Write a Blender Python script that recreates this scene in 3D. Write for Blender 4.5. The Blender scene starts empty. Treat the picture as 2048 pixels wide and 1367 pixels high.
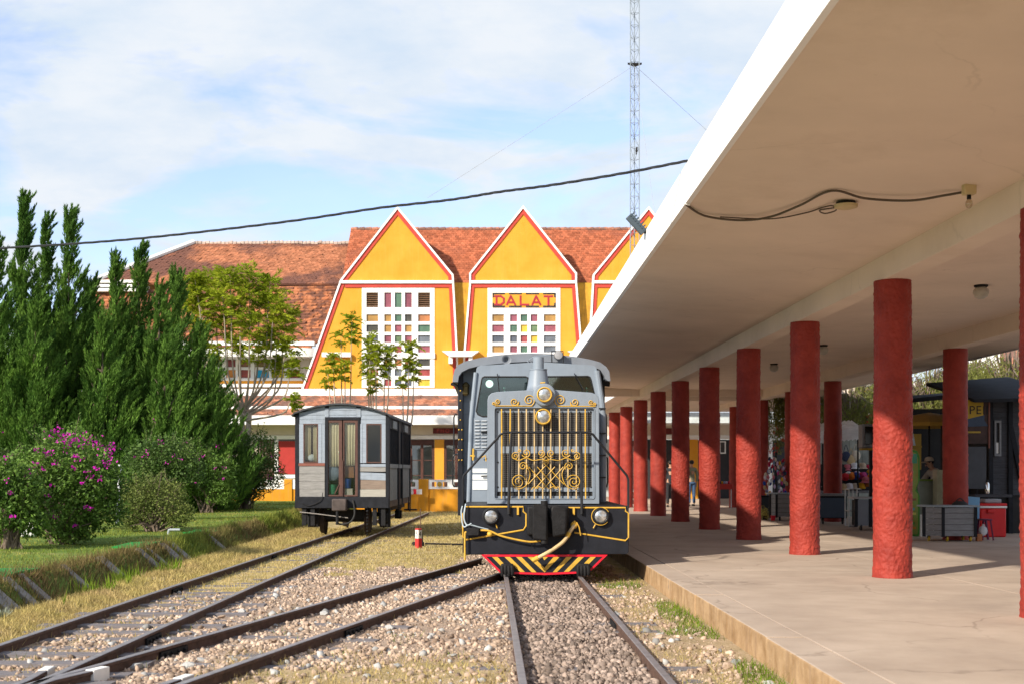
import bpy, bmesh, math, random
import numpy as np
from mathutils import Vector, Matrix, noise
from mathutils.geometry import tessellate_polygon

# ------------------------------------------------------------------ camera, sky, sun, exposure
S = bpy.context.scene
COL = S.collection
FPX, U0, V0, CZ = 2600.0, 979.0, 942.0, 1.6          # focal length in photo pixels, vanishing point of the tracks, eye height
cam_d = bpy.data.cameras.new('camera'); cam = bpy.data.objects.new('camera', cam_d); COL.objects.link(cam)
cam.location = (0, 0, CZ); cam.rotation_euler = (math.pi/2, 0, 0)
cam_d.sensor_width = 36; cam_d.sensor_fit = 'HORIZONTAL'; cam_d.lens = FPX/2048*36
cam_d.shift_x = (1024-U0)/2048; cam_d.shift_y = (V0-683.5)/2048
cam_d.clip_start = 0.1; cam_d.clip_end = 4000
cam_d.dof.use_dof = True; cam_d.dof.focus_distance = 18.8; cam_d.dof.aperture_fstop = 3.2
S.camera = cam
SUN_EL, SUN_A = math.radians(29), math.radians(46)   # elevation; angle from -X towards -Y (sun behind the camera's left shoulder)
sun_dir = Vector((-math.cos(SUN_EL)*math.cos(SUN_A), -math.cos(SUN_EL)*math.sin(SUN_A), math.sin(SUN_EL)))
W = bpy.data.worlds.new('World'); S.world = W; W.use_nodes = True
nt = W.node_tree; N = nt.nodes; LK = nt.links; N.clear()
def wn(t, **k):
    n = N.new(t)
    for a, b in k.items(): setattr(n, a, b)
    return n
sky = wn('ShaderNodeTexSky', sky_type='NISHITA', sun_disc=False)
sky.sun_elevation = SUN_EL; sky.sun_rotation = math.atan2(sun_dir.x, sun_dir.y); sky.air_density = 1.0; sky.dust_density = 0.6; sky.ozone_density = 1.2
tc = wn('ShaderNodeTexCoord'); sx = wn('ShaderNodeSeparateXYZ'); LK.new(tc.outputs['Generated'], sx.inputs[0])
zc = wn('ShaderNodeMath', operation='MAXIMUM'); LK.new(sx.outputs['Z'], zc.inputs[0]); zc.inputs[1].default_value = 0.0
za = wn('ShaderNodeMath', operation='ADD'); LK.new(zc.outputs[0], za.inputs[0]); za.inputs[1].default_value = 0.28
dv = []
for ax in 'XY':
    d = wn('ShaderNodeMath', operation='DIVIDE'); LK.new(sx.outputs[ax], d.inputs[0]); LK.new(za.outputs[0], d.inputs[1]); dv.append(d)
cx = wn('ShaderNodeCombineXYZ'); LK.new(dv[0].outputs[0], cx.inputs[0]); LK.new(dv[1].outputs[0], cx.inputs[1])
mp = wn('ShaderNodeMapping'); LK.new(cx.outputs[0], mp.inputs[0]); mp.inputs['Location'].default_value = (4.3, 1.7, 0); mp.inputs['Scale'].default_value = (1.0, 1.25, 1)
n1 = wn('ShaderNodeTexNoise'); LK.new(mp.outputs[0], n1.inputs['Vector']); n1.inputs['Scale'].default_value = 2.9; n1.inputs['Detail'].default_value = 9; n1.inputs['Roughness'].default_value = 0.56; n1.inputs['Distortion'].default_value = 0.35
r1 = wn('ShaderNodeValToRGB'); LK.new(n1.outputs['Fac'], r1.inputs[0])
r1.color_ramp.elements[0].position = 0.39; r1.color_ramp.elements[0].color = (0.16,)*3+(1,)
r1.color_ramp.elements[1].position = 0.525; r1.color_ramp.elements[1].color = (1,)*3+(1,)
n2 = wn('ShaderNodeTexNoise'); LK.new(mp.outputs[0], n2.inputs['Vector']); n2.inputs['Scale'].default_value = 5.2; n2.inputs['Detail'].default_value = 8; n2.inputs['Roughness'].default_value = 0.6
r2 = wn('ShaderNodeValToRGB'); LK.new(n2.outputs['Fac'], r2.inputs[0])
r2.color_ramp.elements[0].position = 0.32; r2.color_ramp.elements[0].color = (4.7, 5.5, 6.5, 1)
r2.color_ramp.elements[1].position = 0.62; r2.color_ramp.elements[1].color = (5.9, 6.25, 6.7, 1)
skm = wn('ShaderNodeMix', data_type='RGBA', blend_type='MULTIPLY'); skm.inputs[0].default_value = 1; LK.new(sky.outputs[0], skm.inputs[6]); skm.inputs[7].default_value = (1.6, 1.55, 1.85, 1)
mx = wn('ShaderNodeMix', data_type='RGBA'); LK.new(r1.outputs[0], mx.inputs[0]); LK.new(skm.outputs[2], mx.inputs[6]); LK.new(r2.outputs[0], mx.inputs[7])
bg = wn('ShaderNodeBackground'); LK.new(mx.outputs[2], bg.inputs[0]); bg.inputs[1].default_value = 0.095
wo = wn('ShaderNodeOutputWorld'); LK.new(bg.outputs[0], wo.inputs[0])
sd = bpy.data.lights.new('sun', 'SUN'); sd.energy = 4.6; sd.angle = math.radians(1.4); sd.color = (1.0, 0.90, 0.76)
so = bpy.data.objects.new('sun', sd); COL.objects.link(so); so.location = (-30, -30, 40); so.rotation_euler = sun_dir.to_track_quat('Z', 'Y').to_euler()
vs = S.view_settings; S.display_settings.display_device = 'sRGB'; vs.view_transform = 'Standard'; vs.look = 'None'; vs.gamma = 1; vs.use_curve_mapping = False; vs.exposure = 0.62
S.render.engine = 'CYCLES'; S.cycles.max_bounces = 8; S.cycles.diffuse_bounces = 5; S.cycles.use_denoising = True
S.render.film_transparent = False

# ------------------------------------------------------------------ helpers
R = random.Random(7)
NP = np.random.default_rng(11)
def P(u, v, Y): return ((u-U0)/FPX*Y, Y, CZ+(V0-v)/FPX*Y)

def M(name, col, rough=0.65, metal=0.0, var=0.18, scale=4.0, col2=None, streak=0.0, streak_col=None, bump=0.0, bscale=40.0, isl=0.0, spec=0.4, trans=0.0, ior=1.45, wear=0.0, wear_col=(0.2,0.12,0.07), wscale=9.0, sub=0.0, coat=0.0, stretch=(1,1,1)):
    m = bpy.data.materials.new(name); m.use_nodes = True
    t = m.node_tree; n = t.nodes; l = t.links; b = n['Principled BSDF']
    b.inputs['Roughness'].default_value = rough; b.inputs['Metallic'].default_value = metal
    b.inputs['Specular IOR Level'].default_value = spec; b.inputs['IOR'].default_value = ior
    b.inputs['Transmission Weight'].default_value = trans; b.inputs['Coat Weight'].default_value = coat
    co = n.new('ShaderNodeTexCoord'); mpn = n.new('ShaderNodeMapping'); l.new(co.outputs['Object'], mpn.inputs[0]); mpn.inputs['Scale'].default_value = stretch
    def nz(sc, det=5, vec=None, ro=0.6):
        x = n.new('ShaderNodeTexNoise'); l.new((vec or mpn).outputs[0], x.inputs['Vector']); x.inputs['Scale'].default_value = sc; x.inputs['Detail'].default_value = det; x.inputs['Roughness'].default_value = ro; return x
    def ramp(src, p0, p1):
        x = n.new('ShaderNodeMapRange'); l.new(src, x.inputs[0]); x.inputs[1].default_value = p0; x.inputs[2].default_value = p1; return x.outputs[0]
    def mix(fac, a, c, bt='MIX'):
        x = n.new('ShaderNodeMix'); x.data_type = 'RGBA'; x.blend_type = bt
        for sock, val in ((0, fac), (6, a), (7, c)):
            if hasattr(val, 'is_output'): l.new(val, x.inputs[sock])
            elif sock == 0: x.inputs[0].default_value = val
            else: x.inputs[sock].default_value = tuple(val)[:3]+(1,)
        return x.outputs[2]
    lo = tuple(c*(1-var) for c in col); hi = tuple(min(1, c*(1+var)) for c in col) if col2 is None else col2
    c = mix(ramp(nz(scale).outputs['Fac'], 0.3, 0.7), lo, hi)
    if streak > 0:
        ms = n.new('ShaderNodeMapping'); l.new(co.outputs['Object'], ms.inputs[0]); ms.inputs['Scale'].default_value = (6, 6, 0.45)
        f = ramp(nz(2.0, 6, ms).outputs['Fac'], 0.5, 0.78)
        ml = n.new('ShaderNodeMath'); ml.operation = 'MULTIPLY'; l.new(f, ml.inputs[0]); ml.inputs[1].default_value = streak
        c = mix(ml.outputs[0], c, streak_col or tuple(x*0.35 for x in col))
    if wear > 0:
        f = ramp(nz(wscale, 8, None, 0.7).outputs['Fac'], 0.72-0.25*wear, 0.78-0.2*wear)
        c = mix(f, c, wear_col)
    if isl > 0:
        g = n.new('ShaderNodeNewGeometry'); mr = n.new('ShaderNodeMapRange'); l.new(g.outputs['Random Per Island'], mr.inputs[0]); mr.inputs[3].default_value = 1-isl; mr.inputs[4].default_value = 1+isl
        hs = n.new('ShaderNodeHueSaturation'); l.new(c, hs.inputs['Color']); l.new(mr.outputs[0], hs.inputs['Value'])
        c = hs.outputs[0]
    l.new(c, b.inputs['Base Color'])
    if bump > 0:
        bn = n.new('ShaderNodeBump'); bn.inputs['Strength'].default_value = bump; bn.inputs['Distance'].default_value = 0.02
        l.new(nz(bscale, 4).outputs['Fac'], bn.inputs['Height']); l.new(bn.outputs[0], b.inputs['Normal'])
    if sub > 0:
        tr = n.new('ShaderNodeBsdfTranslucent'); l.new(c, tr.inputs[0]); ms2 = n.new('ShaderNodeMixShader'); ms2.inputs[0].default_value = sub
        o = n['Material Output']; l.new(b.outputs[0], ms2.inputs[1]); l.new(tr.outputs[0], ms2.inputs[2]); l.new(ms2.outputs[0], o.inputs[0])
    return m

def emis(name, col, st):
    m = bpy.data.materials.new(name); m.use_nodes = True; b = m.node_tree.nodes['Principled BSDF']
    b.inputs['Base Color'].default_value = col+(1,); b.inputs['Emission Color'].default_value = col+(1,); b.inputs['Emission Strength'].default_value = st; return m

def thin_glass(name, tint=(.75,.8,.8), rough=.03, amt=.12):
    m = bpy.data.materials.new(name); m.use_nodes = True; t = m.node_tree; n = t.nodes; l = t.links; n.remove(n['Principled BSDF'])
    tr = n.new('ShaderNodeBsdfTransparent'); tr.inputs[0].default_value = tint+(1,); gl = n.new('ShaderNodeBsdfGlossy'); gl.inputs['Roughness'].default_value = rough
    lw = n.new('ShaderNodeLayerWeight'); pw = n.new('ShaderNodeMath'); pw.operation = 'POWER'; l.new(lw.outputs['Facing'], pw.inputs[0]); pw.inputs[1].default_value = 4; ad = n.new('ShaderNodeMath'); ad.operation = 'MULTIPLY_ADD'; ad.inputs[1].default_value = .8; ad.inputs[2].default_value = amt; l.new(pw.outputs[0], ad.inputs[0])
    mx = n.new('ShaderNodeMixShader'); l.new(ad.outputs[0], mx.inputs[0]); l.new(tr.outputs[0], mx.inputs[1]); l.new(gl.outputs[0], mx.inputs[2]); l.new(mx.outputs[0], n['Material Output'].inputs[0]); return m
def rootloc(o):
    while o is not None and o.parent is not None: o = o.parent
    return Vector(o.location) if o is not None else Vector((0, 0, 0))
def tag(o, label=None, cat=None, group=None, kind=None):
    if label: o['label'] = label
    if cat: o['category'] = cat
    if group: o['group'] = group
    if kind: o['kind'] = kind
    return o
def thing(name, label, cat, loc=(0, 0, 0), rz=0.0, group=None):
    o = bpy.data.objects.new(name, None); COL.objects.link(o); o.location = loc; o.rotation_euler = (0, 0, rz); o.empty_display_size = 0.2
    return tag(o, label, cat, group)
def link(name, me, parent=None, loc=(0, 0, 0), rot=(0, 0, 0), scale=(1, 1, 1)):
    o = bpy.data.objects.new(name, me); COL.objects.link(o); o.parent = parent; o.location = loc; o.rotation_euler = rot; o.scale = scale; return o
def smooth(me, deg=35):
    me.polygons.foreach_set('use_smooth', [True]*len(me.polygons)); me.set_sharp_from_angle(angle=math.radians(deg))
def copy_tree(o, parent=None):
    c = o.copy(); COL.objects.link(c); c.parent = parent
    for ch in [x for x in bpy.data.objects if x.parent == o]: copy_tree(ch, c)
    return c

class MB:
    def __init__(s): s.v = []; s.f = []
    def add(s, vs, fs):
        k = len(s.v); s.v += [tuple(p) for p in vs]; s.f += [tuple(i+k for i in f) for f in fs]; return s
    def box(s, x0, x1, y0, y1, z0, z1):
        return s.add([(x0,y0,z0),(x1,y0,z0),(x1,y1,z0),(x0,y1,z0),(x0,y0,z1),(x1,y0,z1),(x1,y1,z1),(x0,y1,z1)], [(3,2,1,0),(4,5,6,7),(0,1,5,4),(1,2,6,5),(2,3,7,6),(3,0,4,7)])
    def beam(s, p0, p1, w, h, up=(0, 0, 1)):
        p0, p1 = Vector(p0), Vector(p1); d = (p1-p0).normalized(); u = Vector(up); a = d.cross(u)
        if a.length < 1e-4: a = d.cross(Vector((1, 0, 0)))
        a.normalize(); b = a.cross(d).normalized(); vs = []
        for p in (p0, p1):
            for sx_, sz_ in ((-1,-1),(1,-1),(1,1),(-1,1)): vs.append(p+a*w/2*sx_+b*h/2*sz_)
        return s.add(vs, [(0,1,2,3),(7,6,5,4),(0,4,5,1),(1,5,6,2),(2,6,7,3),(3,7,4,0)])
    def tube(s, pts, r, n=8, caps=True):
        pts = [Vector(p) for p in pts]; m = len(pts); rs = r if isinstance(r, (list, tuple)) else [r]*m
        t0 = (pts[1]-pts[0]).normalized(); a = t0.orthogonal().normalized(); vs = []
        for i, p in enumerate(pts):
            t = (pts[min(i+1, m-1)]-pts[max(i-1, 0)])
            t = t.normalized() if t.length > 1e-9 else t0
            a = (a-t*a.dot(t)); a = a.normalized() if a.length > 1e-6 else t.orthogonal().normalized(); b = t.cross(a)
            for k in range(n):
                q = 2*math.pi*k/n; vs.append(p+(a*math.cos(q)+b*math.sin(q))*rs[i])
        fs = [(i*n+k, i*n+(k+1) % n, (i+1)*n+(k+1) % n, (i+1)*n+k) for i in range(m-1) for k in range(n)]
        if caps: fs += [tuple(range(n-1, -1, -1)), tuple(range((m-1)*n, m*n))]
        return s.add(vs, fs)
    def lathe(s, prof, c=(0, 0, 0), axis='z', n=24):
        c = Vector(c); vs = []
        for r, h in prof:
            for k in range(n):
                q = 2*math.pi*k/n; x, y = r*math.cos(q), r*math.sin(q)
                vs.append(c+Vector({'z': (x, y, h), 'y': (x, h, -y), 'x': (h, x, y)}[axis]))
        m = len(prof); fs = [(i*n+k, i*n+(k+1) % n, (i+1)*n+(k+1) % n, (i+1)*n+k) for i in range(m-1) for k in range(n)]
        fs += [tuple(range(n-1, -1, -1)), tuple(range((m-1)*n, m*n))]
        return s.add(vs, fs)
    def plate(s, outer, holes, y0, y1):
        """polygon (x,z) with holes, from y0 (front) to y1 (back)"""
        loops = [outer]+list(holes or []); flat = [p for lp in loops for p in lp]; k = len(flat)
        tri = tessellate_polygon([[Vector((p[0], p[1], 0)) for p in lp] for lp in loops])
        vs = [(p[0], y0, p[1]) for p in flat]+[(p[0], y1, p[1]) for p in flat]; fs = []
        for t in tri:
            a, b, c = (flat[i] for i in t)
            ccw = (b[0]-a[0])*(c[1]-a[1])-(b[1]-a[1])*(c[0]-a[0]) > 0
            t = tuple(t) if ccw else tuple(reversed(t))
            fs.append(t); fs.append(tuple(i+k for i in reversed(t)))
        o = 0
        for li, lp in enumerate(loops):
            m = len(lp); ar = sum(lp[i][0]*lp[(i+1) % m][1]-lp[(i+1) % m][0]*lp[i][1] for i in range(m)) > 0
            for i in range(m):
                a, b = o+i, o+(i+1) % m
                q = (b, a, a+k, b+k) if (ar == (li == 0)) else (a, b, b+k, a+k)
                fs.append(q)
            o += m
        return s.add(vs, fs)
    def strip(s, pts, a, b, y0, y1):
        """band along an open (x,z) polyline between offsets a and b to its right side"""
        def off(d):
            out = []
            for i in range(len(pts)):
                ns = []
                for j in (i-1, i):
                    if 0 <= j < len(pts)-1:
                        dx, dz = pts[j+1][0]-pts[j][0], pts[j+1][1]-pts[j][1]; L_ = math.hypot(dx, dz); ns.append((dz/L_, -dx/L_))
                nx, nz_ = sum(q[0] for q in ns)/len(ns), sum(q[1] for q in ns)/len(ns); q2 = nx*nx+nz_*nz_
                out.append((pts[i][0]+nx/q2*d, pts[i][1]+nz_/q2*d))
            return out
        A, B = off(a), off(b)
        return s.plate(A+B[::-1], None, y0, y1)
    def ball(s, c, r, nu=14, nv=9):
        r = r if isinstance(r, (list, tuple)) else (r, r, r); vs = []; fs = []
        for j in range(nv+1):
            th = math.pi*j/nv
            for i in range(nu):
                ph = 2*math.pi*i/nu; vs.append((c[0]+r[0]*math.sin(th)*math.cos(ph), c[1]+r[1]*math.sin(th)*math.sin(ph), c[2]-r[2]*math.cos(th)))
        for j in range(nv):
            for i in range(nu): fs.append((j*nu+i, j*nu+(i+1) % nu, (j+1)*nu+(i+1) % nu, (j+1)*nu+i))
        return s.add(vs, fs)
    def mesh(s, name, off=(0, 0, 0), sm=35):
        me = bpy.data.meshes.new(name); ox, oy, oz = off
        me.from_pydata([(x-ox, y-oy, z-oz) for x, y, z in s.v], [], s.f); me.update()
        if sm: smooth(me, sm)
        return me
    def build(s, name, mat, parent=None, sm=35, bevel=0.0, local=False):
        off = (0, 0, 0) if (local or parent is None) else tuple(rootloc(parent))
        me = s.mesh(name, off, sm); me.materials.append(mat); o = link(name, me, parent)
        if bevel > 0:
            bv = o.modifiers.new('bevel', 'BEVEL'); bv.width = bevel; bv.segments = 2; bv.limit_method = 'ANGLE'; bv.angle_limit = math.radians(40)
        return o

def np_mesh(name, v, f, mat, parent=None, sm=False):
    """v (n,3) array, f (m,k) array"""
    me = bpy.data.meshes.new(name); v = np.asarray(v, np.float32); f = np.asarray(f, np.int32); k = f.shape[1]
    if parent is not None: v = v-np.array(rootloc(parent), np.float32)
    me.vertices.add(len(v)); me.vertices.foreach_set('co', v.ravel())
    me.loops.add(f.size); me.loops.foreach_set('vertex_index', f.ravel())
    me.polygons.add(len(f)); me.polygons.foreach_set('loop_start', np.arange(0, f.size, k, dtype=np.int32)); me.polygons.foreach_set('loop_total', np.full(len(f), k, np.int32))
    me.update(calc_edges=True); me.materials.append(mat)
    if sm: me.polygons.foreach_set('use_smooth', [True]*len(me.polygons))
    return link(name, me, parent)
def unit(a): return a/np.maximum(np.linalg.norm(a, axis=1, keepdims=True), 1e-9)
def leaves(c, ax, L, Wd, rng):
    """diamond leaves: centre, axis, length, width -> verts, quads"""
    n = len(c); ax = unit(ax); sd_ = unit(np.cross(ax, rng.normal(size=(n, 3))))
    L = np.broadcast_to(np.asarray(L, float).reshape(-1, 1), (n, 1)); Wd = np.broadcast_to(np.asarray(Wd, float).reshape(-1, 1), (n, 1))
    v = np.stack([c-ax*L*.5, c+sd_*Wd*.5-ax*L*.05, c+ax*L*.5, c-sd_*Wd*.5-ax*L*.05], 1).reshape(-1, 3)
    return v, np.arange(4*n).reshape(n, 4)
def stack(parts):
    vs, fs, k = [], [], 0
    for v, f in parts: vs.append(v); fs.append(f+k); k += len(v)
    return np.concatenate(vs), np.concatenate(fs)
def text_mesh(s, size, mat, name, extr=0.004, spacing=1.0):
    cu = bpy.data.curves.new(name, 'FONT'); cu.body = s; cu.size = size; cu.extrude = extr; cu.align_x = 'CENTER'; cu.align_y = 'CENTER'; cu.space_character = spacing
    o = bpy.data.objects.new(name, cu); COL.objects.link(o); bpy.context.view_layer.update()
    me = bpy.data.meshes.new_from_object(o); COL.objects.unlink(o); bpy.data.objects.remove(o); me.materials.clear(); me.materials.append(mat); return me
def bez(p0, p1, p2, p3, n=12):
    p0, p1, p2, p3 = map(Vector, (p0, p1, p2, p3))
    return [p0*(1-t)**3+p1*3*t*(1-t)**2+p2*3*t*t*(1-t)+p3*t**3 for t in [i/n for i in range(n+1)]]
def spline(pts, n=8):
    pts = [Vector(p) for p in pts]; out = []
    for i in range(len(pts)-1):
        a, b, c, d = pts[max(i-1, 0)], pts[i], pts[i+1], pts[min(i+2, len(pts)-1)]
        for k in range(n):
            t = k/n; out.append(0.5*((2*b)+(c-a)*t+(2*a-5*b+4*c-d)*t*t+(3*b-a-3*c+d)*t**3))
    return out+[pts[-1]]

# ------------------------------------------------------------------ materials
white_paint = M('white_paint', (0.80, 0.80, 0.78), 0.7, var=0.05, streak=0.12, streak_col=(0.45,0.42,0.37), bump=0.05)
cream_paint = M('cream_plaster', (0.62, 0.55, 0.45), 0.8, var=0.06)
yellow_wall = M('yellow_plaster', (0.64, 0.275, 0.018), 0.8, var=0.05, scale=1.2, col2=(0.69,0.325,0.035), streak=0.16, streak_col=(0.74,0.45,0.15), bump=0.06)
yellow_low = M('stained_yellow_plaster', (0.60, 0.255, 0.012), 0.8, var=0.1, scale=2, streak=0.55, streak_col=(0.36,0.24,0.08), bump=0.08)
stained_ochre = M('stained_ochre_plaster', (0.50, 0.27, 0.03), 0.85, var=0.25, scale=3, streak=0.6, streak_col=(0.16,0.10,0.03))
red_trim = M('red_trim_paint', (0.45, 0.05, 0.035), 0.65, var=0.1, wear=0.12, wear_col=(0.6,0.3,0.25), wscale=3)
red_panel = M('dark_red_panel', (0.38, 0.03, 0.025), 0.6, var=0.12)
brown_wood = M('dark_brown_wood', (0.075, 0.03, 0.022), 0.55, var=0.25, scale=6)
column_red = M('red_stucco', (0.27, 0.030, 0.021), 0.6, var=0.2, scale=3.5, col2=(0.34,0.044,0.029), bump=0.5, bscale=45, spec=0.3, streak=.25, streak_col=(.2,.028,.022), wear=0.11, wear_col=(0.42,0.12,0.09), wscale=7)
soffit_paint = M('soffit_paint', (0.755, 0.63, 0.525), 0.8, var=0.06, scale=.7, wear=0.16, wear_col=(0.56,0.45,0.36), wscale=1.6, bump=.12, bscale=6)
fascia_paint = M('fascia_white', (0.86, 0.86, 0.86), 0.7, var=0.02)
concrete = M('platform_concrete', (0.42, 0.335, 0.265), 0.85, var=0.15, scale=1.3, col2=(0.47,0.385,0.31), bump=0.12, bscale=25, wear=0.1, wear_col=(0.26,0.2,0.16), wscale=3)
edge_concrete = M('rust_stained_kerb', (0.38, 0.225, 0.095), 0.9, var=0.35, scale=3.5, col2=(0.47,0.32,0.18), streak=0.55, streak_col=(0.17,0.11,0.075), bump=0.6, bscale=14, wear=0.32, wear_col=(0.20,0.15,0.11), wscale=3.5)
rail_top = M('worn_steel', (0.27, 0.25, 0.255), 0.36, metal=0.3, var=0.25, scale=8, spec=0.5)
rail_rust = M('rusty_rail_steel', (0.10, 0.058, 0.042), 0.8, var=0.35, scale=12, bump=0.2)
sleeper_m = M('weathered_sleeper', (0.17, 0.155, 0.16), 0.9, var=0.35, scale=7, stretch=(0.6,6,6), bump=0.4, bscale=14)
iron_dark = M('greasy_iron', (0.012, 0.012, 0.013), 0.65, spec=.25, var=0.4, scale=12, bump=0.2, wear=0.12, wear_col=(0.09,0.07,0.06))
loco_grey = M('loco_grey_paint', (0.205, 0.245, 0.295), 0.45, var=0.09, scale=3, streak=0.18, streak_col=(.13,.14,.15), wear=0.08, wear_col=(0.13,0.13,0.13), wscale=10, bump=0.03, bscale=9)
loco_black = M('loco_black_paint', (0.013, 0.0145, 0.020), 0.5, spec=.25, var=0.3, scale=5, wear=0.06, wear_col=(0.09,0.085,0.08), wscale=14, bump=0.04, bscale=14)
roof_grey = M('cab_roof_paint', (0.16, 0.18, 0.21), 0.6, var=0.12, scale=5, wear=0.1, wear_col=(0.07,0.065,0.06))
gold = M('gold_yellow_paint', (0.56, 0.335, 0.045), 0.42, var=0.18, scale=14, wear=0.14, wear_col=(0.55,0.42,0.25), wscale=30)
gold_pale = M('faded_gold_paint', (0.50, 0.37, 0.19), 0.5, var=0.25, scale=6, wear=0.2, wear_col=(0.5,0.42,0.33), wscale=25)
red_paint = M('red_enamel', (0.60, 0.012, 0.03), 0.4, var=0.12, scale=8)
black_tube = M('black_enamel', (0.014, 0.015, 0.018), 0.35, var=0.2)
rubber = M('dark_rubber', (0.02, 0.02, 0.02), 0.7)
lens_m = M('lamp_glass', (0.55, 0.57, 0.57), 0.10, metal=0.75, var=0.45, scale=14, spec=0.8, bump=0.35, bscale=16)
chrome = M('reflector', (0.75, 0.75, 0.73), 0.15, metal=1.0, var=0.1)
glass_dark = thin_glass('cab_glass', (.55,.74,.69), .03, .10)
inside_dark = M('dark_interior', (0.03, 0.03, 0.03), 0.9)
inside_green = M('green_seat_vinyl', (0.05, 0.20, 0.15), 0.5, var=0.3)
# ------------------------------------------------------------------ ground
def sstep(a, b, x):
    t = min(1, max(0, (x-a)/(b-a))); return t*t*(3-2*t)
def trackC(y):  # centre line of the siding on the left
    return float(np.interp(y, [4, 10, 17, 29.6, 48], [-3.80, -3.745, -3.63, -3.32, -2.78]))
def trackB(y): return -2.73+.232*(y-9.18)
AX = 0.768
def gz(x, y):
    z = 0.33*sstep(-5.28, -5.66, x) if x > -5.7 else 0.33
    if x < -5.66: z += 0.10*sstep(24, 44, y) + 0.05*noise.noise((x*.5, y*.5, 0))
    elif x < 2.2:
        z += 0.018*noise.noise((x*1.7, y*1.7, 3))
        if -4.9 < x: z += 0.0
        if x < -4.55: z += 0.05*sstep(-4.55, -4.9, x)*(1-sstep(-5.1, -5.3, x))
    return z
xs = sorted(set([-900, -300, -120, -60, -35, -25] + list(np.round(np.arange(-18, -6, .6), 3)) + list(np.round(np.arange(-6, 2.4, .1), 3)) + [2.6, 4, 8, 14, 20, 30, 60, 120, 300, 900]))
ys = sorted(set([-300, -60, -20, -5, 0, 3] + list(np.round(np.arange(5, 32, .2), 3)) + list(np.round(np.arange(32, 56, .6), 3)) + [60, 70, 90, 130, 200, 400, 900, 2500]))
gv = [(x, y, gz(x, y) if y < 60 else (0.43 if x < -5.7 else 0)) for y in ys for x in xs]
nx = len(xs); gf = [(j*nx+i, j*nx+i+1, (j+1)*nx+i+1, (j+1)*nx+i) for j in range(len(ys)-1) for i in range(nx-1)]
me = bpy.data.meshes.new('ground'); me.from_pydata(gv, [], gf); smooth(me, 60)
zone = me.attributes.new('zone', 'FLOAT_COLOR', 'POINT')
def zones(x, y):
    nn = 0.25*noise.noise((x*1.1, y*.5, 9))+0.15*noise.noise((x*3, y*2, 5))
    lawn = 1.0 if x < -5.3+nn*.4 else 0.0
    oil = 1.0 if abs(x-AX) < .5+nn*.25 else 0.0
    w = x+nn
    grav = 0.0
    if -3.1 < w < 2.1 and y < 21+8*nn: grav = 1.0
    if -4.25 < x < -3.2 and y < 16.5+14*nn: grav = 0.75
    if abs(x-AX) < 1.3+nn: grav = 1.0
    if y < 10.9+2*nn and -2.0 < w < .1: grav = .35
    if x > 1.45+nn*.6 and y < 20: grav = .55
    return grav, lawn, oil
zone.data.foreach_set('color', np.array([zones(x, y)+(1,) for x, y, z in gv], np.float32).ravel())
gm = bpy.data.materials.new('ground_cover'); gm.use_nodes = True; t = gm.node_tree; n = t.nodes; l = t.links; b = n['Principled BSDF']; b.inputs['Roughness'].default_value = 0.95; b.inputs['Specular IOR Level'].default_value = 0.15
at = n.new('ShaderNodeAttribute'); at.attribute_name = 'zone'; sp = n.new('ShaderNodeSeparateColor'); l.new(at.outputs['Color'], sp.inputs[0])
co = n.new('ShaderNodeTexCoord')
def gnoise(sc, det=6, ro=.6):
    x = n.new('ShaderNodeTexNoise'); l.new(co.outputs['Object'], x.inputs['Vector']); x.inputs['Scale'].default_value = sc; x.inputs['Detail'].default_value = det; x.inputs['Roughness'].default_value = ro; return x.outputs['Fac']
def gramp(src, *stops):
    r = n.new('ShaderNodeValToRGB'); l.new(src, r.inputs[0]); e = r.color_ramp.elements
    while len(e) < len(stops): e.new(0.5)
    for i, (p, c) in enumerate(stops): e[i].position = p; e[i].color = c+(1,)
    return r.outputs[0]
def gmix(f, a, c):
    x = n.new('ShaderNodeMix'); x.data_type = 'RGBA'; l.new(f, x.inputs[0]); l.new(a, x.inputs[6]); l.new(c, x.inputs[7]); return x.outputs[2]
dry = gramp(gnoise(3.2, 9, .72), (.28, (.15,.15,.045)), (.44, (.36,.28,.11)), (.56, (.47,.36,.19)), (.72, (.54,.43,.28)))
grv = gramp(gnoise(24, 3, .7), (.3, (.17,.12,.09)), (.5, (.35,.26,.195)), (.7, (.50,.40,.31)))
lwn = gramp(gnoise(1.6), (.3, (.07,.14,.02)), (.55, (.14,.20,.04)), (.75, (.30,.26,.10)))
oilc = gramp(gnoise(20, 3, .7), (.3, (.07,.05,.042)), (.7, (.22,.165,.135)))
c = gmix(sp.outputs[0], dry, grv); c = gmix(sp.outputs[1], c, lwn); c = gmix(sp.outputs[2], c, oilc); l.new(c, b.inputs['Base Color'])
bn = n.new('ShaderNodeBump'); bn.inputs['Strength'].default_value = .7; bn.inputs['Distance'].default_value = .03; l.new(gnoise(30, 4), bn.inputs['Height']); l.new(bn.outputs[0], b.inputs['Normal'])
me.materials.append(gm); ground = tag(link('ground', me), kind='structure')

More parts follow.
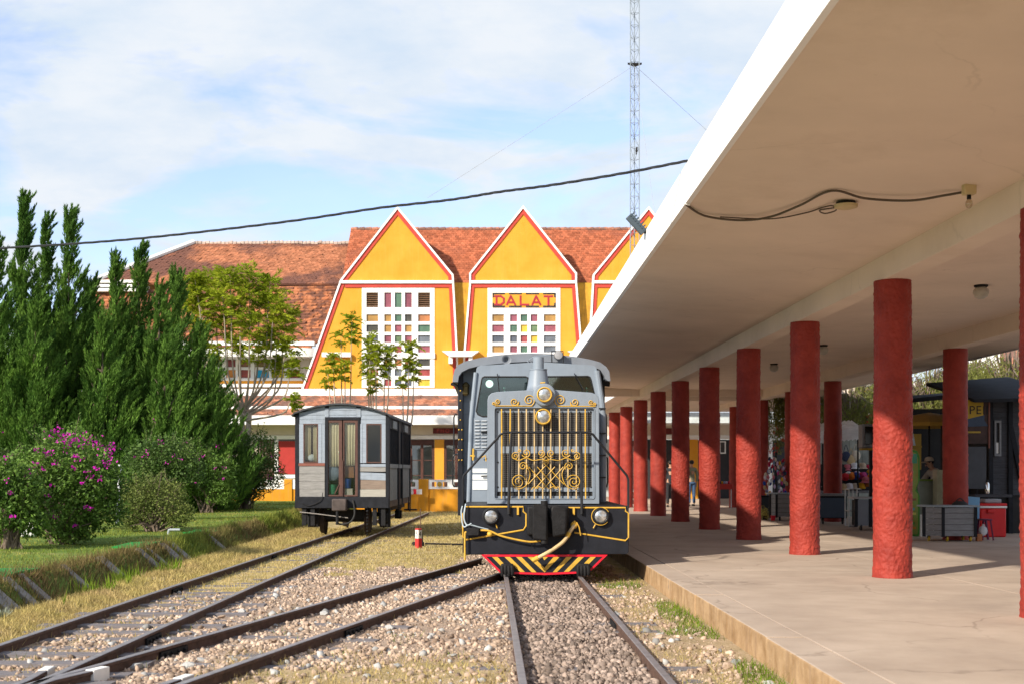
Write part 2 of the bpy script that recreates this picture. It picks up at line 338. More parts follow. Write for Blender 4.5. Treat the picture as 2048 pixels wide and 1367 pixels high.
# ballast stones: one mass, the larger ones single pieces of the ground
ico = bmesh.new(); bmesh.ops.create_icosphere(ico, subdivisions=1, radius=1); IV = np.array([v.co[:] for v in ico.verts]); IF = np.array([[v.index for v in f.verts] for f in ico.faces]); ico.free()
VAR = [IV*(1+NP.uniform(-.35, .25, (len(IV), 1)))*np.array([1, NP.uniform(.6, 1), NP.uniform(.45, .8)]) for _ in range(16)]
def rotmats(nn):
    q = unit(NP.normal(size=(nn, 4))); w, x, y, z = q.T
    return np.stack([1-2*(y*y+z*z), 2*(x*y-z*w), 2*(x*z+y*w), 2*(x*y+z*w), 1-2*(x*x+z*z), 2*(y*z-x*w), 2*(x*z-y*w), 2*(y*z+x*w), 1-2*(x*x+y*y)], 1).reshape(-1, 3, 3)
def stones(pos, size):
    nn = len(pos); k = NP.integers(0, len(VAR), nn); base = np.array(VAR)[k]
    v = np.einsum('nij,nkj->nki', rotmats(nn), base)*size[:, None, None]+pos[:, None, :]
    f = IF[None]+(np.arange(nn)*len(IV))[:, None, None]
    return v.reshape(-1, 3), f.reshape(-1, 3)
def scatter(nn, x0, x1, y0, y1, keep, s0, s1, lift=.15):
    y = y0+(y1-y0)*NP.random(nn)**1.5; x = x0+(x1-x0)*NP.random(nn); s = s0+(s1-s0)*NP.random(nn)**3.2
    m = np.array([keep(a, b) for a, b in zip(x, y)], bool); x, y, s = x[m], y[m], s[m]
    z = np.array([gz(a, b) for a, b in zip(x, y)])+s*lift
    return np.stack([x, y, z], 1), s
def nearrail(x, y):
    for cx_ in (AX, trackC(y), trackB(y)):
        if abs(abs(x-cx_)-.53) < .045: return True
    return False
def kb(x, y):
    if nearrail(x, y) or abs(x-AX) < .47: return False
    g = zones(x, y)[0]; nn = noise.noise((x*1.3, y*1.3, 20))
    return R.random() < g*(.72+.85*nn)
def ko(x, y): return abs(x-AX) < .49
st_a = M('ballast_stone', (.38,.265,.19), .9, var=.3, scale=1.6, col2=(.50,.39,.30), isl=.45, bump=.3, bscale=30, spec=.2)
st_o = M('oily_ballast_stone', (.23,.175,.14), .8, var=.3, scale=3, col2=(.36,.28,.23), isl=.5, bump=.3, bscale=30)
st_g = M('grey_ballast_stone', (.34,.34,.33), .9, var=.2, isl=.35, spec=.2)
p, s = scatter(62000, -4.2, 2.15, 7.8, 25, kb, .008, .044, .08); v, f = stones(p, s); tag(np_mesh('ballast', v, f, st_a), 'pale pinkish brown ballast stones strewn between the rails', 'ballast', kind='stuff')
p, s = scatter(11000, AX-.5, AX+.5, 7.8, 24, ko, .013, .045, .2); v, f = stones(p, s); tag(np_mesh('oily_ballast', v, f, st_o), 'dark oil stained ballast between the rails of the locomotive track', 'ballast', kind='stuff')
p, s = scatter(1400, -4.1, 2.1, 8, 18, lambda x, y: kb(x, y) or (-4.15 < x < -3.3 and y < 12.5 and not nearrail(x, y)), .016, .06); v, f = stones(p, s); tag(np_mesh('grey_ballast', v, f, st_g), 'scattered light grey stones among the pinkish ballast', 'ballast', kind='stuff')
VM = []
for k in range(8):
    m_ = bpy.data.meshes.new('stone'); m_.from_pydata([tuple(q) for q in VAR[k]], [], [tuple(q) for q in IF]); m_.materials.append(st_a if k < 6 else st_g); VM.append(m_)
cnt = 0
while cnt < 110:
    y = 8.8+6*R.random()**1.6; x = R.uniform(-3.1, 2.1)
    if not kb(x, y): continue
    s_ = R.uniform(.04, .075); link('stone', VM[R.randrange(8)], ground, (x, y, gz(x, y)+s_*.2), (R.uniform(-.4, .4), R.uniform(-.4, .4), R.random()*6), (s_, s_*R.uniform(.7, 1), s_*.7)); cnt += 1

# grass and weeds
def blades(nn, x0, x1, y0, y1, keep, h0, h1, w, lean=.5, pw=1.4):
    y = y0+(y1-y0)*NP.random(nn)**pw; x = x0+(x1-x0)*NP.random(nn)
    m = np.array([keep(a, b) for a, b in zip(x, y)], bool); x, y = x[m], y[m]; nn = len(x)
    z = np.array([gz(a, b) for a, b in zip(x, y)])-.005; h = h0+(h1-h0)*NP.random(nn)**2; w_ = w*(1+y/25)
    a = NP.random(nn)*2*np.pi; d = np.stack([np.cos(a), np.sin(a), 0*a], 1); a2 = NP.random(nn)*2*np.pi
    c = np.stack([x, y, z], 1); up = np.array([0, 0, 1.]); ld = np.stack([np.cos(a2), np.sin(a2), 0*a2], 1)*(lean*NP.random(nn)*h)[:, None]
    v = np.stack([c-d*w_[:, None], c+d*w_[:, None], c+up*h[:, None]+ld], 1).reshape(-1, 3)
    return v, np.arange(3*nn).reshape(-1, 3)
dryg = M('dry_grass', (.60,.45,.22), .9, var=.25, scale=1.5, col2=(.44,.38,.13), isl=.5, spec=.1, sub=.3)
green_g = M('lawn_grass', (.15,.26,.03), .9, var=.3, scale=.9, col2=(.32,.30,.075), isl=.45, spec=.1, sub=.35)
brown_g = M('withered_brush', (.25,.17,.085), .9, var=.3, scale=1.2, col2=(.17,.16,.05), isl=.5, spec=.1, sub=.25)
weed_g = M('fresh_weeds', (.14,.22,.02), .8, var=.3, isl=.4, spec=.1, sub=.35)
def kd(x, y):
    g, lw, oi = zones(x, y)
    if lw or oi or nearrail(x, y): return R.random() < .08
    return R.random() < (1-g)*(.75+.5*noise.noise((x*.9, y*.5, 1)))
pr = [blades(90000, -5.35, -4.2, 8.5, 36, kd, .02, .10, .0038, 1.3, 1.5), blades(90000, -4.3, .3, 9, 52, kd, .015, .075, .0042, 1.3, 1.2), blades(9000, -2.3, .15, 8.5, 11.6, lambda x, y: R.random() < .5 and not nearrail(x, y) and noise.noise((x*1.6, y*1.6, 7)) > -.1, .03, .10, .002, 1.3), blades(7000, 1.4, 2.25, 8.5, 22, lambda x, y: noise.noise((x*2, y*1.2, 2)) > .05, .02, .08, .002, 1.2)]
v, f = stack(pr); tag(np_mesh('dry_grass', v, f, dryg), 'short straw yellow grass beside and between the tracks', 'grass', kind='stuff')
pr = [blades(90000, -12, -5.55, 11, 50, lambda x, y: R.random() < .7+.5*noise.noise((x*.7, y*.35, 4)), .02, .065, .004, 1.0, 1.3), blades(26000, -5.75, -5.2, 9, 45, lambda x, y: noise.noise((x*.6, y*.55, 8)) > .02, .05, .22, .004, .9, 1.3)]
v, f = stack(pr); tag(np_mesh('lawn_grass', v, f, green_g), 'green lawn grass on the raised bank left of the tracks', 'grass', kind='stuff')
pr = [blades(30000, -5.8, -5.2, 9, 40, lambda x, y: noise.noise((x*.6, y*.55, 8)) < .12, .04, .2, .0035, 1.0, 1.3)]
v, f = stack(pr); tag(np_mesh('withered_brush', v, f, brown_g), 'withered brown brush covering the slope of the bank', 'brush', kind='stuff')
pr = [blades(9000, 1.45, 2.24, 8.6, 20, lambda x, y: noise.noise((x*1.6, y*.8, 31)) > .18, .03, .11, .003, 1.0), blades(5000, -4.9, .2, 8.6, 17, lambda x, y: noise.noise((x*1.9, y*1.9, 33)) > .42 and not nearrail(x, y), .03, .1, .003, 1.0), blades(1500, -5.3, -4.9, 15, 21, lambda x, y: noise.noise((x*2, y*1.2, 35)) > .2, .08, .3, .006, .7)]
v, f = stack(pr); tag(np_mesh('green_weeds', v, f, weed_g), 'patches of fresh green weeds along the platform kerb and rails', 'weeds', kind='stuff')

# ------------------------------------------------------------------ tracks
RAILP = [(-.055,0),(.055,0),(.055,.012),(.012,.024),(.012,.085),(.031,.093),(.031,.116),(.026,.12),(-.026,.12),(-.031,.116),(-.031,.093),(-.012,.085),(-.012,.024),(-.055,.012)]
def rail(pts, name, parent, z0=-.02, topmat=True):
    mb = MB(); k = len(RAILP); vs = []
    pts = [Vector((p[0], p[1], 0)) for p in pts]
    for i, p in enumerate(pts):
        d = (pts[min(i+1, len(pts)-1)]-pts[max(i-1, 0)]).normalized(); nr = Vector((d.y, -d.x, 0))
        for (a, h) in RAILP: vs.append((p.x+nr.x*a, p.y+nr.y*a, z0+h))
    fs = [((i+1)*k+j, (i+1)*k+(j+1) % k, i*k+(j+1) % k, i*k+j) for i in range(len(pts)-1) for j in range(k)]
    fs += [tuple(range(k)), tuple(range((len(pts)-1)*k+k-1, (len(pts)-1)*k-1, -1))]
    mb.add(vs, fs); o = mb.build(name, rail_rust, parent, sm=0); o.data.materials.append(rail_top)
    for pl in o.data.polygons:
        if pl.normal.z > .3 and pl.center.z > .085-rootloc(parent).z+z0: pl.material_index = 1
    return o
def sleeper_mesh(L_=1.9):
    mb = MB(); mb.box(-L_/2, L_/2, -.1, .1, -.12, .0); me = mb.mesh('sleeper', sm=0); me.materials.append(sleeper_m); return me
SLM = sleeper_mesh()
def track(label, cen, y0, y1, spacing, zs, bury=.03, gap=None, step=1.0, dl=(0, 0), dr=(0, 0)):
    t_ = thing('railway_track', label, 'railway track', (cen(12), 12, 0))
    yy = list(np.arange(y0, y1+.01, step)); y = y0
    rail([(cen(a)-.53, a) for a in yy], 'rail', t_); rail([(cen(a)+.53, a) for a in yy], 'rail', t_)
    while y < y1:
        d = (cen(y+.5)-cen(y-.5)); z = zs(y)+R.uniform(-bury, .008)
        link('sleeper', SLM, t_, (cen(y)-cen(12)+R.uniform(-.04, .04), y-12, z), (R.uniform(-.02, .02), R.uniform(-.012, .012), -math.atan(d)+R.uniform(-.03, .03)))
        y += spacing*R.uniform(.94, 1.06)
    return t_
tA = track('straight track that the grey locomotive stands on beside the platform', lambda y: AX, 4, 48, .6, lambda y: .0)
tB = track('turnout track curving left to right into the front of the locomotive', trackB, 8.6, 23.4, .55, lambda y: .006)
tC = track('siding track that the small wooden wagon stands on', trackC, 6, 48, .53, lambda y: .022 if y < 17.5 else -.002, .016)
def fishplate(x, y, dx, parent):
    mb = MB(); d = Vector((dx, 1, 0)).normalized(); nr = Vector((d.y, -d.x, 0)); c = Vector((x, y, .035))
    for sg in (1, -1): mb.beam(c+nr*.028*sg-d*.25, c+nr*.028*sg+d*.25, .018, .055)
    o = mb.build('fishplate', iron_dark, parent, sm=0)
    for q in (-.18, -.06, .06, .18):
        b_ = MB(); a = c+d*q+nr*.037; b_.tube([a, a+nr*.02], .014, 6); b_.build('bolt', iron_dark, o)
fishplate(trackB(11.3)-.53, 11.3, .232, tB); fishplate(trackC(12.2)+.53, 12.2, .01, tC); fishplate(trackC(17.2)-.53, 17.2, .015, tC); fishplate(AX+.53, 13.4, 0, tA); fishplate(trackC(24)-.53, 24, .02, tC); fishplate(trackB(12.8)+.53, 12.8, .232, tB)
# frog: wing and check rails with whitewashed ends
fr = thing('check_rails', 'check rails with whitewashed ends at the track crossing, bottom left', 'check rail', (-3.1, 9.6, 0))
for pts in ([(-3.36, 8.6), (-3.345, 9.4), (-3.385, 10.0)], [(-3.30, 8.6), (-3.16, 9.4), (-2.96, 9.98)], [(-2.43, 8.7), (-2.222, 9.6)]):
    rail(pts, 'check_rail', fr)
    (ax_, ay_), (bx_, by_) = pts[-2], pts[-1]; d = Vector((bx_-ax_, by_-ay_, 0)).normalized(); e = Vector((bx_, by_, .052))
    mb = MB(); mb.beam(e-d*.18, e+d*.02, .078, .106); mb.build('white_end', M('whitewash', (.72,.70,.66), .9, var=.15, wear=.3, wear_col=(.25,.2,.16)), fr, bevel=.006)

# ------------------------------------------------------------------ platform
def add_cracks(m, sc, width, col, amt, stain=(.27,.215,.175), samt=.55):
    t = m.node_tree; n = t.nodes; l = t.links; b = n['Principled BSDF']; src = b.inputs['Base Color'].links[0].from_socket
    co = n.new('ShaderNodeTexCoord'); nz = n.new('ShaderNodeTexNoise'); l.new(co.outputs['Object'], nz.inputs['Vector']); nz.inputs['Scale'].default_value = 1.5; nz.inputs['Detail'].default_value = 6
    ad = n.new('ShaderNodeVectorMath'); ad.operation = 'MULTIPLY_ADD'; l.new(nz.outputs['Color'], ad.inputs[0]); ad.inputs[1].default_value = (.6, .6, .6); l.new(co.outputs['Object'], ad.inputs[2])
    vo = n.new('ShaderNodeTexVoronoi'); vo.feature = 'DISTANCE_TO_EDGE'; l.new(ad.outputs[0], vo.inputs['Vector']); vo.inputs['Scale'].default_value = sc
    mr = n.new('ShaderNodeMapRange'); l.new(vo.outputs['Distance'], mr.inputs[0]); mr.inputs[1].default_value = 0; mr.inputs[2].default_value = width; mr.inputs[3].default_value = amt; mr.inputs[4].default_value = 0
    n2 = n.new('ShaderNodeTexNoise'); l.new(co.outputs['Object'], n2.inputs['Vector']); n2.inputs['Scale'].default_value = .9; m2 = n.new('ShaderNodeMapRange'); l.new(n2.outputs['Fac'], m2.inputs[0]); m2.inputs[1].default_value = .48; m2.inputs[2].default_value = .6
    mu = n.new('ShaderNodeMath'); mu.operation = 'MULTIPLY'; l.new(mr.outputs[0], mu.inputs[0]); l.new(m2.outputs[0], mu.inputs[1])
    n3 = n.new('ShaderNodeTexNoise'); l.new(co.outputs['Object'], n3.inputs['Vector']); n3.inputs['Scale'].default_value = .55; n3.inputs['Detail'].default_value = 9; n3.inputs['Roughness'].default_value = .7; m3 = n.new('ShaderNodeMapRange'); l.new(n3.outputs['Fac'], m3.inputs[0]); m3.inputs[1].default_value = .52; m3.inputs[2].default_value = .72; m3.inputs[4].default_value = samt
    x = n.new('ShaderNodeMix'); x.data_type = 'RGBA'; l.new(m3.outputs[0], x.inputs[0]); l.new(src, x.inputs[6]); x.inputs[7].default_value = stain+(1,)
    y = n.new('ShaderNodeMix'); y.data_type = 'RGBA'; l.new(mu.outputs[0], y.inputs[0]); l.new(x.outputs[2], y.inputs[6]); y.inputs[7].default_value = col+(1,); l.new(y.outputs[2], b.inputs['Base Color'])
add_cracks(concrete, .42, .010, (.17,.13,.10), .55)
add_cracks(soffit_paint, .28, .006, (.50,.41,.33), .3, (.62,.50,.40), .6)
PZ, PX = 0.24, 2.27
pf = MB(); pf.box(PX+.02, 26, -6, 62, -.4, PZ-.03); platform = pf.build('platform', M('joint_fill', (.22,.17,.13), .95), None, sm=0); tag(platform, kind='structure')
cuts = [-6, -1, 3.2, 7.05, 10.7, 14.37, 18.0, 21.7, 25.4, 29.1, 33, 37, 41, 45, 49, 53, 57, 62]
for i in range(len(cuts)-1):
    a, b_ = cuts[i]+.008, cuts[i+1]-.008; dz = R.uniform(-.003, .003)
    mb = MB(); mb.box(PX-.0+R.uniform(-.008, .008), PX+.325, a, b_, -.3, PZ+dz); o = mb.build('coping_slab', edge_concrete, platform, sm=0, bevel=.014); o.data.materials.append(concrete)
    for pl in o.data.polygons:
        if pl.normal.z > .5: pl.material_index = 1
    xe = [PX+.329, 5.9, 9.6, 14, 26]
    for j in range(4):
        mb = MB(); mb.box(xe[j], xe[j+1]-.012, a, b_, PZ-.1, PZ+R.uniform(-.0025, .0025)); mb.build('paving_slab', concrete, platform, sm=0, bevel=.003)

# ------------------------------------------------------------------ canopy over the platform
can = thing('platform_canopy', 'long flat concrete canopy with white edge on red columns', 'canopy', (5.2, 16.8, PZ))
CL = [-6, 8.5, 16, 25, 34, 44]
def cl_x(y): return float(np.interp(y, [8.3, 34], [2.17, 2.2]))
def cl_lo(y): return float(np.interp(y, [8.3, 34], [4.60, 4.485]))
def cl_hi(y): return float(np.interp(y, [8.3, 34], [5.06, 4.80]))
mb = MB(); vs = []; fs = []
sec = lambda y: [(cl_x(y)+.06, cl_lo(y)+.004), (5.0, 4.36), (9.35, 4.36), (11.6, 4.30), (11.6, 4.55), (cl_x(y)+.06, cl_hi(y)-.004)]
for y in CL:
    vs += [(x, y, z) for x, z in sec(y)]
for i in range(len(CL)-1):
    for j in range(6): fs.append((i*6+j, i*6+(j+1) % 6, (i+1)*6+(j+1) % 6, (i+1)*6+j))
fs += [tuple(range(5, -1, -1)), tuple(range((len(CL)-1)*6, len(CL)*6))]
mb.add(vs, fs); mb.build('roof_slab', soffit_paint, can, sm=20)
mb = MB(); vs = []; fs = []
for y in CL:
    x = cl_x(y); vs += [(x, y, cl_lo(y)), (x+.058, y, cl_lo(y)), (x+.058, y, cl_hi(y)), (x, y, cl_hi(y))]
for i in range(len(CL)-1):
    for j in range(4): fs.append((i*4+j, i*4+(j+1) % 4, (i+1)*4+(j+1) % 4, (i+1)*4+j))
fs += [(3, 2, 1, 0), tuple(range(len(CL)*4-4, len(CL)*4))]
mb.add(vs, fs); mb.build('fascia', fascia_paint, can, sm=0)
mb = MB(); mb.box(11.603, 11.66, -6, 44, 4.28, 4.57); mb.build('fascia', fascia_paint, can, sm=0)
for x in (5.2, 9.35):
    mb = MB(); mb.box(x-.16, x+.16, -6, 56.5, 4.05, 4.42); mb.build('beam', soffit_paint, can, sm=0, bevel=.01)
mb = MB(); mb.box(2.5, 11.5, 43.7, 43.95, 4.13, 4.4); mb.build('end_beam', soffit_paint, can, sm=0)
can2 = thing('connecting_canopy', 'lower white canopy linking the platform roof to the station', 'canopy', (6, 50, PZ))
mb = MB(); mb.box(4.45, 12.5, 44.02, 57.4, 4.24, 4.5); mb.build('roof_slab', soffit_paint, can2, sm=0)
mb = MB(); mb.box(4.38, 4.447, 44.02, 57.4, 4.22, 4.56); mb.build('fascia', fascia_paint, can2, sm=0)
mb = MB(); mb.box(5.37, 9.18, 43.98, 44.3, 4.0, 4.235); mb.build('cross_beam', soffit_paint, can2, sm=0)

# ------------------------------------------------------------------ stucco columns
def column_mesh(nu, nv, H=3.81, r=.238):
    vs = []; fs = []
    for j in range(nv+1):
        z = H*j/nv
        for i in range(nu):
            a = 2*math.pi*i/nu; x, y = math.cos(a), math.sin(a)
            q = Vector((x*r*9, y*r*9, z*6.5)); d = .5*noise.noise(q*2.1)+.6*noise.noise(q*4.2)+.35*noise.noise(q*.45)
            d += .7*max(0, noise.noise(q*3.0+Vector((9, 9, 9)))-.1)
            rr = r+.0145*d+(.006*math.sin(z*1.3+x))+(.012*max(0, 1-z/.15)); vs.append((rr*x, rr*y, z))
        
    for j in range(nv):
        for i in range(nu): fs.append((j*nu+i, j*nu+(i+1) % nu, (j+1)*nu+(i+1) % nu, (j+1)*nu+i))
    fs.append(tuple(range(nu*nv, nu*(nv+1))))
    me = bpy.data.meshes.new('stucco_column'); me.from_pydata(vs, [], fs); smooth(me, 60); me.materials.append(column_red); return me
CM1, CM2 = column_mesh(140, 400), column_mesh(40, 110)
ordn = ['nearest red column of the front row, cut by the right edge', 'thick red stucco column with two trolleys behind, second of the front row', 'third red stucco column of the front row from the camera', 'fourth red stucco column of the front row from the camera', 'fifth red stucco column of the front row, mostly in shade', 'sixth red stucco column of the front row, mostly in shade', 'seventh red stucco column of the front row, mostly in shade', 'third last red column of the front row, near the locomotive', 'second last red column of the front row, near the locomotive', 'farthest red column of the front row, beside the locomotive cab']
for k in range(10):
    y = 12.11+4.66*k; o = link('stucco_column', CM1 if k < 6 else CM2, None, (5.2, y, PZ), (0, 0, k*1.7)); tag(o, ordn[k], 'column', 'red columns of the front row')
ord2 = {3: 'dark red rear column behind the slatted trolley with open tray', 4: 'dark red rear column hidden behind the second front column', 5: 'dark red rear column beside the hat display', 6: 'dark red rear column peeking from behind the third front column', 7: 'red rear column just right of the fourth front column', 8: 'red rear column left of the fourth front column', 9: 'farthest red column of the rear row by the station wall'}
for k, lb in ord2.items():
    o = link('stucco_column', CM2, None, (9.35, 12.11+4.66*k, PZ), (0, 0, k*2.1)); tag(o, lb, 'column', 'red columns of the rear row')
# ------------------------------------------------------------------ locomotive
YB, YH, YC, YR = 18.6, 19.15, 21.2, 21.95
loco = thing('locomotive', 'grey and black diesel locomotive with gold grille scrolls and striped pilot', 'locomotive', (AX+.03, YB, .1))
def L3(zx, zy, Y): return P(880+zx*.36563, 680+zy*.36563, Y)
def Z2(zx, zy, Y): return P(920+zx*.1709, 990+zy*.1709, Y)
def Z3(zx, zy, Y): return P(890+zx*.1709, 690+zy*.1709, Y)
def xz(fn, pts, Y): return [(q[0], q[2]) for q in (fn(a, b_, Y) for a, b_ in pts)]
# frame, headstock and running boards
x0, _, zt = Z2(30, 120, YB); x1, _, zb = Z2(1975, 690, YB)
zdeck = 1.114
hs = MB().plate([(x0, .45), (x0+.03, .42), (x1-.03, .42), (x1, .45), (x1, zdeck), (x0, zdeck)], None, YB, YB+.06).build('headstock', loco_black, loco, bevel=.006)
fr_ = MB(); fr_.box(x0+.02, x1-.02, YB+.062, YR+.3, .93, zdeck-.003); fr_.build('running_board', loco_black, loco, bevel=.01)
MB().box(AX-.45, AX+.52, YB+.062, 37, .55, .925).build('frame', iron_dark, loco)
for zz in (.86, .62, .40):
    MB().box(x0+.05, x0+.3, YB+.5, YB+.8, zz-.02, zz).build('step', iron_dark, loco)
MB().box(x0+.04, x0+.06, YB+.5, YB+.8, .38, .93).build('step_side', iron_dark, loco)
# yellow outlines on the headstock
def trim(fn, pts, Y, r, mat, parent, name='trim', n=6):
    return MB().tube([fn(a, b_, Y) for a, b_ in pts], r, n).build(name, mat, parent)
trim(Z2, [(80,130),(740,130),(740,185),(775,215),(775,350),(742,400),(75,515),(35,480),(30,215),(55,185),(60,130),(82,130)], YB-.004, .0125, gold, hs)
trim(Z2, [(1340,432),(1935,525),(1972,490),(1972,205),(1937,180),(1937,140),(1245,140),(1245,190),(1212,215),(1212,365),(1250,405)], YB-.004, .0125, gold, hs)
trim(Z2, [(790,270),(792,212),(815,200),(890,198)], YB-.006, .012, gold, hs)
for zx in (678, 1332):
    a, b_ = Z2(zx, 135, YB-.02), Z2(zx, 225, YB-.02); MB().beam(a, b_, .03, .035, (0, 1, 0)).build('pin_bracket', gold, hs, bevel=.004)
def lamp(c, r_h, r_l, parent, hm, rm, name='headlight', depth=.1):
    x, y, z = c; o = MB().lathe([(r_h*.6, depth), (r_h*.95, depth*.6), (r_h, 0), (r_h*.97, -.025), (r_l*1.05, -.03)], (x, y, z), 'y', 28).build(name, hm, parent)
    pr_ = [(r_l*1.0+.0*k, 0) for k in range(1)]
    rim = MB().lathe([(r_l, -.012), (r_l, -.045), (r_l*1.1, -.055), (r_l*1.22, -.045), (r_l*1.24, -.03), (r_l*1.2, -.015)], (x, y, z), 'y', 32).build('rim', rm, o)
    ln = MB().lathe([(r_l*.99, -.034), (r_l*.9, -.042), (r_l*.6, -.052), (r_l*.3, -.057), (.002, -.059)], (x, y, z), 'y', 28).build('lens', lens_m, o)
    return o
for zx, zy in ((360, 240), (1645, 240)):
    c = Z2(zx, zy, YB-.03); lamp(c, .125, .092, loco, black_tube, black_tube if zx < 900 else black_tube)
    MB().tube([Z2(zx-(60 if zx > 900 else -60), zy+95, YB-.03), Z2(zx-(85 if zx > 900 else -75), zy+140, YB-.03)], .009, 6).build('lamp_bracket', gold, loco)
MB().tube([tuple(Vector(Z2(1645, 240, YB-.06))+Vector((math.cos(q)*.128, 0, math.sin(q)*.128))) for q in np.linspace(.5, 5.6, 24)], .006, 6).build('lamp_guard', gold, loco)
# pilot (plough) with warning stripes
pl_ = MB().plate(xz(Z2, [(250,688),(478,910),(620,912),(1000,925),(1370,908),(1515,895),(1728,690)], YB-.02), None, YB-.02, YB+.015).build('pilot', loco_black, loco)
def band(pts, mat, name, parent, dy=.006):
    return MB().plate(xz(Z2, pts, YB-.02), None, YB-.02-dy, YB-.0195).build(name, mat, parent, sm=0)
band([(250,688),(1728,690),(1668,714),(308,712)], red_paint, 'red_border', pl_); band([(248,690),(306,713),(500,900),(478,912)], red_paint, 'red_border', pl_); band([(1670,714),(1726,692),(1515,897),(1500,880)], red_paint, 'red_border', pl_)
band([(480,912),(500,893),(620,893),(1000,902),(1370,888),(1500,880),(1515,897),(1370,910),(1000,927),(620,914)], red_paint, 'red_border', pl_)
for st in ([(375,716),(440,716),(600,890),(545,890)], [(520,716),(585,716),(760,892),(705,892)], [(655,716),(720,716),(895,896),(838,895)], [(790,716),(860,716),(988,845),(1095,716),(1165,716),(990,897)], [(965,716),(1030,716),(985,755)], [(1245,716),(1310,716),(1135,893),(1085,895)], [(1385,716),(1450,716),(1275,889),(1215,891)], [(1525,716),(1590,716),(1420,884),(1362,886)]):
    band(st, gold, 'warning_stripe', pl_, .004)
for zx in (552, 1440):
    x, y, z = Z2(zx, 875, YB-.04); o = MB().box(x-.09, x+.09, YB-.1, YB-.03, .20, .29).build('rail_guard', iron_dark, loco, bevel=.02)
    for k in range(4):
        MB().tube([(x-.07+.046*k, YB-.08, .26), (x-.075+.05*k, YB-.09, .19), (x-.07+.047*k, YB-.075, .115+.012*(k % 2))], [.026, .03, .02], 8).build('brush_block', iron_dark, o)
# coupler
xc, _, zc_ = Z2(1025, 300, YB)
cp = MB().box(xc-.30, xc+.30, YB-.10, YB-.001, zc_-.2, zc_+.22).build('coupler', iron_dark, loco, bevel=.03)
MB().plate([(xc-.22, zc_-.24), (xc-.02, zc_-.27), (xc-.02, zc_+.22), (xc-.05, zc_+.25), (xc-.22, zc_+.24)], None, YB-.36, YB-.1).build('knuckle', iron_dark, cp, bevel=.035)
MB().plate([(xc+.06, zc_-.22), (xc+.26, zc_-.18), (xc+.27, zc_+.2), (xc+.05, zc_+.24), (xc+.0, zc_+.1), (xc+.03, zc_+.04)], None, YB-.28, YB-.1).build('guard_arm', iron_dark, cp, bevel=.03)
MB().lathe([(.05, -.3), (.05, .3)], (xc-.06, YB-.3, zc_), 'z', 12).build('coupler_pin', iron_dark, cp)
MB().tube(spline([Z2(840,300,YB-.05), Z2(805,380,YB-.08), Z2(830,470,YB-.06), Z2(845,600,YB-.04)]), .006, 6).build('chain', iron_dark, loco)
# hoses and pipes
hz_ = spline([Z2(1345,340,YB-.1), Z2(1300,400,YB-.16), Z2(1225,520,YB-.22), Z2(1130,600,YB-.24), Z2(1000,680,YB-.22), Z2(850,758,YB-.18)], 6)
ho = MB().tube(hz_, .027, 10).build('air_hose', gold_pale, loco)
MB().lathe([(.03,-.05),(.05,-.03),(.05,.04),(.035,.06)], Z2(1335,345,YB-.08), 'y', 14).build('hose_valve', gold, ho); MB().tube([Z2(1365,310,YB-.12), Z2(1395,370,YB-.13), Z2(1412,465,YB-.12)], .008, 6).build('valve_lever', gold, ho)
MB().tube([Z2(1330,300,YB-.1), Z2(1362,345,YB-.1)], .024, 8).build('valve_cap', gold, ho); MB().tube([hz_[-4], hz_[-1]], .036, 10).build('hose_end', gold, ho); MB().tube([hz_[8], hz_[10]], .034, 10).build('hose_clamp', gold, ho)
MB().tube(spline([Z2(58,755,YB-.07), Z2(58,460,YB-.07), Z2(85,425,YB-.07), Z2(200,405,YB-.07)], 5), .0135, 8).build('brake_pipe', gold, loco)
MB().tube(spline([Z2(235,405,YB-.07), Z2(345,412,YB-.08), Z2(480,470,YB-.09), Z2(700,522,YB-.09), Z2(850,540,YB-.09), Z2(1000,515,YB-.1)], 6), .014, 8).build('brake_pipe', gold, loco)
MB().ball(Z2(350,448,YB-.06), .042).build('valve_knob', gold, loco)
a, b_ = Z2(75,375,YB), Z2(225,465,YB); MB().box(a[0], b_[0], YB-.12, YB-.002, b_[2], a[2]).build('valve_box', iron_dark, loco, bevel=.012)
hose_blue = M('pale_hose', (.35,.42,.46), .6); 
MB().tube(spline([Z2(68,95,YB-.05), Z2(50,200,YB-.07), Z2(52,290,YB-.07), Z2(85,345,YB-.09), Z2(135,325,YB-.11)], 6), .011, 7).build('thin_hose', hose_blue, loco)
MB().tube(spline([Z2(30,120,YB-.04), Z2(15,200,YB-.05), Z2(40,360,YB-.08), Z2(110,340,YB-.1), Z2(230,370,YB-.08), Z2(330,395,YB-.05)], 6), .010, 7).build('thin_hose', hose_blue, loco)
# front handrail
hr = MB().tube([L3(a, b_, YB-.02) for a, b_ in [(125,905),(125,760),(130,738),(330,515),(352,503),(812,503),(835,512),(1022,738),(1030,762),(1030,915)]], .017, 9).build('handrail', black_tube, loco)
for pts in ([(390,503),(384,640),(376,880),(376,948)], [(770,503),(773,640),(775,880),(775,948)]):
    MB().tube([L3(a, b_, YB-.035) for a, b_ in pts], [.017, .022, .02, .024], 9).build('handrail_post', black_tube, hr)
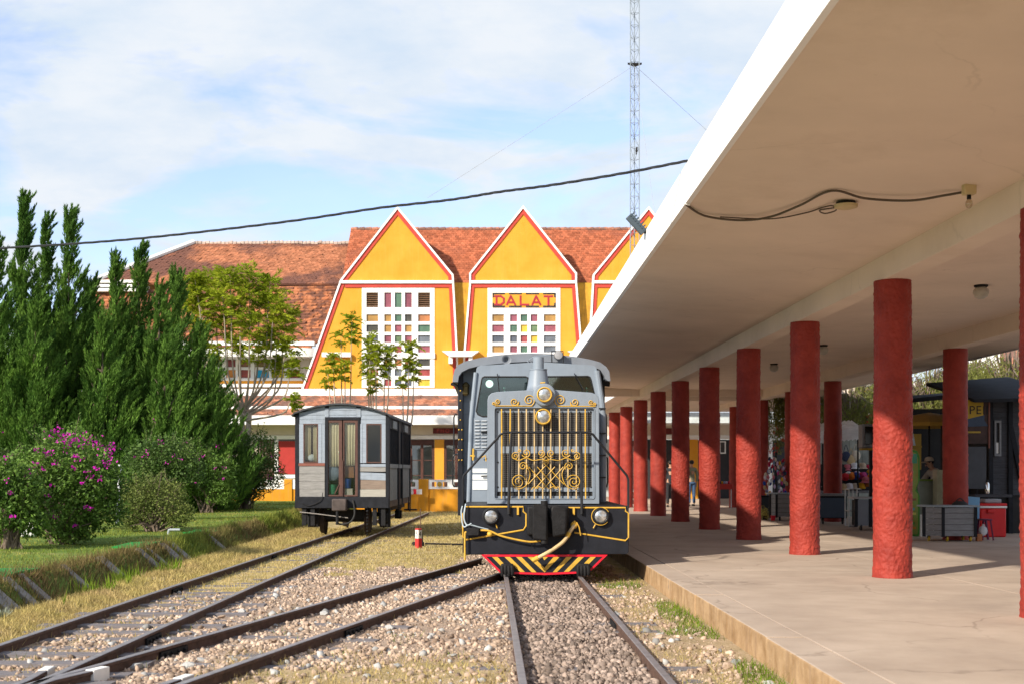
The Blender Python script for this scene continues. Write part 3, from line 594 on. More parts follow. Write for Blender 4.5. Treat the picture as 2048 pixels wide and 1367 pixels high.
# hood with grille
hoodp = [(258,893),(260,325),(266,303),(282,288),(310,281),(540,268),(600,268),(828,285),(852,293),(866,308),(870,330),(872,893)]
def rrect(x0_, y0_, x1_, y1_, r_, k=4):
    out = []
    for cx_, cy_, a0 in ((x1_-r_, y0_+r_, -90), (x1_-r_, y1_-r_, 0), (x0_+r_, y1_-r_, 90), (x0_+r_, y0_+r_, 180)):
        for i in range(k+1):
            q = math.radians(a0+90*i/k); out.append((cx_+r_*math.cos(q), cy_+r_*math.sin(q)))
    return out
HP = xz(L3, hoodp, YH)
hood = MB().plate(HP, [xz(L3, rrect(296,366,846,866,12), YH)], YH, YH+.07).build('hood', loco_grey, loco, bevel=.022)
HB = [(x, z) for x, z in HP]
MB().plate(HB, None, YH+.071, YC-.03).build('hood_shell', loco_grey, loco, sm=30)
gp = MB().plate(xz(L3, rrect(300,370,842,862,6), YH), [xz(L3, [(332,392),(832,392),(832,578),(332,578)], YH), xz(L3, [(332,616),(832,616),(832,803),(332,803)], YH), xz(L3, [(312,826),(836,826),(836,850),(312,850)], YH)], YH+.045, YH+.062).build('grille_frame', loco_grey, hood)
MB().tube([L3(a, b_, YH-.004) for a, b_ in rrect(297,367,845,866,12)]+[L3(*rrect(297,367,845,866,12)[0], YH-.004)], .008, 6).build('grille_beading', loco_grey, hood)
rm_ = MB()
mesh_wire = M('radiator_wire', (.16,.15,.14), .6, metal=.3, var=.2)
for (ya, yb_) in ((392,578),(616,803)):
    k = 335
    while k < 832:
        p0, p1 = L3(k, ya, YH+.058), L3(k, yb_, YH+.058); rm_.beam(p0, p1, .005, .005, (0, 1, 0)); k += 11.5
    k = ya+6
    while k < yb_:
        p0, p1 = L3(334, k, YH+.056), L3(832, k, YH+.056); rm_.beam(p0, p1, .005, .005, (0, 1, 0)); k += 11.5
tag(rm_.build('radiator_mesh', mesh_wire, gp, sm=0), kind='stuff')
a, b_ = L3(305,375,YH), L3(840,858,YH); MB().box(a[0], b_[0], YH+.0635, YH+.069, b_[2], a[2]).build('radiator_core', inside_dark, gp)
for zx in (318, 318, 824, 824):
    pass
for i, (zx, zy) in enumerate(((316,390),(316,535),(316,665),(316,800),(824,390),(824,535),(824,665),(824,800))):
    x, y, z = L3(zx, zy, YH+.04); MB().lathe([(.012,0),(.012,-.006),(.006,-.009)], (x, y, z), 'y', 8).build('bolt', iron_dark, gp)
for i, zx in enumerate((337,385,430,473,516,563,607,654,702,747,795)):
    a, b_ = L3(zx, 374, YH-.004), L3(zx+R.uniform(-2, 2), 864, YH-.004)
    mid = L3(zx+R.uniform(-2, 2), 620, YH-.008)
    MB().tube(spline([a, mid, b_], 4), .0105, 8).build('grille_bar', gold if i in (0, 1, 10) else gold_pale, hood)
# scrollwork
def spiral(cx_, cy_, r_, turns, sgn, a0, k=40, r_in=.12):
    return [(cx_+(r_*(1-(1-r_in)*t_))*math.cos(a0+sgn*turns*2*math.pi*t_), cy_+(r_*(1-(1-r_in)*t_))*math.sin(a0+sgn*turns*2*math.pi*t_)) for t_ in [i/k for i in range(k+1)]]
def scroll(pts, name='scroll', r_=.007, Y=None, mat=None): return MB().tube([L3(a, b_, Y or YH-.014) for a, b_ in pts], r_, 7).build(name, mat or gold, hood)
scroll([(300,357),(505,358)]+spiral(487,326,32,1.9,-1,math.pi*.35)); scroll([(850,360),(642,358)]+spiral(657,326,32,1.9,1,math.pi*.65))
scroll(spiral(406,335,23,1.7,1,-.1)[::-1]+[(430,342),(424,356)]); scroll(spiral(737,337,23,1.7,-1,math.pi+.1)[::-1]+[(714,343),(718,357)])
scroll(spiral(313,333,15,1.4,-1,2.2)); scroll(spiral(293,346,10,1.2,-1,.8)); scroll(spiral(826,338,14,1.4,1,1.0)); scroll(spiral(847,349,10,1.2,1,2.4))
YS = YH-.026
def sc2(pts): return scroll(pts, 'scroll', .0062, YS)
for s_ in (-1, 1):
    X_ = lambda d: 580+s_*d
    sc2([(X_(a), b_) for a, b_ in [(x-580, y) for x, y in spiral(748,632,22,1.6,1,-2.2)]] if s_ > 0 else [(1160-a, b_) for a, b_ in spiral(748,632,22,1.6,1,-2.2)])
    for (cx_, cy_, r_, tn, sg, a0) in ((688,615,25,1.7,1,.4), (607,617,22,1.6,1,1.2), (706,687,25,1.7,1,2.4), (732,772,40,2.1,1,3.4), (725,600,10,1.1,1,0)):
        sp_ = spiral(cx_, cy_, r_, tn, sg, a0); sc2(sp_ if s_ > 0 else [(1160-a, b_) for a, b_ in sp_])
    sc2([(X_(a), b_) for a, b_ in [(v_.x, v_.y) for v_ in spline([(182,640,0),(150,655,0),(110,642,0),(70,655,0),(20,650,0),(-14,662,0)], 6)]])
    sc2([(X_(v_.x), v_.y) for v_ in spline([(112,688,0),(95,705,0),(88,740,0),(108,790,0),(150,812,0),(178,800,0)], 6)])
    sc2([(X_(v_.x), v_.y) for v_ in spline([(20,808,0),(40,798,0),(48,808,0),(66,800,0),(80,815,0)], 5)])
    for d in (0, 52, 104):
        p0, p1 = (-98+d, 688+d*.02), (8+d*.94, 812-0*d)
        y0_, y1_ = 690, 812
        sc2([(X_(-95+d*.9), y0_-(10 if d == 104 else 0)), (X_(15+d*.9 if d < 104 else 98), y1_ if d < 104 else 785)])
sc2([(563,652),(580,670),(597,652),(580,634),(563,652)]); sc2([(566,668),(580,684),(594,668),(580,652)])
# headlamps on the hood
hx, hy, hzz = L3(571, 297, YH-.06)
MB().lathe([(.165, .12), (.165, -.02), (.15, -.035), (.12, -.04)], (hx, hy, hzz), 'y', 32).build('lamp_housing', loco_grey, loco)
lamp((hx, hy-.035, hzz), .118, .092, loco, loco_grey, gold); 
MB().tube([L3(548,232,YH-.05), L3(575,230,YH-.05)], .01, 6).build('lamp_latch', gold, loco)
hx2, hy2, hz2 = L3(565, 417, YH-.05); lamp((hx2, hy2, hz2), .12, .095, loco, gold, gold)
# air cleaner stack
sxx, _, z_t = Z3(1093, 140, 19.75); _, _, z_c = Z3(1093, 278, 19.75); _, _, z_b = Z3(1093, 545, 19.75)
MB().lathe([(.195, z_b-.06), (.188, z_b), (.165, z_b+.1), (.128, z_c-.02), (.135, z_c-.015), (.135, z_c), (.084, z_c+.002), (.082, z_t), (.07, z_t+.003)], (sxx, 19.75, 0), 'z', 28).build('exhaust_stack', loco_grey, loco)
# cab nose
cabp = [(200,152),(207,143),(222,138),(495,121),(545,118),(828,136),(846,141),(856,152),(893,350),(903,600),(903,892),(150,892),(158,600),(165,420)]
wl = [(430,400),(437,378),(460,366),(945,366),(968,376),(976,400),(968,600),(700,830),(440,830),(385,806),(366,770)]
wr = [(1195,365),(1670,360),(1694,370),(1706,395),(1758,600),(1300,640),(1195,600)]
cabn = MB().plate(xz(L3, cabp, YC), [xz(Z3, wl, YC), xz(Z3, wr, YC)], YC, YC+.05).build('cab_front', loco_grey, loco, bevel=.012)
for w_, sn in ((wl, 0), (wr, 1)):
    wd = MB().plate(xz(Z3, w_, YC), None, YC+.018, YC+.026).build('windscreen', glass_dark, cabn, sm=0)
    pts = [Z3(a, b_, YC-.002) for a, b_ in w_]; MB().tube(pts+[pts[0]], .012, 6).build('window_seal', rubber, cabn)
x, y, z = Z3(520, 447, YC+.008); MB().lathe([(.062, 0), (.062, -.002)], (x, y+.006, z), 'y', 24).build('sticker', M('mint_sticker', (.50,.80,.72), .5, var=.05), cabn)
for a, b_ in (((612,330),(640,560)), ((1512,325),(1620,520))):
    MB().tube([Z3(*a, YC-.03), Z3(*b_, YC-.03)], .008, 6).build('wiper', black_tube, cabn)
xl_, _, ztop = L3(205, 145, YC); xr_, _, _ = L3(855, 145, YC)
cs = MB(); pA = xz(L3, cabp, YC)
ring_f = [(x, YC+.052, z) for x, z in pA]; ring_b = [(x, YR-.02, z) for x, z in pA]; k = len(pA)
cs.add(ring_f+ring_b, [(i, i+k, (i+1) % k+k, (i+1) % k) for i in range(k)]); cso = cs.build('cab_shell', loco_grey, loco, sm=40)
sol = cso.modifiers.new('solid', 'SOLIDIFY'); sol.thickness = .03; sol.offset = 1
# seats seen through the windscreens
for sx_ in (-.0, 1.35):
    s_ = MB().box(sx_-.22, sx_+.22, YC+.42, YC+.54, 1.9, 2.92).build('seat_back', inside_green, loco, bevel=.06); MB().box(sx_-.24, sx_+.24, YC+.1, YC+.5, 1.75, 1.9).build('seat_cushion', inside_green, s_, bevel=.04)
    MB().tube([(sx_+.2, YC+.2, 1.8), (sx_+.25, YC+.16, 2.95)], .012, 6).build('lever', chrome, loco); MB().ball((sx_+.25, YC+.16, 2.97), .028).build('lever_knob', chrome, loco)
# louvres and panels on the nose
lv = MB().plate(xz(L3, [(185,425),(262,420),(262,598),(185,598)], YC), None, YC-.012, YC-.001).build('louvre_panel', loco_grey, loco)
for k in range(9):
    for c0, c1 in ((190,217),(226,256)):
        a, b_ = L3(c0, 440+18*k, YC-.02), L3(c1, 440+18*k, YC-.02); MB().beam((a[0], YC-.022, a[2]), (b_[0], YC-.022, b_[2]), .03, .018, (0, .4, 1)).build('louvre', M('louvre_grey', (.42,.45,.48), .5) if k == 0 and c0 == 190 else bpy.data.materials['louvre_grey'], lv, bevel=.004)
whp = M('white_panel_paint', (.72,.74,.74), .5, var=.06)
for ya, yb_ in ((700,722),(733,760),(766,815)):
    MB().plate(xz(L3, [(178,yb_),(258,yb_),(258,ya),(178,ya)], YC), None, YC-.012, YC-.001).build('white_panel', whp, loco, sm=0)
MB().tube([L3(183,590,YC-.04), L3(181,655,YC-.04)], .016, 8).build('yellow_valve', gold, loco); MB().tube([L3(165,630,YC-.04), L3(190,632,YC-.04)], .014, 8).build('valve_handle', gold, loco)
MB().tube([L3(225,640,YC-.05), L3(250,628,YC-.05), L3(252,660,YC-.05)], .01, 6).build('small_pipe', gold, loco)
MB().tube([L3(225,742,YC-.05), L3(258,740,YC-.05)], .012, 6).build('latch', black_tube, loco); MB().tube([L3(225,502,YC-.05), L3(262,498,YC-.05)], .018, 6).build('latch', black_tube, loco)
MB().tube([L3(168,170,YC-.02) if 0 else L3(196,175,YC-.005), L3(170,430,YC-.005), L3(163,640,YC-.005), L3(156,885,YC-.005)], .035, 10).build('corner_moulding', loco_grey, loco)
MB().tube([L3(858,165,YC-.005), L3(885,340,YC-.005), L3(893,420,YC-.005), L3(893,885,YC-.005)], .05, 10).build('corner_moulding', loco_grey, loco)
for zy in (373, 508, 628, 748):
    MB().box(*(L3(868,zy,YC)[0], L3(905,zy,YC)[0]), YC-.07, YC-.05, L3(0,zy+4,YC)[2], L3(0,zy-4,YC)[2]).build('pipe_clamp', black_tube, loco)
# rear cab and roof
XL, XRr = Z3(150, 500, YR)[0], Z3(1870, 500, YR)[0]
ZE = Z3(0, 430, YR)[2]
rp_o = [(92,440),(100,370),(118,300),(160,245),(250,200),(400,165),(600,133),(800,117),(1000,110),(1250,118),(1500,148),(1700,185),(1800,215),(1870,265),(1905,320),(1918,430)]
rp_i = [(1858,425),(1850,370),(1800,300),(1700,262),(1500,235),(1250,212),(1000,205),(800,215),(600,232),(400,255),(280,285),(200,325),(165,375),(155,440)]
MB().plate(xz(Z3, rp_o+rp_i, YR), None, YR-.28, 26.2).build('cab_roof', roof_grey, loco, sm=30)
MB().box(XL+.05, XRr-.05, YR+.12, 26.0, zdeck+.005, 3.42).build('rear_cab', loco_grey, loco)
for sx_, nm in ((XL, 1), (XRr-.09, 0)):
    o = MB().box(sx_, sx_+.09, YR-.02, 26.05, .86 if nm else 1.12, 3.30).build('side_sheet', loco_black, loco, bevel=.01)
    for zy in (530, 645, 755, 870, 985, 1100, 1220, 1340):
        z_ = Z3(0, zy, YR)[2]
        for dx in ((.02, .07) if zy > 900 else (.045,)):
            MB().ball((sx_+dx, YR-.022, z_), .013, 8, 6).build('rivet', gold, o)
for k in range(9):
    z_ = 1.25+.22*k; MB().box(XL+.091, XL+.33, YR+.1, YR+.118, z_, z_+.212).build('wall_board', loco_grey, loco, sm=0)
lt = MB().lathe([(.02,.12),(.05,.09),(.07,.05),(.055,.04),(.05,-.06),(.06,-.075),(.03,-.11)], Z3(245,510,YR-.02), 'z', 6).build('lantern', M('old_brass', (.10,.075,.03), .4, metal=.6), loco, sm=0)
for pts in ([(95,405),(82,405),(76,420),(76,600),(80,622),(96,622)], [(95,624),(78,624),(70,640),(70,785),(76,798),(96,798)]):
    MB().tube([L3(a, b_, YR-.02) for a, b_ in pts], .013, 8).build('grab_rail', black_tube, loco)
for pts in ([(898,402),(908,404),(911,420),(911,560)], [(905,640),(916,640),(918,770),(912,800),(900,802)]):
    MB().tube([L3(a, b_, YR-.02) for a, b_ in pts], .013, 8).build('grab_rail', black_tube, loco)
MB().beam(L3(60,236,YR-.05), L3(100,250,YR-.05), .06, .05).build('gutter_end', iron_dark, loco); MB().beam(L3(890,236,YR-.05), L3(928,240,YR-.05), .1, .07).build('gutter_end', iron_dark, loco)
# horn, spotlight and wiring on the roof
hx3, hy3, hz3 = Z3(720, 168, YR-.62)
MB().lathe([(.03, .4), (.035, .15), (.05, .05), (.075, -.02), (.08, -.03), (.06, -.02), (.02, .06)], (hx3, hy3, hz3), 'y', 20).build('horn', roof_grey, loco)
sx3, sy3, sz3 = Z3(1328, 115, YR-.42)
sl = MB().lathe([(.05, .16), (.072, .1), (.075, -.02), (.068, -.03)], (sx3, sy3, sz3), 'y', 20).build('spotlight', M('spot_grey', (.12,.12,.12), .5), loco); MB().lathe([(.066, -.031), (.04, -.04), (.002, -.042)], (sx3, sy3, sz3), 'y', 20).build('lens', M('grey_glass', (.3,.3,.31), .15), sl)
MB().tube([Z3(1250,205,YR-.42), Z3(1248,68,YR-.42), Z3(1382,68,YR-.42), Z3(1384,205,YR-.42)], .01, 6).build('spotlight_bracket', black_tube, sl)
MB().tube(spline([Z3(960,190,YR-.4), Z3(1040,135,YR-.42), Z3(1150,120,YR-.42), Z3(1240,110,YR-.42), Z3(1300,110,YR-.3)], 6), .007, 6).build('spotlight_cable', loco_grey, sl)
for zx in (975, 1010):
    MB().tube([Z3(zx,215,YR-.5), Z3(zx,175,YR-.5), Z3(zx+25,172,YR-.5)], .012, 6).build('roof_pipe', roof_grey, loco)
# unseen carriage, added behind the cab for its shade on the columns; running gear
MB().plate([(AX-1.14, zdeck), (AX+1.14, zdeck), (AX+1.14, 3.5), (AX+1.02, 3.72), (AX+.7, 3.86), (AX, 3.92), (AX-.7, 3.86), (AX-1.02, 3.72), (AX-1.14, 3.5)], None, 26.6, 37.2).build('unseen_carriage_body', loco_grey, loco, sm=30)
MB().box(AX-1.15, AX+1.15, 26.0, 37.4, .85, zdeck-.002).build('carriage_running_board', loco_black, loco)
wheel_prof = [(.08,-.07),(.12,-.07),(.30,-.05),(.36,-.05),(.375,-.02),(.375,.045),(.41,.05),(.415,.075),(.40,.08),(.1,.08)]
for wy in (19.55, 21.3, 24.2, 26, 32.5, 34.2):
    for sg in (-1, 1):
        MB().lathe([(r_, h*-sg) for r_, h in wheel_prof], (AX+sg*.56, wy, .1+.375), 'x', 28).build('wheel', iron_dark, loco)
    MB().tube([(AX-.6, wy, .475), (AX+.6, wy, .475)], .07, 10).build('axle', iron_dark, loco)
for sg in (-1, 1):
    for (ya, yb_) in ((19.2, 21.7), (23.8, 26.4), (32.1, 34.7)):
        MB().box(AX+sg*.78-.05, AX+sg*.78+.05, ya, yb_, .4, .62).build('bogie_frame', iron_dark, loco, bevel=.02)
MB().box(AX-.8, AX+.8, 22.2, 23.5, .3, .85).build('fuel_tank', iron_dark, loco, bevel=.06)
# ------------------------------------------------------------------ wooden wagon on the siding
YW = 31.0
def W2(zx, zy): q = P(560+zx*.24872, 780+zy*.24872, YW); return (q[0]-WX, q[2]-.1)
WX = P(683, 900, YW)[0]
wag = thing('wooden_wagon', 'small weathered wooden rail wagon with curtained double door', 'wagon', (WX, YW, .1), -.03)
def Wb(mb, name, mat, parent=None, **k): return mb.build(name, mat, parent or wag, local=True, **k)
grey_blue = M('faded_blue_grey_wood', (.27,.315,.375), .8, var=.16, scale=5, stretch=(1,4,9), streak=.35, streak_col=(.17,.175,.18), bump=.25, bscale=30, wear=.14, wear_col=(.26,.24,.21), wscale=12)
grey_wood = M('bare_grey_wood', (.25,.245,.235), .85, var=.22, scale=4, stretch=(1,4,10), bump=.3, bscale=30, wear=.2, wear_col=(.36,.35,.31), wscale=10)
brown_board = M('brown_bare_board', (.22,.17,.135), .85, var=.25, scale=4, stretch=(1,4,12), bump=.3)
cream_board = M('cream_board', (.35,.335,.29), .85, var=.15, scale=4, stretch=(1,4,12), bump=.25, wear=.15, wear_col=(.3,.26,.2))
wag_black = M('wagon_black', (.013,.0145,.019), .65, spec=.22, var=.35, scale=8, wear=.14, wear_col=(.14,.11,.09), wscale=18, bump=.15)
door_brown = M('wagon_door_brown', (.085,.04,.03), .55, var=.25, scale=7)
curtain_m = M('cream_curtain', (.62,.55,.38), .85, var=.12, scale=6, sub=.15)
pane_m = thin_glass('wagon_glass', (.8,.82,.8), .05, .04)
HWD, LEN = 1.115, 5.8
x_ = lambda zx: W2(zx, 0)[0]; z_ = lambda zy: W2(0, zy)[1]
def fb(name, mat, xa, xb, ya, yb, y0=0.0, th=.03, **k): return Wb(MB().box(x_(xa), x_(xb), y0, y0+th, z_(yb), z_(ya)), name, mat, **k)
# front wall boards, each a piece
arc = [(120,182),(200,155),(300,130),(400,115),(480,110),(560,114),(660,128),(760,153),(870,192)]
def arc_y(zx): return float(np.interp(zx, [a for a, _ in arc], [b for _, b in arc]))
for (xa, xb) in ((152,360),(392,612),(650,850)):
    ys_ = [266, 232, 196, 158, 118]
    for k in range(4):
        yb, yt = ys_[k], ys_[k+1]+2
        if xa == 392 and yb > 215: yb = 214
        if yb <= max(arc_y(xa), arc_y(xb))+4: 
            if yt > 0 and yb <= min(arc_y(xa), arc_y(xb))+6: continue
        pa, pb = max(yt, arc_y(xa)+6), max(yt, arc_y(xb)+6)
        pm = max(yt, arc_y((xa+xb)/2)+6)
        if pa >= yb-3 and pb >= yb-3: continue
        Wb(MB().plate([(x_(xa), z_(yb)), (x_(xb), z_(yb)), (x_(xb), z_(min(pb, yb-2))), (x_((xa+xb)/2), z_(min(pm, yb-4))), (x_(xa), z_(min(pa, yb-2)))], None, .01+.004*(k % 2), .04), 'gable_board', grey_blue, sm=0)
for xa, xb in ((360,391),(614,649)): fb('gable_post', grey_blue, xa, xb, 140, 214, -.006, .04)
for xa, xb in ((152,186),(306,334),(336,360),(645,664),(666,694),(818,850)): fb('window_post', grey_blue, xa, xb, 268, 582, -.004+R.uniform(0,.01), .035)
for ya, yb, m_ in ((606,668,cream_board),(670,730,grey_wood),(732,790,cream_board),(792,852,grey_wood)): fb('board', grey_wood if m_ is grey_wood else grey_wood, 148, 358, ya, yb, .004+R.uniform(0,.008), .03)
fb('sill_board', M('red_brown_sill', (.20,.075,.055), .7), 148, 360, 583, 605, -.012, .05)
for ya, yb, m_, tl in ((590,612,grey_blue,0),(614,650,grey_wood,.01),(656,714,grey_blue,.035),(718,790,brown_board,.02),(794,854,cream_board,.0)):
    o = Wb(MB().plate([(x_(642), z_(yb)), (x_(850), z_(yb+tl*220)), (x_(850), z_(ya+tl*220)), (x_(642), z_(ya))], None, R.uniform(0,.008), .03), 'board', m_, sm=0)
for xa, xb in ((120,150),(851,880)): fb('corner_post', wag_black, xa, xb, arc_y(xa)+10, 860, -.01, .12, bevel=.008)
# windows
def pane(xa, xb, ya, yb, name='window'):
    fr2 = Wb(MB().plate([(x_(xa), z_(yb)), (x_(xb), z_(yb)), (x_(xb), z_(ya)), (x_(xa), z_(ya))], [[(x_(xa+9), z_(yb-9)), (x_(xb-9), z_(yb-9)), (x_(xb-9), z_(ya+9)), (x_(xa+9), z_(ya+9))]], .0, .04), name, door_brown, sm=0)
    Wb(MB().box(x_(xa+8), x_(xb-8), .02, .026, z_(yb-8), z_(ya+8)), 'pane', pane_m, fr2, sm=0); return fr2
w1 = pane(186,305,266,580); w2 = pane(694,817,268,582)
def curtain(xa, xb, ya, yb, y0, name='curtain', k=26, taper=0, parent=None):
    vs = []; fs = []; h = 10
    for j in range(h+1):
        t_ = j/h
        for i in range(k+1):
            s_ = i/k; xx = xa+(xb-xa)*s_; xx = xx+(((xa+xb)/2)-xx)*taper*t_
            vs.append((x_(xx), y0+.022*math.sin(s_*k*.9+.7*math.sin(t_*3))*(.4+.6*t_), z_(ya+(yb-ya)*t_)))
    for j in range(h):
        for i in range(k): fs.append((j*(k+1)+i, j*(k+1)+i+1, (j+1)*(k+1)+i+1, (j+1)*(k+1)+i))
    o = Wb(MB().add(vs, fs), name, curtain_m, parent, sm=60); md = o.modifiers.new('s', 'SOLIDIFY'); md.thickness = .004; return o
curtain(190,240,272,560,.10); curtain(262,300,272,575,.09); 
cloth_w = M('pale_cloth', (.5,.54,.56), .9)
Wb(MB().ball((x_(245), .12, z_(540)), (.10,.06,.09)), 'white_bundle', cloth_w)
# double door
fb('door_frame', wag_black, 364, 386, 215, 852, -.015, .07); fb('door_frame', wag_black, 626, 642, 215, 852, -.015, .07); fb('door_head', wag_black, 364, 642, 213, 236, -.02, .08)
for xa, xb in ((386,500),(508,626)):
    lf = Wb(MB().plate([(x_(xa), z_(850)), (x_(xb), z_(850)), (x_(xb), z_(237)), (x_(xa), z_(237))], [[(x_(xa+(4 if xa < 400 else 10)), z_(838)), (x_(xb-(28 if xa < 400 else 22)), z_(838)), (x_(xb-(28 if xa < 400 else 22)), z_(258)), (x_(xa+(4 if xa < 400 else 10)), z_(258))]], .0, .045), 'door_leaf', door_brown, sm=0, bevel=.004)
    Wb(MB().box(x_(xa+4), x_(xb-20), .022, .028, z_(839), z_(257)), 'pane', pane_m, lf, sm=0)
curtain(388,472,258,612,.075, taper=.05); curtain(516,604,258,605,.075, taper=.15)
blue_c = M('blue_grey_cloth', (.16,.20,.25), .9, var=.3); Wb(MB().ball((x_(418), .12, z_(665)), (.20,.07,.19)), 'cloth_bundle', blue_c)
Wb(MB().lathe([(.09,0),(.11,.02),(.12,.24),(.125,.25)], (x_(418), .17, z_(838)), 'z', 18), 'green_pail', M('green_plastic', (.04,.22,.13), .4))
Wb(MB().lathe([(.09,0),(.10,.02),(.11,.22),(.118,.23)], (x_(530), .16, z_(785)), 'z', 18), 'blue_bucket', M('blue_plastic', (.02,.09,.42), .35))
Wb(MB().box(x_(510), x_(580), .06, .26, z_(838), z_(788)), 'white_box', M('worn_box', (.45,.42,.38), .8))
b4 = Wb(MB().box(x_(512), x_(590), .1, .3, z_(700), z_(600)), 'cardboard_box', M('cardboard', (.26,.12,.05), .8))
Wb(MB().tube([(x_(505), -.02, z_(560)), (x_(505), -.02, z_(850))], .012, 6), 'door_bar', door_brown); Wb(MB().beam((x_(475), -.01, z_(755)), (x_(440), -.01, z_(830)), .02, .02), 'door_brace', door_brown)
Wb(MB().ball((x_(474), -.012, z_(495)), .013, 8, 6), 'door_knob', chrome)
# floor, inner back wall, sides
Wb(MB().box(-HWD+.04, HWD-.04, .3, LEN-.05, z_(870), z_(852)), 'floor', brown_board)
Wb(MB().box(-HWD+.06, HWD-.06, .62, .66, z_(850), z_(200)), 'inner_partition', inside_dark)
for sg in (-1, 1):
    xo = HWD*sg
    def sb(name, mat, y0, y1, z0, z1, d0=0, th=.04, **k):
        xa, xb = sorted((xo-sg*d0, xo-sg*(d0+th))); return Wb(MB().box(xa, xb, y0, y1, z0, z1), name, mat, **k)
    zw0, zw1 = z_(620), z_(588); zt_ = z_(300); zs_ = z_(890); ze = z_(205)
    sb('waist_rail', grey_wood, .12, LEN-.1, zw0, zw1, -.012, .05); sb('top_rail', wag_black, .12, LEN-.1, zt_, ze, .0, .05)
    sb('bottom_rail', M('worn_bottom_rail', (.13,.085,.06), .8, var=.3), .12, LEN-.1, z_(940), zs_, .0, .05)
    for yp in (.11, 2.35, 3.35, LEN-.13): sb('side_post', wag_black, yp, yp+.12, z_(940), ze, -.02, .07)
    sb('side_door', wag_black, 2.48, 3.34, z_(930), zt_, .02, .04)
    for k in range(14):
        for ya, yb in ((.24, 2.34), (3.48, LEN-.14)):
            w_ = (yb-ya)/14; sb('side_board', grey_wood, ya+w_*k+.004, ya+w_*(k+1)-.004, zs_+.002, zw0-.002, .012+R.uniform(0,.006), .02, sm=0)
    for ya, yb in ((.24, 2.34), (3.48, LEN-.14)):
        for k in range(9): sb('window_bar', M('bar_grey', (.12,.11,.11), .7) if k < 0 else wag_black, ya+(yb-ya)*(k+.5)/9-.02, ya+(yb-ya)*(k+.5)/9+.02, zw1+.002, zt_-.002, .01, .03, sm=0)
    sb('side_backing', inside_dark, .15, LEN-.15, z_(935), ze, .075, .01)
    for ya in (.9, 3.9): sb('hanging_panel', grey_wood, ya, ya+.9, z_(292), z_(230), -.03, .02)
Wb(MB().box(-HWD, HWD, LEN-.04, LEN, z_(940), z_(200)), 'rear_wall', grey_wood)
# arched roof
ro = MB(); k = len(arc)+4
ao = [(96,196)]+[(a, b_-8) for a, b_ in arc]+[(892,204)]
pts = [(x_(a), z_(b_)) for a, b_ in ao]; pin = [(x_(a), z_(b_+13)) for a, b_ in ao][::-1]
Wb(MB().plate(pts+pin, None, -.10, LEN+.1), 'roof', M('tarred_roof', (.035,.037,.042), .75, var=.35, scale=5, bump=.25, wear=.12, wear_col=(.12,.12,.12)), sm=30)
# underframe
fb('buffer_beam', wag_black, 118, 878, 853, 945, -.03, .16, bevel=.012)
for sg in (-1, 1): Wb(MB().box(sg*.9-.06, sg*.9+.06, .14, LEN-.05, z_(985), z_(942)), 'sole_bar', iron_dark)
Wb(MB().box(x_(428), x_(545), -.26, -.03, z_(965), z_(868)), 'coupler', M('rusty_coupler', (.07,.055,.05), .75, var=.4, bump=.3), bevel=.03)
Wb(MB().tube([(x_(470), -.2, z_(960)), (x_(470), -.2, z_(1075))], .035, 8), 'drawbar', iron_dark)
Wb(MB().tube(spline([(x_(590), -.05, z_(880)), (x_(605), -.1, z_(990)), (x_(570), -.14, z_(1055)), (x_(500), -.14, z_(1072)), (x_(455), -.1, z_(1062))], 6), .022, 8), 'brake_hose', rubber)
Wb(MB().tube([(x_(160), -.05, z_(975)), (x_(300), -.07, z_(990)), (x_(550), -.06, z_(1022))], .012, 6), 'uncoupling_rod', M('bare_rod', (.25,.23,.21), .6))
ch = MB()
for k in range(9): ch.lathe([(.012,-.02),(.03,0),(.012,.02)], (x_(706), -.06, z_(940+k*27)), 'y' if k % 2 else 'x', 8)
Wb(ch, 'safety_chain', iron_dark)
Wb(MB().tube(spline([(x_(345), -.04, z_(820)), (x_(330), -.06, z_(880)), (x_(240), -.05, z_(925)), (x_(180), -.05, z_(905))], 6), .01, 6), 'loose_cable', iron_dark)
wprof = [(.08,-.06),(.26,-.05),(.32,-.05),(.33,-.02),(.335,.04),(.37,.045),(.375,.065),(.1,.07)]
for wy in (.75, 4.6):
    for sg in (-1, 1):
        Wb(MB().lathe([(r_, h*-sg) for r_, h in wprof], (sg*.555, wy, .335), 'x', 26), 'wheel', M('rusty_wheel', (.05,.035,.03), .8, var=.4), sm=35)
        ab = Wb(MB().box(sg*.9-.09, sg*.9+.09, wy-.13, wy+.13, .22, .45), 'axle_box', iron_dark, bevel=.02)
        Wb(MB().beam((sg*.9, wy-.45, .50), (sg*.9, wy+.45, .50), .07, .09), 'leaf_spring', iron_dark)
        for dy in (-.45, .45): Wb(MB().box(sg*.9-.02, sg*.9+.02, wy+dy-.04, wy+dy+.04, .45, z_(980)), 'spring_hanger', iron_dark)
    Wb(MB().tube([(-.6, wy, .335), (.6, wy, .335)], .06, 10), 'axle', iron_dark)
for xa, xb in ((205,300),(790,880)): Wb(MB().box(x_(xa), x_(xb), .25, .34, z_(1100), z_(944)), 'axle_guard', iron_dark, bevel=.02); Wb(MB().box(x_(xa)+.05, x_(xb)-.05, .16, .25, z_(1060), z_(985)), 'axle_cover', iron_dark, bevel=.03)
Wb(MB().box(x_(330), x_(690), .5, .6, z_(1040), z_(960)), 'brake_beam', iron_dark)
for xx in (190, 260, 760, 830): Wb(MB().box(x_(xx)-.05, x_(xx)+.05, .02, .1, z_(1085), z_(944)), 'brake_hanger', iron_dark)
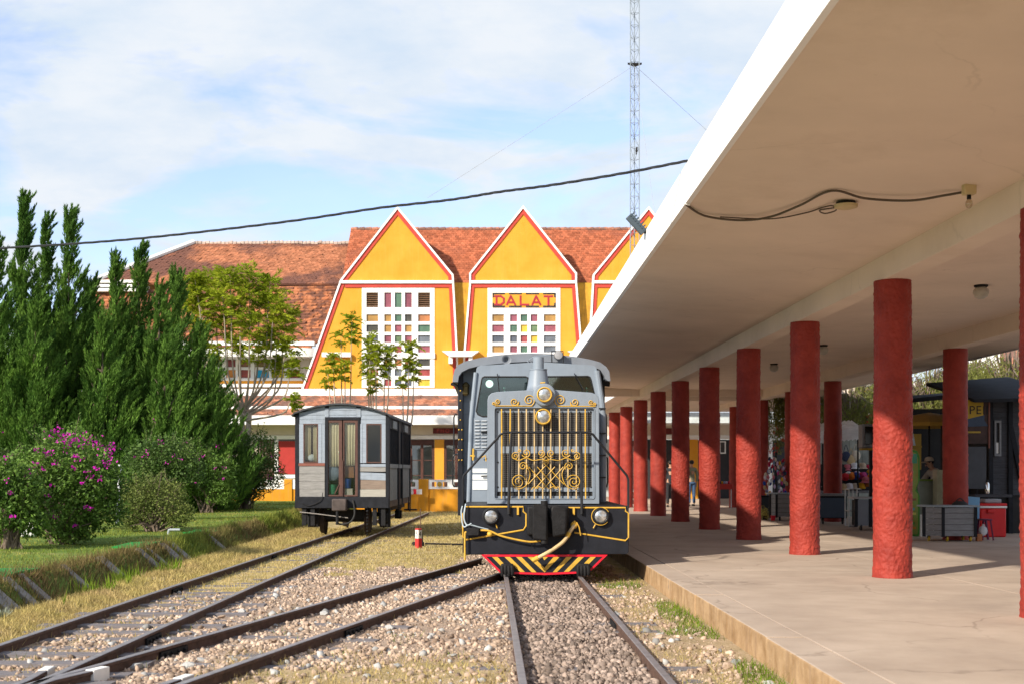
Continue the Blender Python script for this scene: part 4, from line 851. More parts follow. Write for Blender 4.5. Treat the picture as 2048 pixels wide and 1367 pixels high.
Wb(MB().box(HWD-.12, HWD+.22, LEN-.6, LEN-.3, .42, .46), 'step', wag_black); Wb(MB().box(HWD-.02, HWD+.02, LEN-.6, LEN-.56, .42, .8), 'step_hanger', wag_black); Wb(MB().box(HWD+.0, HWD+.03, 2.4, 2.44, .35, .8), 'step_hanger', wag_black)
Wb(MB().tube([(HWD+.05, LEN-.05, z_(500)), (HWD+.05, LEN-.05, z_(760))], .018, 6), 'grab_rail', black_tube)

# ------------------------------------------------------------------ distance marker post beside the tracks
mk = thing('marker_post', 'small red and white marker post numbered 54 in the grass', 'marker post', (P(837, 1094, 27.2)[0], 27.2, gz(-1.5, 27)), math.radians(45))
mr = M('marker_red', (.55,.03,.03), .6, var=.15); mw = M('marker_white', (.72,.70,.66), .7, var=.12)
MB().box(-.052, .052, -.052, .052, -.05, .2).build('red_base', mr, mk, local=True, bevel=.006); MB().box(-.0505, .0505, -.0505, .0505, .201, .38).build('white_head', mw, mk, local=True, bevel=.006); MB().box(-.052, .052, -.052, .052, .381, .41).build('red_cap', mr, mk, local=True, bevel=.006)
for q in (-.025, .03): MB().tube(spline([(q, 0, .4), (q-.01, .01, .45), (q+.01, .0, .47), (q+.02, 0, .42)], 4), .006, 6).build('lifting_loop', rail_rust, mk, local=True)
ink = M('black_ink', (.015,.015,.015), .7)
for ch_, rz, lc in (('5', -math.pi/2, (-.0515, 0, .29)), ('4', 0, (0, -.0515, .29))):
    link('digit', text_mesh(ch_, .15, ink, 'digit', .0008), mk, lc, (math.pi/2, 0, rz))
rod = MB().tube([(P(841,1050,29)[0], 29, 0), (P(841,1016,29)[0], 29, P(841,1016,29)[2])], .011, 6).build('rusty_rod', rail_rust); tag(rod, 'thin rusty rod standing in the grass behind the marker post', 'rod')
pl2 = thing('points_fitting', 'dark iron points fitting lying in grass behind the marker post', 'iron fitting', (P(850,1085,28)[0], 28, .02))
MB().box(pl2.location.x-.28, pl2.location.x-.02, 27.95, 28.1, -.02, .09).build('weight', iron_dark, pl2, bevel=.03); MB().tube([(pl2.location.x, 28, .05), (pl2.location.x+.9, 28, .03)], .02, 6).build('rod', iron_dark, pl2); MB().tube([(pl2.location.x-.05, 28, 0), (pl2.location.x-.07, 28, .26)], .02, 6).build('stub', iron_dark, pl2)
# ------------------------------------------------------------------ station building
YG = 60.0
def B(zx, zy, Y=YG): return P(580+zx*.36133, 380+zy*.36133, Y)
def b2(pts, Y=YG): return [(q[0], q[2]) for q in (B(a, c_, Y) for a, c_ in pts)]
def q4(u0, v0, u1, v1, Y): a, c_ = P(u0, v0, Y), P(u1, v1, Y); return a[0], c_[0], c_[2], a[2]     # x0,x1,z0,z1
st = thing('station_building', 'yellow station building with three pointed gables and red tiled roofs', 'building', (1.5, YG, .2))
def tiles(quad, w, e, name, mat, parent, jit=.012, lift=.035):
    """quad: four corners (eave left, eave right, ridge right, ridge left); tiles in courses"""
    a, b_, c_, d = [np.array(p, float) for p in quad]; up_l = np.linalg.norm(d-a); n_r = max(1, int(up_l/e)); vs = []
    nrm = np.cross(b_-a, d-a); nrm /= np.linalg.norm(nrm)
    for r_ in range(n_r):
        t0, t1 = r_/n_r, (r_+1.25)/n_r; t1 = min(t1, 1.0+.25/n_r)
        l0, r0, l1, r1_ = a+(d-a)*t0, b_+(c_-b_)*t0, a+(d-a)*t1, b_+(c_-b_)*t1
        nc = max(1, int(np.linalg.norm(r0-l0)/w)); k = np.arange(nc); o = (.5 if r_ % 2 else 0)/nc
        s0 = np.clip(k/nc+o, 0, 1)[:, None]; s1 = np.clip((k+.96)/nc+o, 0, 1)[:, None]; j = NP.normal(0, jit, (nc, 1))
        h = nrm*(lift+j); h2 = nrm*(.004)
        p0, p1, p2, p3 = l0+(r0-l0)*s0+h, l0+(r0-l0)*s1+h, l1+(r1_-l1)*s1+h2, l1+(r1_-l1)*s0+h2
        q0, q1 = l0+(r0-l0)*s0-nrm*.01, l0+(r0-l0)*s1-nrm*.01
        vs.append(np.stack([p0, p1, p2, p3, q0, q1], 1).reshape(-1, 3))
    v = np.concatenate(vs); nn = len(v)//6; i = np.arange(nn)[:, None]*6
    f = np.concatenate([i+np.array([[0,1,2,3]]), i+np.array([[4,5,1,0]])])
    return tag(np_mesh(name, v, f, mat, parent), kind='stuff')
def tile_mat(name, c1, c2, dirt, amount, sc):
    m = M(name, c1, .85, var=.2, scale=7, col2=c2, isl=.28, bump=.2, spec=.2); t = m.node_tree; n = t.nodes; l = t.links; b = n['Principled BSDF']
    src = b.inputs['Base Color'].links[0].from_socket; co = n.new('ShaderNodeTexCoord'); mp = n.new('ShaderNodeMapping'); l.new(co.outputs['Object'], mp.inputs[0]); mp.inputs['Scale'].default_value = (.8, .8, 1.6)
    nz = n.new('ShaderNodeTexNoise'); l.new(mp.outputs[0], nz.inputs['Vector']); nz.inputs['Scale'].default_value = sc; nz.inputs['Detail'].default_value = 9; nz.inputs['Roughness'].default_value = .62
    mr = n.new('ShaderNodeMapRange'); l.new(nz.outputs['Fac'], mr.inputs[0]); mr.inputs[1].default_value = .62-amount*.3; mr.inputs[2].default_value = .72-amount*.3; mr.inputs[4].default_value = .85
    mx = n.new('ShaderNodeMix'); mx.data_type = 'RGBA'; l.new(mr.outputs[0], mx.inputs[0]); l.new(src, mx.inputs[6]); mx.inputs[7].default_value = dirt+(1,); l.new(mx.outputs[2], b.inputs['Base Color']); return m
tile_red = tile_mat('red_tiles', (.36,.105,.05), (.43,.145,.075), (.26,.09,.055), .25, .35)
tile_wing = tile_mat('weathered_tiles', (.34,.125,.065), (.42,.18,.10), (.115,.058,.05), .60, .42)
tile_low = tile_mat('lichen_tiles', (.40,.135,.06), (.48,.20,.10), (.11,.055,.045), .55, 2.6)
tile_ver = tile_mat('veranda_tiles', (.40,.15,.085), (.46,.22,.14), (.15,.095,.08), .6, 1.6)
def quadp(q, name, mat, th=.08):
    a, b_, c_, d = [Vector(p) for p in q]; n_ = (b_-a).cross(d-a).normalized()*th; return MB().add([a, b_, c_, d, a-n_, b_-n_, c_-n_, d-n_], [(0,1,2,3),(7,6,5,4),(0,4,5,1),(1,5,6,2),(2,6,7,3),(3,7,4,0)]).build(name, mat, st, sm=0)
def roof(q, w, e, mat, **k):
    o = quadp([tuple(Vector(p)-Vector((0, 0, .02))) for p in q], 'roof', mat); tiles(q, w, e, 'roof_tiles', mat, o, **k); return o
# gables
ctr = 1290
G1 = [(65,1097),(278,500),(595,93),(905,470),(908,515),(928,890),(935,1097)]
G2 = [(950,1097),(962,890),(992,515),(992,462),(1290,88),(1588,462),(1588,515),(1618,890),(1630,1097)]
G3 = [(2*ctr-a, c_) for a, c_ in G1][::-1]
rows = [(688,728),(745,786),(803,842),(860,898),(935,972),(988,1026),(1045,1082)]
colsx = [(0,65),(99,138),(157,195),(213,251),(286,352)]
PAL = {'p': (.24,.045,.075), 'P': (.30,.06,.09), 'g': (.05,.13,.075), 'G': (.12,.2,.08), 'y': (.62,.42,.02), 'o': (.36,.19,.03), 'b': (.07,.085,.115), 'B': (.13,.15,.18), 'r': (.28,.03,.03), 'k': (.045,.04,.025), 'O': (.40,.14,.03)}
PAL = {k: tuple(q*.85+.035 for q in c_) for k, c_ in PAL.items()}
PM = {k: M('pane_'+('upper_' if k.isupper() else '')+k.lower(), c_, .12, var=.35, scale=1.3, spec=.5) for k, c_ in PAL.items()}
grid = {0: ['oogkO', 'kokog'.replace('k','k'), 'bpGPB', 'kgrgP', 'kOOOk', 'rBBBr', 'orbby'], 1: ['opgpo', 'PgyGP', 'bbryB', 'opgPB', 'kbrbk', 'rgbgr', 'ypbpy'], 2: ['ogopk', 'PykgP', 'bgrPB', 'kgrgP', 'kOOOk', 'rBBBr', 'orbby']}
grid[0][1] = 'koPog'
for gi, (G, wx) in enumerate(((G1, 423), (G2, 1119), (G3, 1812))):
    W0, W1 = wx-25, wx+377
    holes_w = [(W0, 1092), (W1, 1092), (W1, 543), (W0, 543)]
    gw = MB().plate(b2(G)[::-1], [b2(holes_w)], YG, YG+.22).build('gable_wall', yellow_wall, st, sm=0)
    tag(gw, ['left gable wall with tall coloured window', 'middle gable wall bearing the town name', 'right gable wall half hidden by the canopy'][gi])
    Gb = [(a+(10 if a < sum(x for x, _ in G)/len(G) else -10), c_+14) for a, c_ in G]
    MB().plate(b2(Gb)[::-1], None, YG+.4, YG+4.2).build('dormer', tile_red, st, sm=0)
    op = b2(G); MB().strip(op, 0, .085, YG-.10, YG+.3).build('white_trim', white_paint, gw, sm=0)
    MB().strip(op, .088, .25, YG-.045, YG-.001).build('red_trim', red_trim, gw, sm=0)
    if gi == 1: xa, xb = 1000, 1580
    elif gi == 0: xa, xb = 290, 900
    else: xa, xb = 1680, 2290
    x0_, _, z1_ = B(xa-(14 if gi == 0 else 4), 503); x1_, _, z0_ = B(xb+(14 if gi == 2 else 4), 519); MB().box(x0_, x1_, YG-.12, YG-.001, z0_, z1_).build('white_band', white_paint, gw, sm=0)
    x0_, _, z1_ = B(xa+14, 520.5); x1_, _, z0_ = B(xb-14, 541); MB().box(x0_, x1_, YG-.05, YG-.002, z0_, z1_).build('red_band', red_trim, gw, sm=0)
    # window frame with panes
    hl = []; panes = []
    if gi != 1:
        for i, c_ in enumerate(colsx): hl.append((wx+c_[0], 568, wx+c_[1], 650, 'L' if i in (0, 4) else 'pgp'[i-1]))
    for j, r_ in enumerate(rows):
        for i, c_ in enumerate(colsx): hl.append((wx+c_[0], r_[0], wx+c_[1], r_[1], grid[gi][j][i]))
    outer = b2([(W0, 1092), (W1, 1092), (W1, 543), (W0, 543)])
    holes = [b2([(a, d), (c_, d), (c_, b_), (a, b_)]) for a, b_, c_, d, _ in hl]
    wf = MB().plate(outer, holes, YG-.03, YG+.06).build('window_frame', white_paint, gw, sm=0)
    for a, b_, c_, d, key in hl:
        x0_, _, z1_ = B(a, b_); x1_, _, z0_ = B(c_, d)
        if key == 'L':
            for k in range(7):
                zz = z0_+(z1_-z0_)*(k+.5)/7; MB().beam((x0_-.02, YG+.04, zz), (x1_+.02, YG+.04, zz), .07, .02, (0, .7, 1)).build('louvre', M('louvre_wood', (.24,.13,.07), .7) if 'louvre_wood' not in bpy.data.materials else bpy.data.materials['louvre_wood'], gw, sm=0)
            MB().box(x0_-.02, x1_+.02, YG+.08, YG+.1, z0_-.02, z1_+.02).build('louvre_back', inside_dark, gw, sm=0)
        else: MB().box(x0_-.015, x1_+.015, YG+.045, YG+.058, z0_-.015, z1_+.015).build('pane', PM[key], gw, sm=0)
    # mullion beads
    for mxx in (wx+82, wx+269):
        x0_, _, z1_ = B(mxx-5, 548 if gi != 1 else 664); x1_, _, z0_ = B(mxx+5, 1088); MB().box(x0_, x1_, YG-.05, YG-.031, z0_, z1_).build('mullion', white_paint, gw, sm=0)
    x0_, _, z1_ = B(W0, 900); x1_, _, z0_ = B(W1, 930); MB().box(x0_-.02, x1_+.02, YG-.09, YG-.031, z0_, z1_).build('transom', white_paint, gw, sm=0)
    if gi == 1:
        x0_, _, z1_ = B(1120, 570); x1_, _, z0_ = B(1470, 651); bd = MB().box(x0_, x1_, YG-.06, YG-.031, z0_, z1_).build('name_board', yellow_wall, gw, sm=0)
        dk = M('dark_border', (.03,.03,.028), .6)
        for a, c_ in ((1120,1190),(1212,1282),(1305,1378),(1400,1470)):
            for zy in (570.5, 641.5):
                xa_, _, za_ = B(a, zy); xb_, _, zb_ = B(c_, zy+9); MB().box(xa_, xb_, YG-.072, YG-.0605, zb_, za_).build('board_border', dk, gw, sm=0)
        for a in (1120.5, 1461.5):
            for za1, zb1 in ((577,596),(626,645)):
                xa_, _, za_ = B(a, za1); xb_, _, zb_ = B(a+8, zb1); MB().box(xa_, xb_, YG-.072, YG-.0605, zb_, za_).build('board_border', dk, gw, sm=0)
        lr = M('sign_letter_red', (.33,.02,.035), .6, var=.15); lp = M('sign_letter_pink', (.72,.42,.38), .6, var=.1)
        def stroke(pts, w_, mat, dy, par):
            mb = MB()
            for pi_, (a, c_) in enumerate(zip(pts[:-1], pts[1:])):
                p0, p1 = B(*a, YG-.068-dy-.0012*pi_), B(*c_, YG-.068-dy-.0012*pi_); d = (Vector(p1)-Vector(p0)).normalized()*w_*.35; mb.beam(Vector(p0)-d, Vector(p1)+d, w_, .012, (0, 1, 0))
            return mb.build('letter', mat, par, sm=0)
        LT = {'D': [[(1143,589),(1143,634)], [(1134,588),(1166,588),(1183,600),(1183,622),(1166,635),(1134,635)]], 'A': [[(1222,588),(1200,635)], [(1222,588),(1246,635)], [(1209,622),(1238,622)]], 'L': [[(1276,588),(1276,635),(1320,635)]], 'a': [[(1362,588),(1341,635)], [(1362,588),(1386,635)], [(1350,622),(1378,622)]], 'T': [[(1408,589),(1452,589)], [(1430,589),(1430,635)]]}
        for kx, ss in LT.items():
            for si, s_ in enumerate(ss): stroke(s_, .085, lr, .004*si, gw)
# recessed walls between gables and link wall, gutter boxes
MB().box(B(880,0)[0], B(1700,0)[0], YG+.32, YG+.45, B(0,1100)[2], B(0,508)[2]).build('recess_wall', stained_ochre, st, sm=0)
for a in (945, 1635):
    x0_, _, z1_ = B(a-35, 905); x1_, _, z0_ = B(a+35, 1097); MB().box(x0_, x1_, YG+.03, YG+.2, z0_, z1_).build('link_wall', yellow_wall, st, sm=0)
    gb = MB().plate(b2([(a-102,895),(a-60,925),(a+60,925),(a+102,895)]), None, YG-.55, YG+.3).build('gutter_box', white_paint, st, sm=0)
    for d in (-55, 55):
        x0_, _, z1_ = B(a+d-11, 925); x1_, _, z0_ = B(a+d+11, 962); MB().box(x0_, x1_, YG-.4, YG-.002, z0_, z1_).build('bracket', white_paint, gb, sm=0)
x0_, x1_, z0_, z1_ = q4(645, 705, 702, 714, YG); MB().box(x0_, x1_, YG-.25, YG-.11, z0_, z1_).build('wall_ledge', white_paint, st, sm=0)
# main roof behind the gables
zr, ze_ = P(0, 460, 64.6)[2], P(0, 566, 60.6)[2]
xa, xb = P(690, 0, 62)[0], P(1420, 0, 62)[0]
roof([(xa, 60.55, ze_), (xb, 60.55, ze_), (xb, 64.6, zr), (xa, 64.6, zr)], .17, .2, tile_red)
quadp([(xb, 68.6, ze_), (xa, 68.6, ze_), (xa, 64.7, zr-.05), (xb, 64.7, zr-.05)], 'roof', tile_red)
for k in range(52):
    x = xa+(xb-xa)*k/52; 
    MB().tube([(x, 64.62, zr+.03), (x+(xb-xa)/52*1.04, 64.62, zr+.045)], [.09, .11], 8).build('ridge_tile', tile_ver, st)
ridge_m = M('mortared_ridge', (.42,.33,.28), .9, var=.3, scale=3)
# left wing: upper hipped roof and lower roof
YL = 62.0
eL, eR = P(188, 565, YL), P(720, 568, YL); rL, rR = P(388, 487, YL+3.6), P(760, 488, YL+3.6)
roof([eL, eR, (rR[0]+.5, rR[1], rR[2]), rL], .18, .2, tile_wing)
quadp([(eL[0]-.3, YL+7.5, eL[2]), eL, rL, (rL[0], YL+3.7, rL[2])], 'hip_roof', tile_wing)
quadp([(eR[0], YL+7.5, eR[2]), (eL[0]-.3, YL+7.5, eL[2]), (rL[0], YL+3.7, rL[2]-.03), (rR[0], YL+3.7, rR[2]-.03)], 'rear_roof', tile_wing)
for k in range(48):
    x = rL[0]+(rR[0]-rL[0])*k/48; zz = rL[2]+R.uniform(-.02, .03); MB().tube([(x, YL+3.6, zz), (x+(rR[0]-rL[0])/48, YL+3.6, zz+R.uniform(-.02, .03))], [.09, .12], 7).build('ridge_tile', ridge_m, st)
MB().tube([tuple(Vector(eL)+Vector((0, -.05, .08))), tuple(Vector(rL)+Vector((0, -.05, .06)))], .13, 8).build('hip_capping', white_paint, st)
for k, (va, vb) in enumerate(((560,565.5),(569,574),(577,583))):
    x0_, x1_, z0_, z1_ = q4(186-k*2, va, 292, vb, YL-.3); MB().box(x0_, x1_, YL-.35, YL+.4, z0_, z1_).build('eave_band', white_paint, st, sm=0)
a0, a1 = P(150, 684, YL-1.6), P(650, 684, YL-1.6); c0, c1 = P(176, 584, YL+.1), P(715, 570, YL+.1)
roof([a0, a1, c1, c0], .2, .16, tile_low, jit=.03)
# left wing wall, projecting slab and coloured windows
def bx(name, mat, u0, u1, va, vb, Y0, Y1, **k):
    x0_, x1_, z0_, z1_ = q4(u0, va, u1, vb, Y0); return MB().box(x0_, x1_, Y0, Y1, z0_, z1_).build(name, mat, st, sm=0, **k)
bx('eave_band', white_paint, 150, 628, 682, 690, YL-2.0, YL-1.4)
ua = P(150, 0, YL-2.3)[0]; ub = P(600, 0, YL-2.3)[0]; zt1, zb1 = P(0, 695, YL-2.3)[2], P(0, 712, YL-2.3)[2]
arcp = [(ub+1.0*math.sin(q), YL-1.3-1.0*math.cos(q)) for q in [math.pi/2*i/8 for i in range(9)]]
vs = [(ua, YL-2.3)]+arcp+[(arcp[-1][0], YL+.2), (ua, YL+.2)]; k = len(vs)
MB().add([(x, y, zb1) for x, y in vs]+[(x, y, zt1) for x, y in vs], [tuple(range(k))[::-1], tuple(range(k, 2*k))]+[(i, (i+1) % k, (i+1) % k+k, i+k) for i in range(k)]).build('canopy_slab', white_paint, st, sm=30)
bx('apron_tiles', tile_low, 150, 622, 690.5, 695, YL-1.95, YL-1.6)
bx('wing_wall', white_paint, 150, 640, 713, 765, YL-.6, YL+4)
wcol = [(.16,.12,.05),(.20,.03,.03),(.22,.09,.03),(.17,.12,.03),(.30,.24,.02),(.26,.03,.02)]; wcol2 = [(.42,.03,.05),(.62,.22,.01),(.30,.05,.03),(.01,.32,.55),(.65,.48,.0),(.36,.03,.03)]
for i, (u0_, u1_) in enumerate(((430,444),(452,471),(481,501),(512,538),(543,568),(574,599))):
    for row, (va, vb, cc) in enumerate(((719,733,wcol),(739,754,wcol2))):
        nm = 'wing_pane_%d_%d' % (i, row); bx('pane', M(nm, cc[i], .2, var=.25, scale=1.2), u0_, u1_, va, vb, YL-.64, YL-.601)
for (u0_, u1_) in ((444,452),(471,481),(501,512),(538,543),(568,574)): bx('window_pillar', white_paint, u0_, u1_, 716, 757, YL-.75, YL-.645)
bx('window_transom', white_paint, 428, 601, 733.5, 738.5, YL-.70, YL-.644)
bx('wall_band', white_paint, 150, 606, 755.5, 760, YL-.9, YL-.61); bx('yellow_band', yellow_wall, 150, 606, 760.5, 766, YL-.8, YL-.605)
bx('wall_band', white_paint, 150, 606, 766.5, 773, YL-1.1, YL-.61); bx('yellow_band', yellow_wall, 150, 606, 773.5, 780, YL-.95, YL-.62)
# cornice, apron roofs, fascias of the veranda
bx('cornice', white_paint, 150, 1260, 776.5, 790, 59.5, YG-.125)
z_a, z_b = P(0, 790, 59.5)[2], P(0, 811, 58.6)[2]; X0, X1 = P(150, 0, 58.6)[0], P(1240, 0, 58.6)[0]
roof([(X0, 58.55, z_b), (X1, 58.55, z_b), (X1, 59.55, z_a), (X0, 59.55, z_a)], .17, .14, tile_ver, jit=.025)
bx('upper_fascia', white_paint, 150, 1240, 811, 818, 58.5, 58.8)
z_a, z_b = P(0, 817.5, 58.4)[2], P(0, 829, 57.8)[2]
roof([(X0, 57.75, z_b), (X1, 57.75, z_b), (X1, 58.45, z_a), (X0, 58.45, z_a)], .17, .13, tile_ver, jit=.03)
bx('lower_fascia', white_paint, 150, 1240, 829.5, 848, 57.7, 57.95)
zc1 = P(0, 848, 57.8)[2]; MB().box(X0, 16, 57.96, 59.6, zc1+.0, zc1+.08).build('veranda_ceiling', cream_paint, st, sm=0)
# veranda wall: lintel, pillars, windows and doors
YV = 59.0
bx('lintel', cream_paint, 150, 1000, 849, 869, YV, YV+.3); bx('lintel_band', white_paint, 150, 1000, 869.5, 877, YV-.05, YV+.3)
bx('lintel', cream_paint, 1200, 1640, 849, 869, 57.0, 57.3); bx('lintel_band', white_paint, 1200, 1640, 869.5, 877, 56.95, 57.3)
x0_, x1_, z0_, z1_ = q4(866, 855, 930, 866, YV-.04); sg_ = MB().box(x0_, x1_, YV-.06, YV-.002, z0_, z1_).build('name_sign', M('maroon_board', (.11,.012,.012), .5), st, sm=0)
link('sign_lettering', text_mesh('PHO', .24, M('dull_red_letter', (.42,.06,.05), .5), 'sign_lettering', .003, 1.4), sg_, (P(884,0,YV)[0]-st.location.x+.05, YV-.068-YG, (z0_+z1_)/2-.2), (math.pi/2, 0, 0))
floor_z = .42
MB().box(X0, 16, 55.2, 62, -.2, floor_z).build('veranda_floor', concrete, st, sm=0)
bx('pillar', yellow_wall, 869, 888, 877.5, 1010, YV+.02, YV+.4)
def door(u0_, u1_, va, vb, Y, label=None, split=True):
    x0_, x1_, z0_, z1_ = q4(u0_, va, u1_, vb, Y); m = .09; mid = (x0_+x1_)/2
    hs_ = [[(x0_+m, z0_+.5), (mid-.06, z0_+.5), (mid-.06, z1_-.25), (x0_+m, z1_-.25)], [(mid+.06, z0_+.5), (x1_-m, z0_+.5), (x1_-m, z1_-.25), (mid+.06, z1_-.25)]]
    d = MB().plate([(x0_, z0_), (x1_, z0_), (x1_, z1_), (x0_, z1_)], hs_, Y, Y+.1).build('glazed_door', brown_wood, st, sm=0)
    for h in hs_:
        for k in range(3):
            za, zb = h[0][1]+(h[2][1]-h[0][1])*k/3, h[0][1]+(h[2][1]-h[0][1])*(k+1)/3
            MB().box(h[0][0], h[1][0], Y+.05, Y+.06, za+.02, zb-.02).build('pane', thin_glass('door_glass') if 'door_glass' not in bpy.data.materials else bpy.data.materials['door_glass'], d, sm=0)
        for k in (1, 2):
            zz = h[0][1]+(h[2][1]-h[0][1])*k/3; MB().box(h[0][0], h[1][0], Y+.04, Y+.07, zz-.018, zz+.018).build('glazing_bar', brown_wood, d, sm=0)
    return d
door(820, 868, 878, 1002, YV+.05); door(889, 936, 878, 1002, YV+.05); door(770, 812, 878, 1002, YV+.05)
bx('wall_panel', cream_paint, 600, 770, 878, 1002, YV+.05, YV+.2)
rp = bx('red_panel', red_panel, 557, 592, 881, 947, YV-.02, YV+.1); bx('white_frame', white_paint, 549, 556, 877.5, 1000, YV-.06, YV+.1); bx('white_frame', white_paint, 556.5, 600, 948, 955, YV-.06, YV+.1); bx('wall_panel', cream_paint, 556.5, 600, 955.5, 1000, YV-.02, YV+.1)
bx('dark_window', brown_wood, 516, 548.5, 878, 1000, YV, YV+.1); bx('wall_panel', cream_paint, 150, 515, 878, 1000, YV+.02, YV+.1)
for k in range(5): bx('window_bar', M('bar_cream', (.3,.24,.2), .7) if k == 0 else bpy.data.materials['bar_cream'], 519+k*6, 520.5+k*6, 880, 940, YV-.04, YV-.02)
# back wall inside, so the doors look into a room
MB().box(X0, 16, 61.6, 61.8, floor_z, 4.4).build('room_wall', M('pale_room_wall', (.5,.55,.55), .8), st, sm=0)
# right hand part seen between the columns
YX = 57.0
bx('pillar', yellow_wall, 1379, 1396, 877.5, 1010, YX-.1, YX+.3)
bx('dark_shutter', M('dark_shutter', (.03,.03,.034), .6), 1396.5, 1460, 878, 1010, YX+.1, YX+.2); bx('dark_shutter', bpy.data.materials['dark_shutter'], 1290, 1378, 878, 1010, YX+.1, YX+.2)
bx('plaster_wall', cream_paint, 1460.5, 1640, 878, 1010, YX+.1, YX+.2); bx('doorway', brown_wood, 1466, 1484, 882, 1010, YX, YX+.09); bx('doorway', bpy.data.materials['dark_shutter'], 1546, 1570, 880, 1010, YX, YX+.09); bx('pale_jamb', white_paint, 1536, 1545, 878, 1010, YX-.05, YX+.09)
door(1262, 1288, 880, 1005, YX)
bx('maroon_sign', bpy.data.materials['maroon_board'], 1302, 1344, 855, 867, YX-.1, YX-.05)
pf_ = thing('picture_frame', 'small white framed notice on the dark shutter between red columns', 'frame', P(1446, 893, YX-.02))
x0_, x1_, z0_, z1_ = q4(1439, 881, 1452, 906, YX); MB().plate([(x0_, z0_), (x1_, z0_), (x1_, z1_), (x0_, z1_)], [[(x0_+.05, z0_+.05), (x1_-.05, z0_+.05), (x1_-.05, z1_-.05), (x0_+.05, z1_-.05)]], YX+.03, YX+.07).build('frame', white_paint, pf_, sm=0); MB().box(x0_+.04, x1_-.04, YX+.06, YX+.075, z0_+.04, z1_-.04).build('sheet', M('dark_sheet', (.05,.05,.05), .4), pf_, sm=0)

# ------------------------------------------------------------------ low wall with pierced white railing
lw = thing('low_wall', 'low yellow wall with pierced white railing in front of the station', 'wall', (-2, 52, 0))
YWl = 52.0
def lb(name, mat, u0_, u1_, va, vb, Y0, Y1): x0_, x1_, z0_, z1_ = q4(u0_, va, u1_, vb, Y0); return MB().box(x0_, x1_, Y0, Y1, z0_, z1_).build(name, mat, lw, sm=0, bevel=.01)
segs = [(300, 470), (490, 568), (584, 690), (706, 837), (857, 968), (984, 1075)]
for (u0_, u1_) in segs:
    lb('panel', yellow_low, u0_, u1_, 977, 1028, YWl, YWl+.2)
    x0_, x1_, z0_, z1_ = q4(u0_, 958, u1_, 976.5, YWl-.02); nn = max(1, int((x1_-x0_)/.42)); hl = []
    for k in range(nn):
        cx_ = x0_+(x1_-x0_)*(k+.5)/nn; hl.append([(cx_-.09, z0_+.09), (cx_+.09, z0_+.09), (cx_+.09, z1_-.09), (cx_-.09, z1_-.09)])
    MB().plate([(x0_, z0_), (x1_, z0_), (x1_, z1_), (x0_, z1_)], hl, YWl-.02, YWl+.16).build('railing', white_paint, lw, sm=0)
for (u0_, u1_) in ((470,490),(568,584),(690,706),(837,857),(968,984)): lb('pier', yellow_low, u0_, u1_, 957, 1028, YWl-.06, YWl+.26)
fl = MB().lathe([(.09, 0), (.1, -.03), (.03, -.04)], P(879, 967, YWl-.03), 'y', 12).build('rosette', gold, lw)
bs = thing('barrier_board', 'short red and white striped barrier board before the yellow wall', 'barrier', P(833, 1010, 51.5))
for i, (u0_, u1_) in enumerate(((815,819.5),(819.5,827),(827,833),(833,844))):
    x0_, x1_, z0_, z1_ = q4(u0_, 977, u1_, 987, 51.5); MB().box(x0_, x1_-.004, 51.48, 51.52, z0_, z1_).build('stripe', red_paint if i % 2 == 0 and i < 3 else M('dull_white', (.5,.48,.46), .7) if i == 1 else (bpy.data.materials['dull_white']), bs, sm=0)
MB().tube([P(820,987,51.5), P(820,1022,51.5)], .03, 6).build('post', iron_dark, bs)
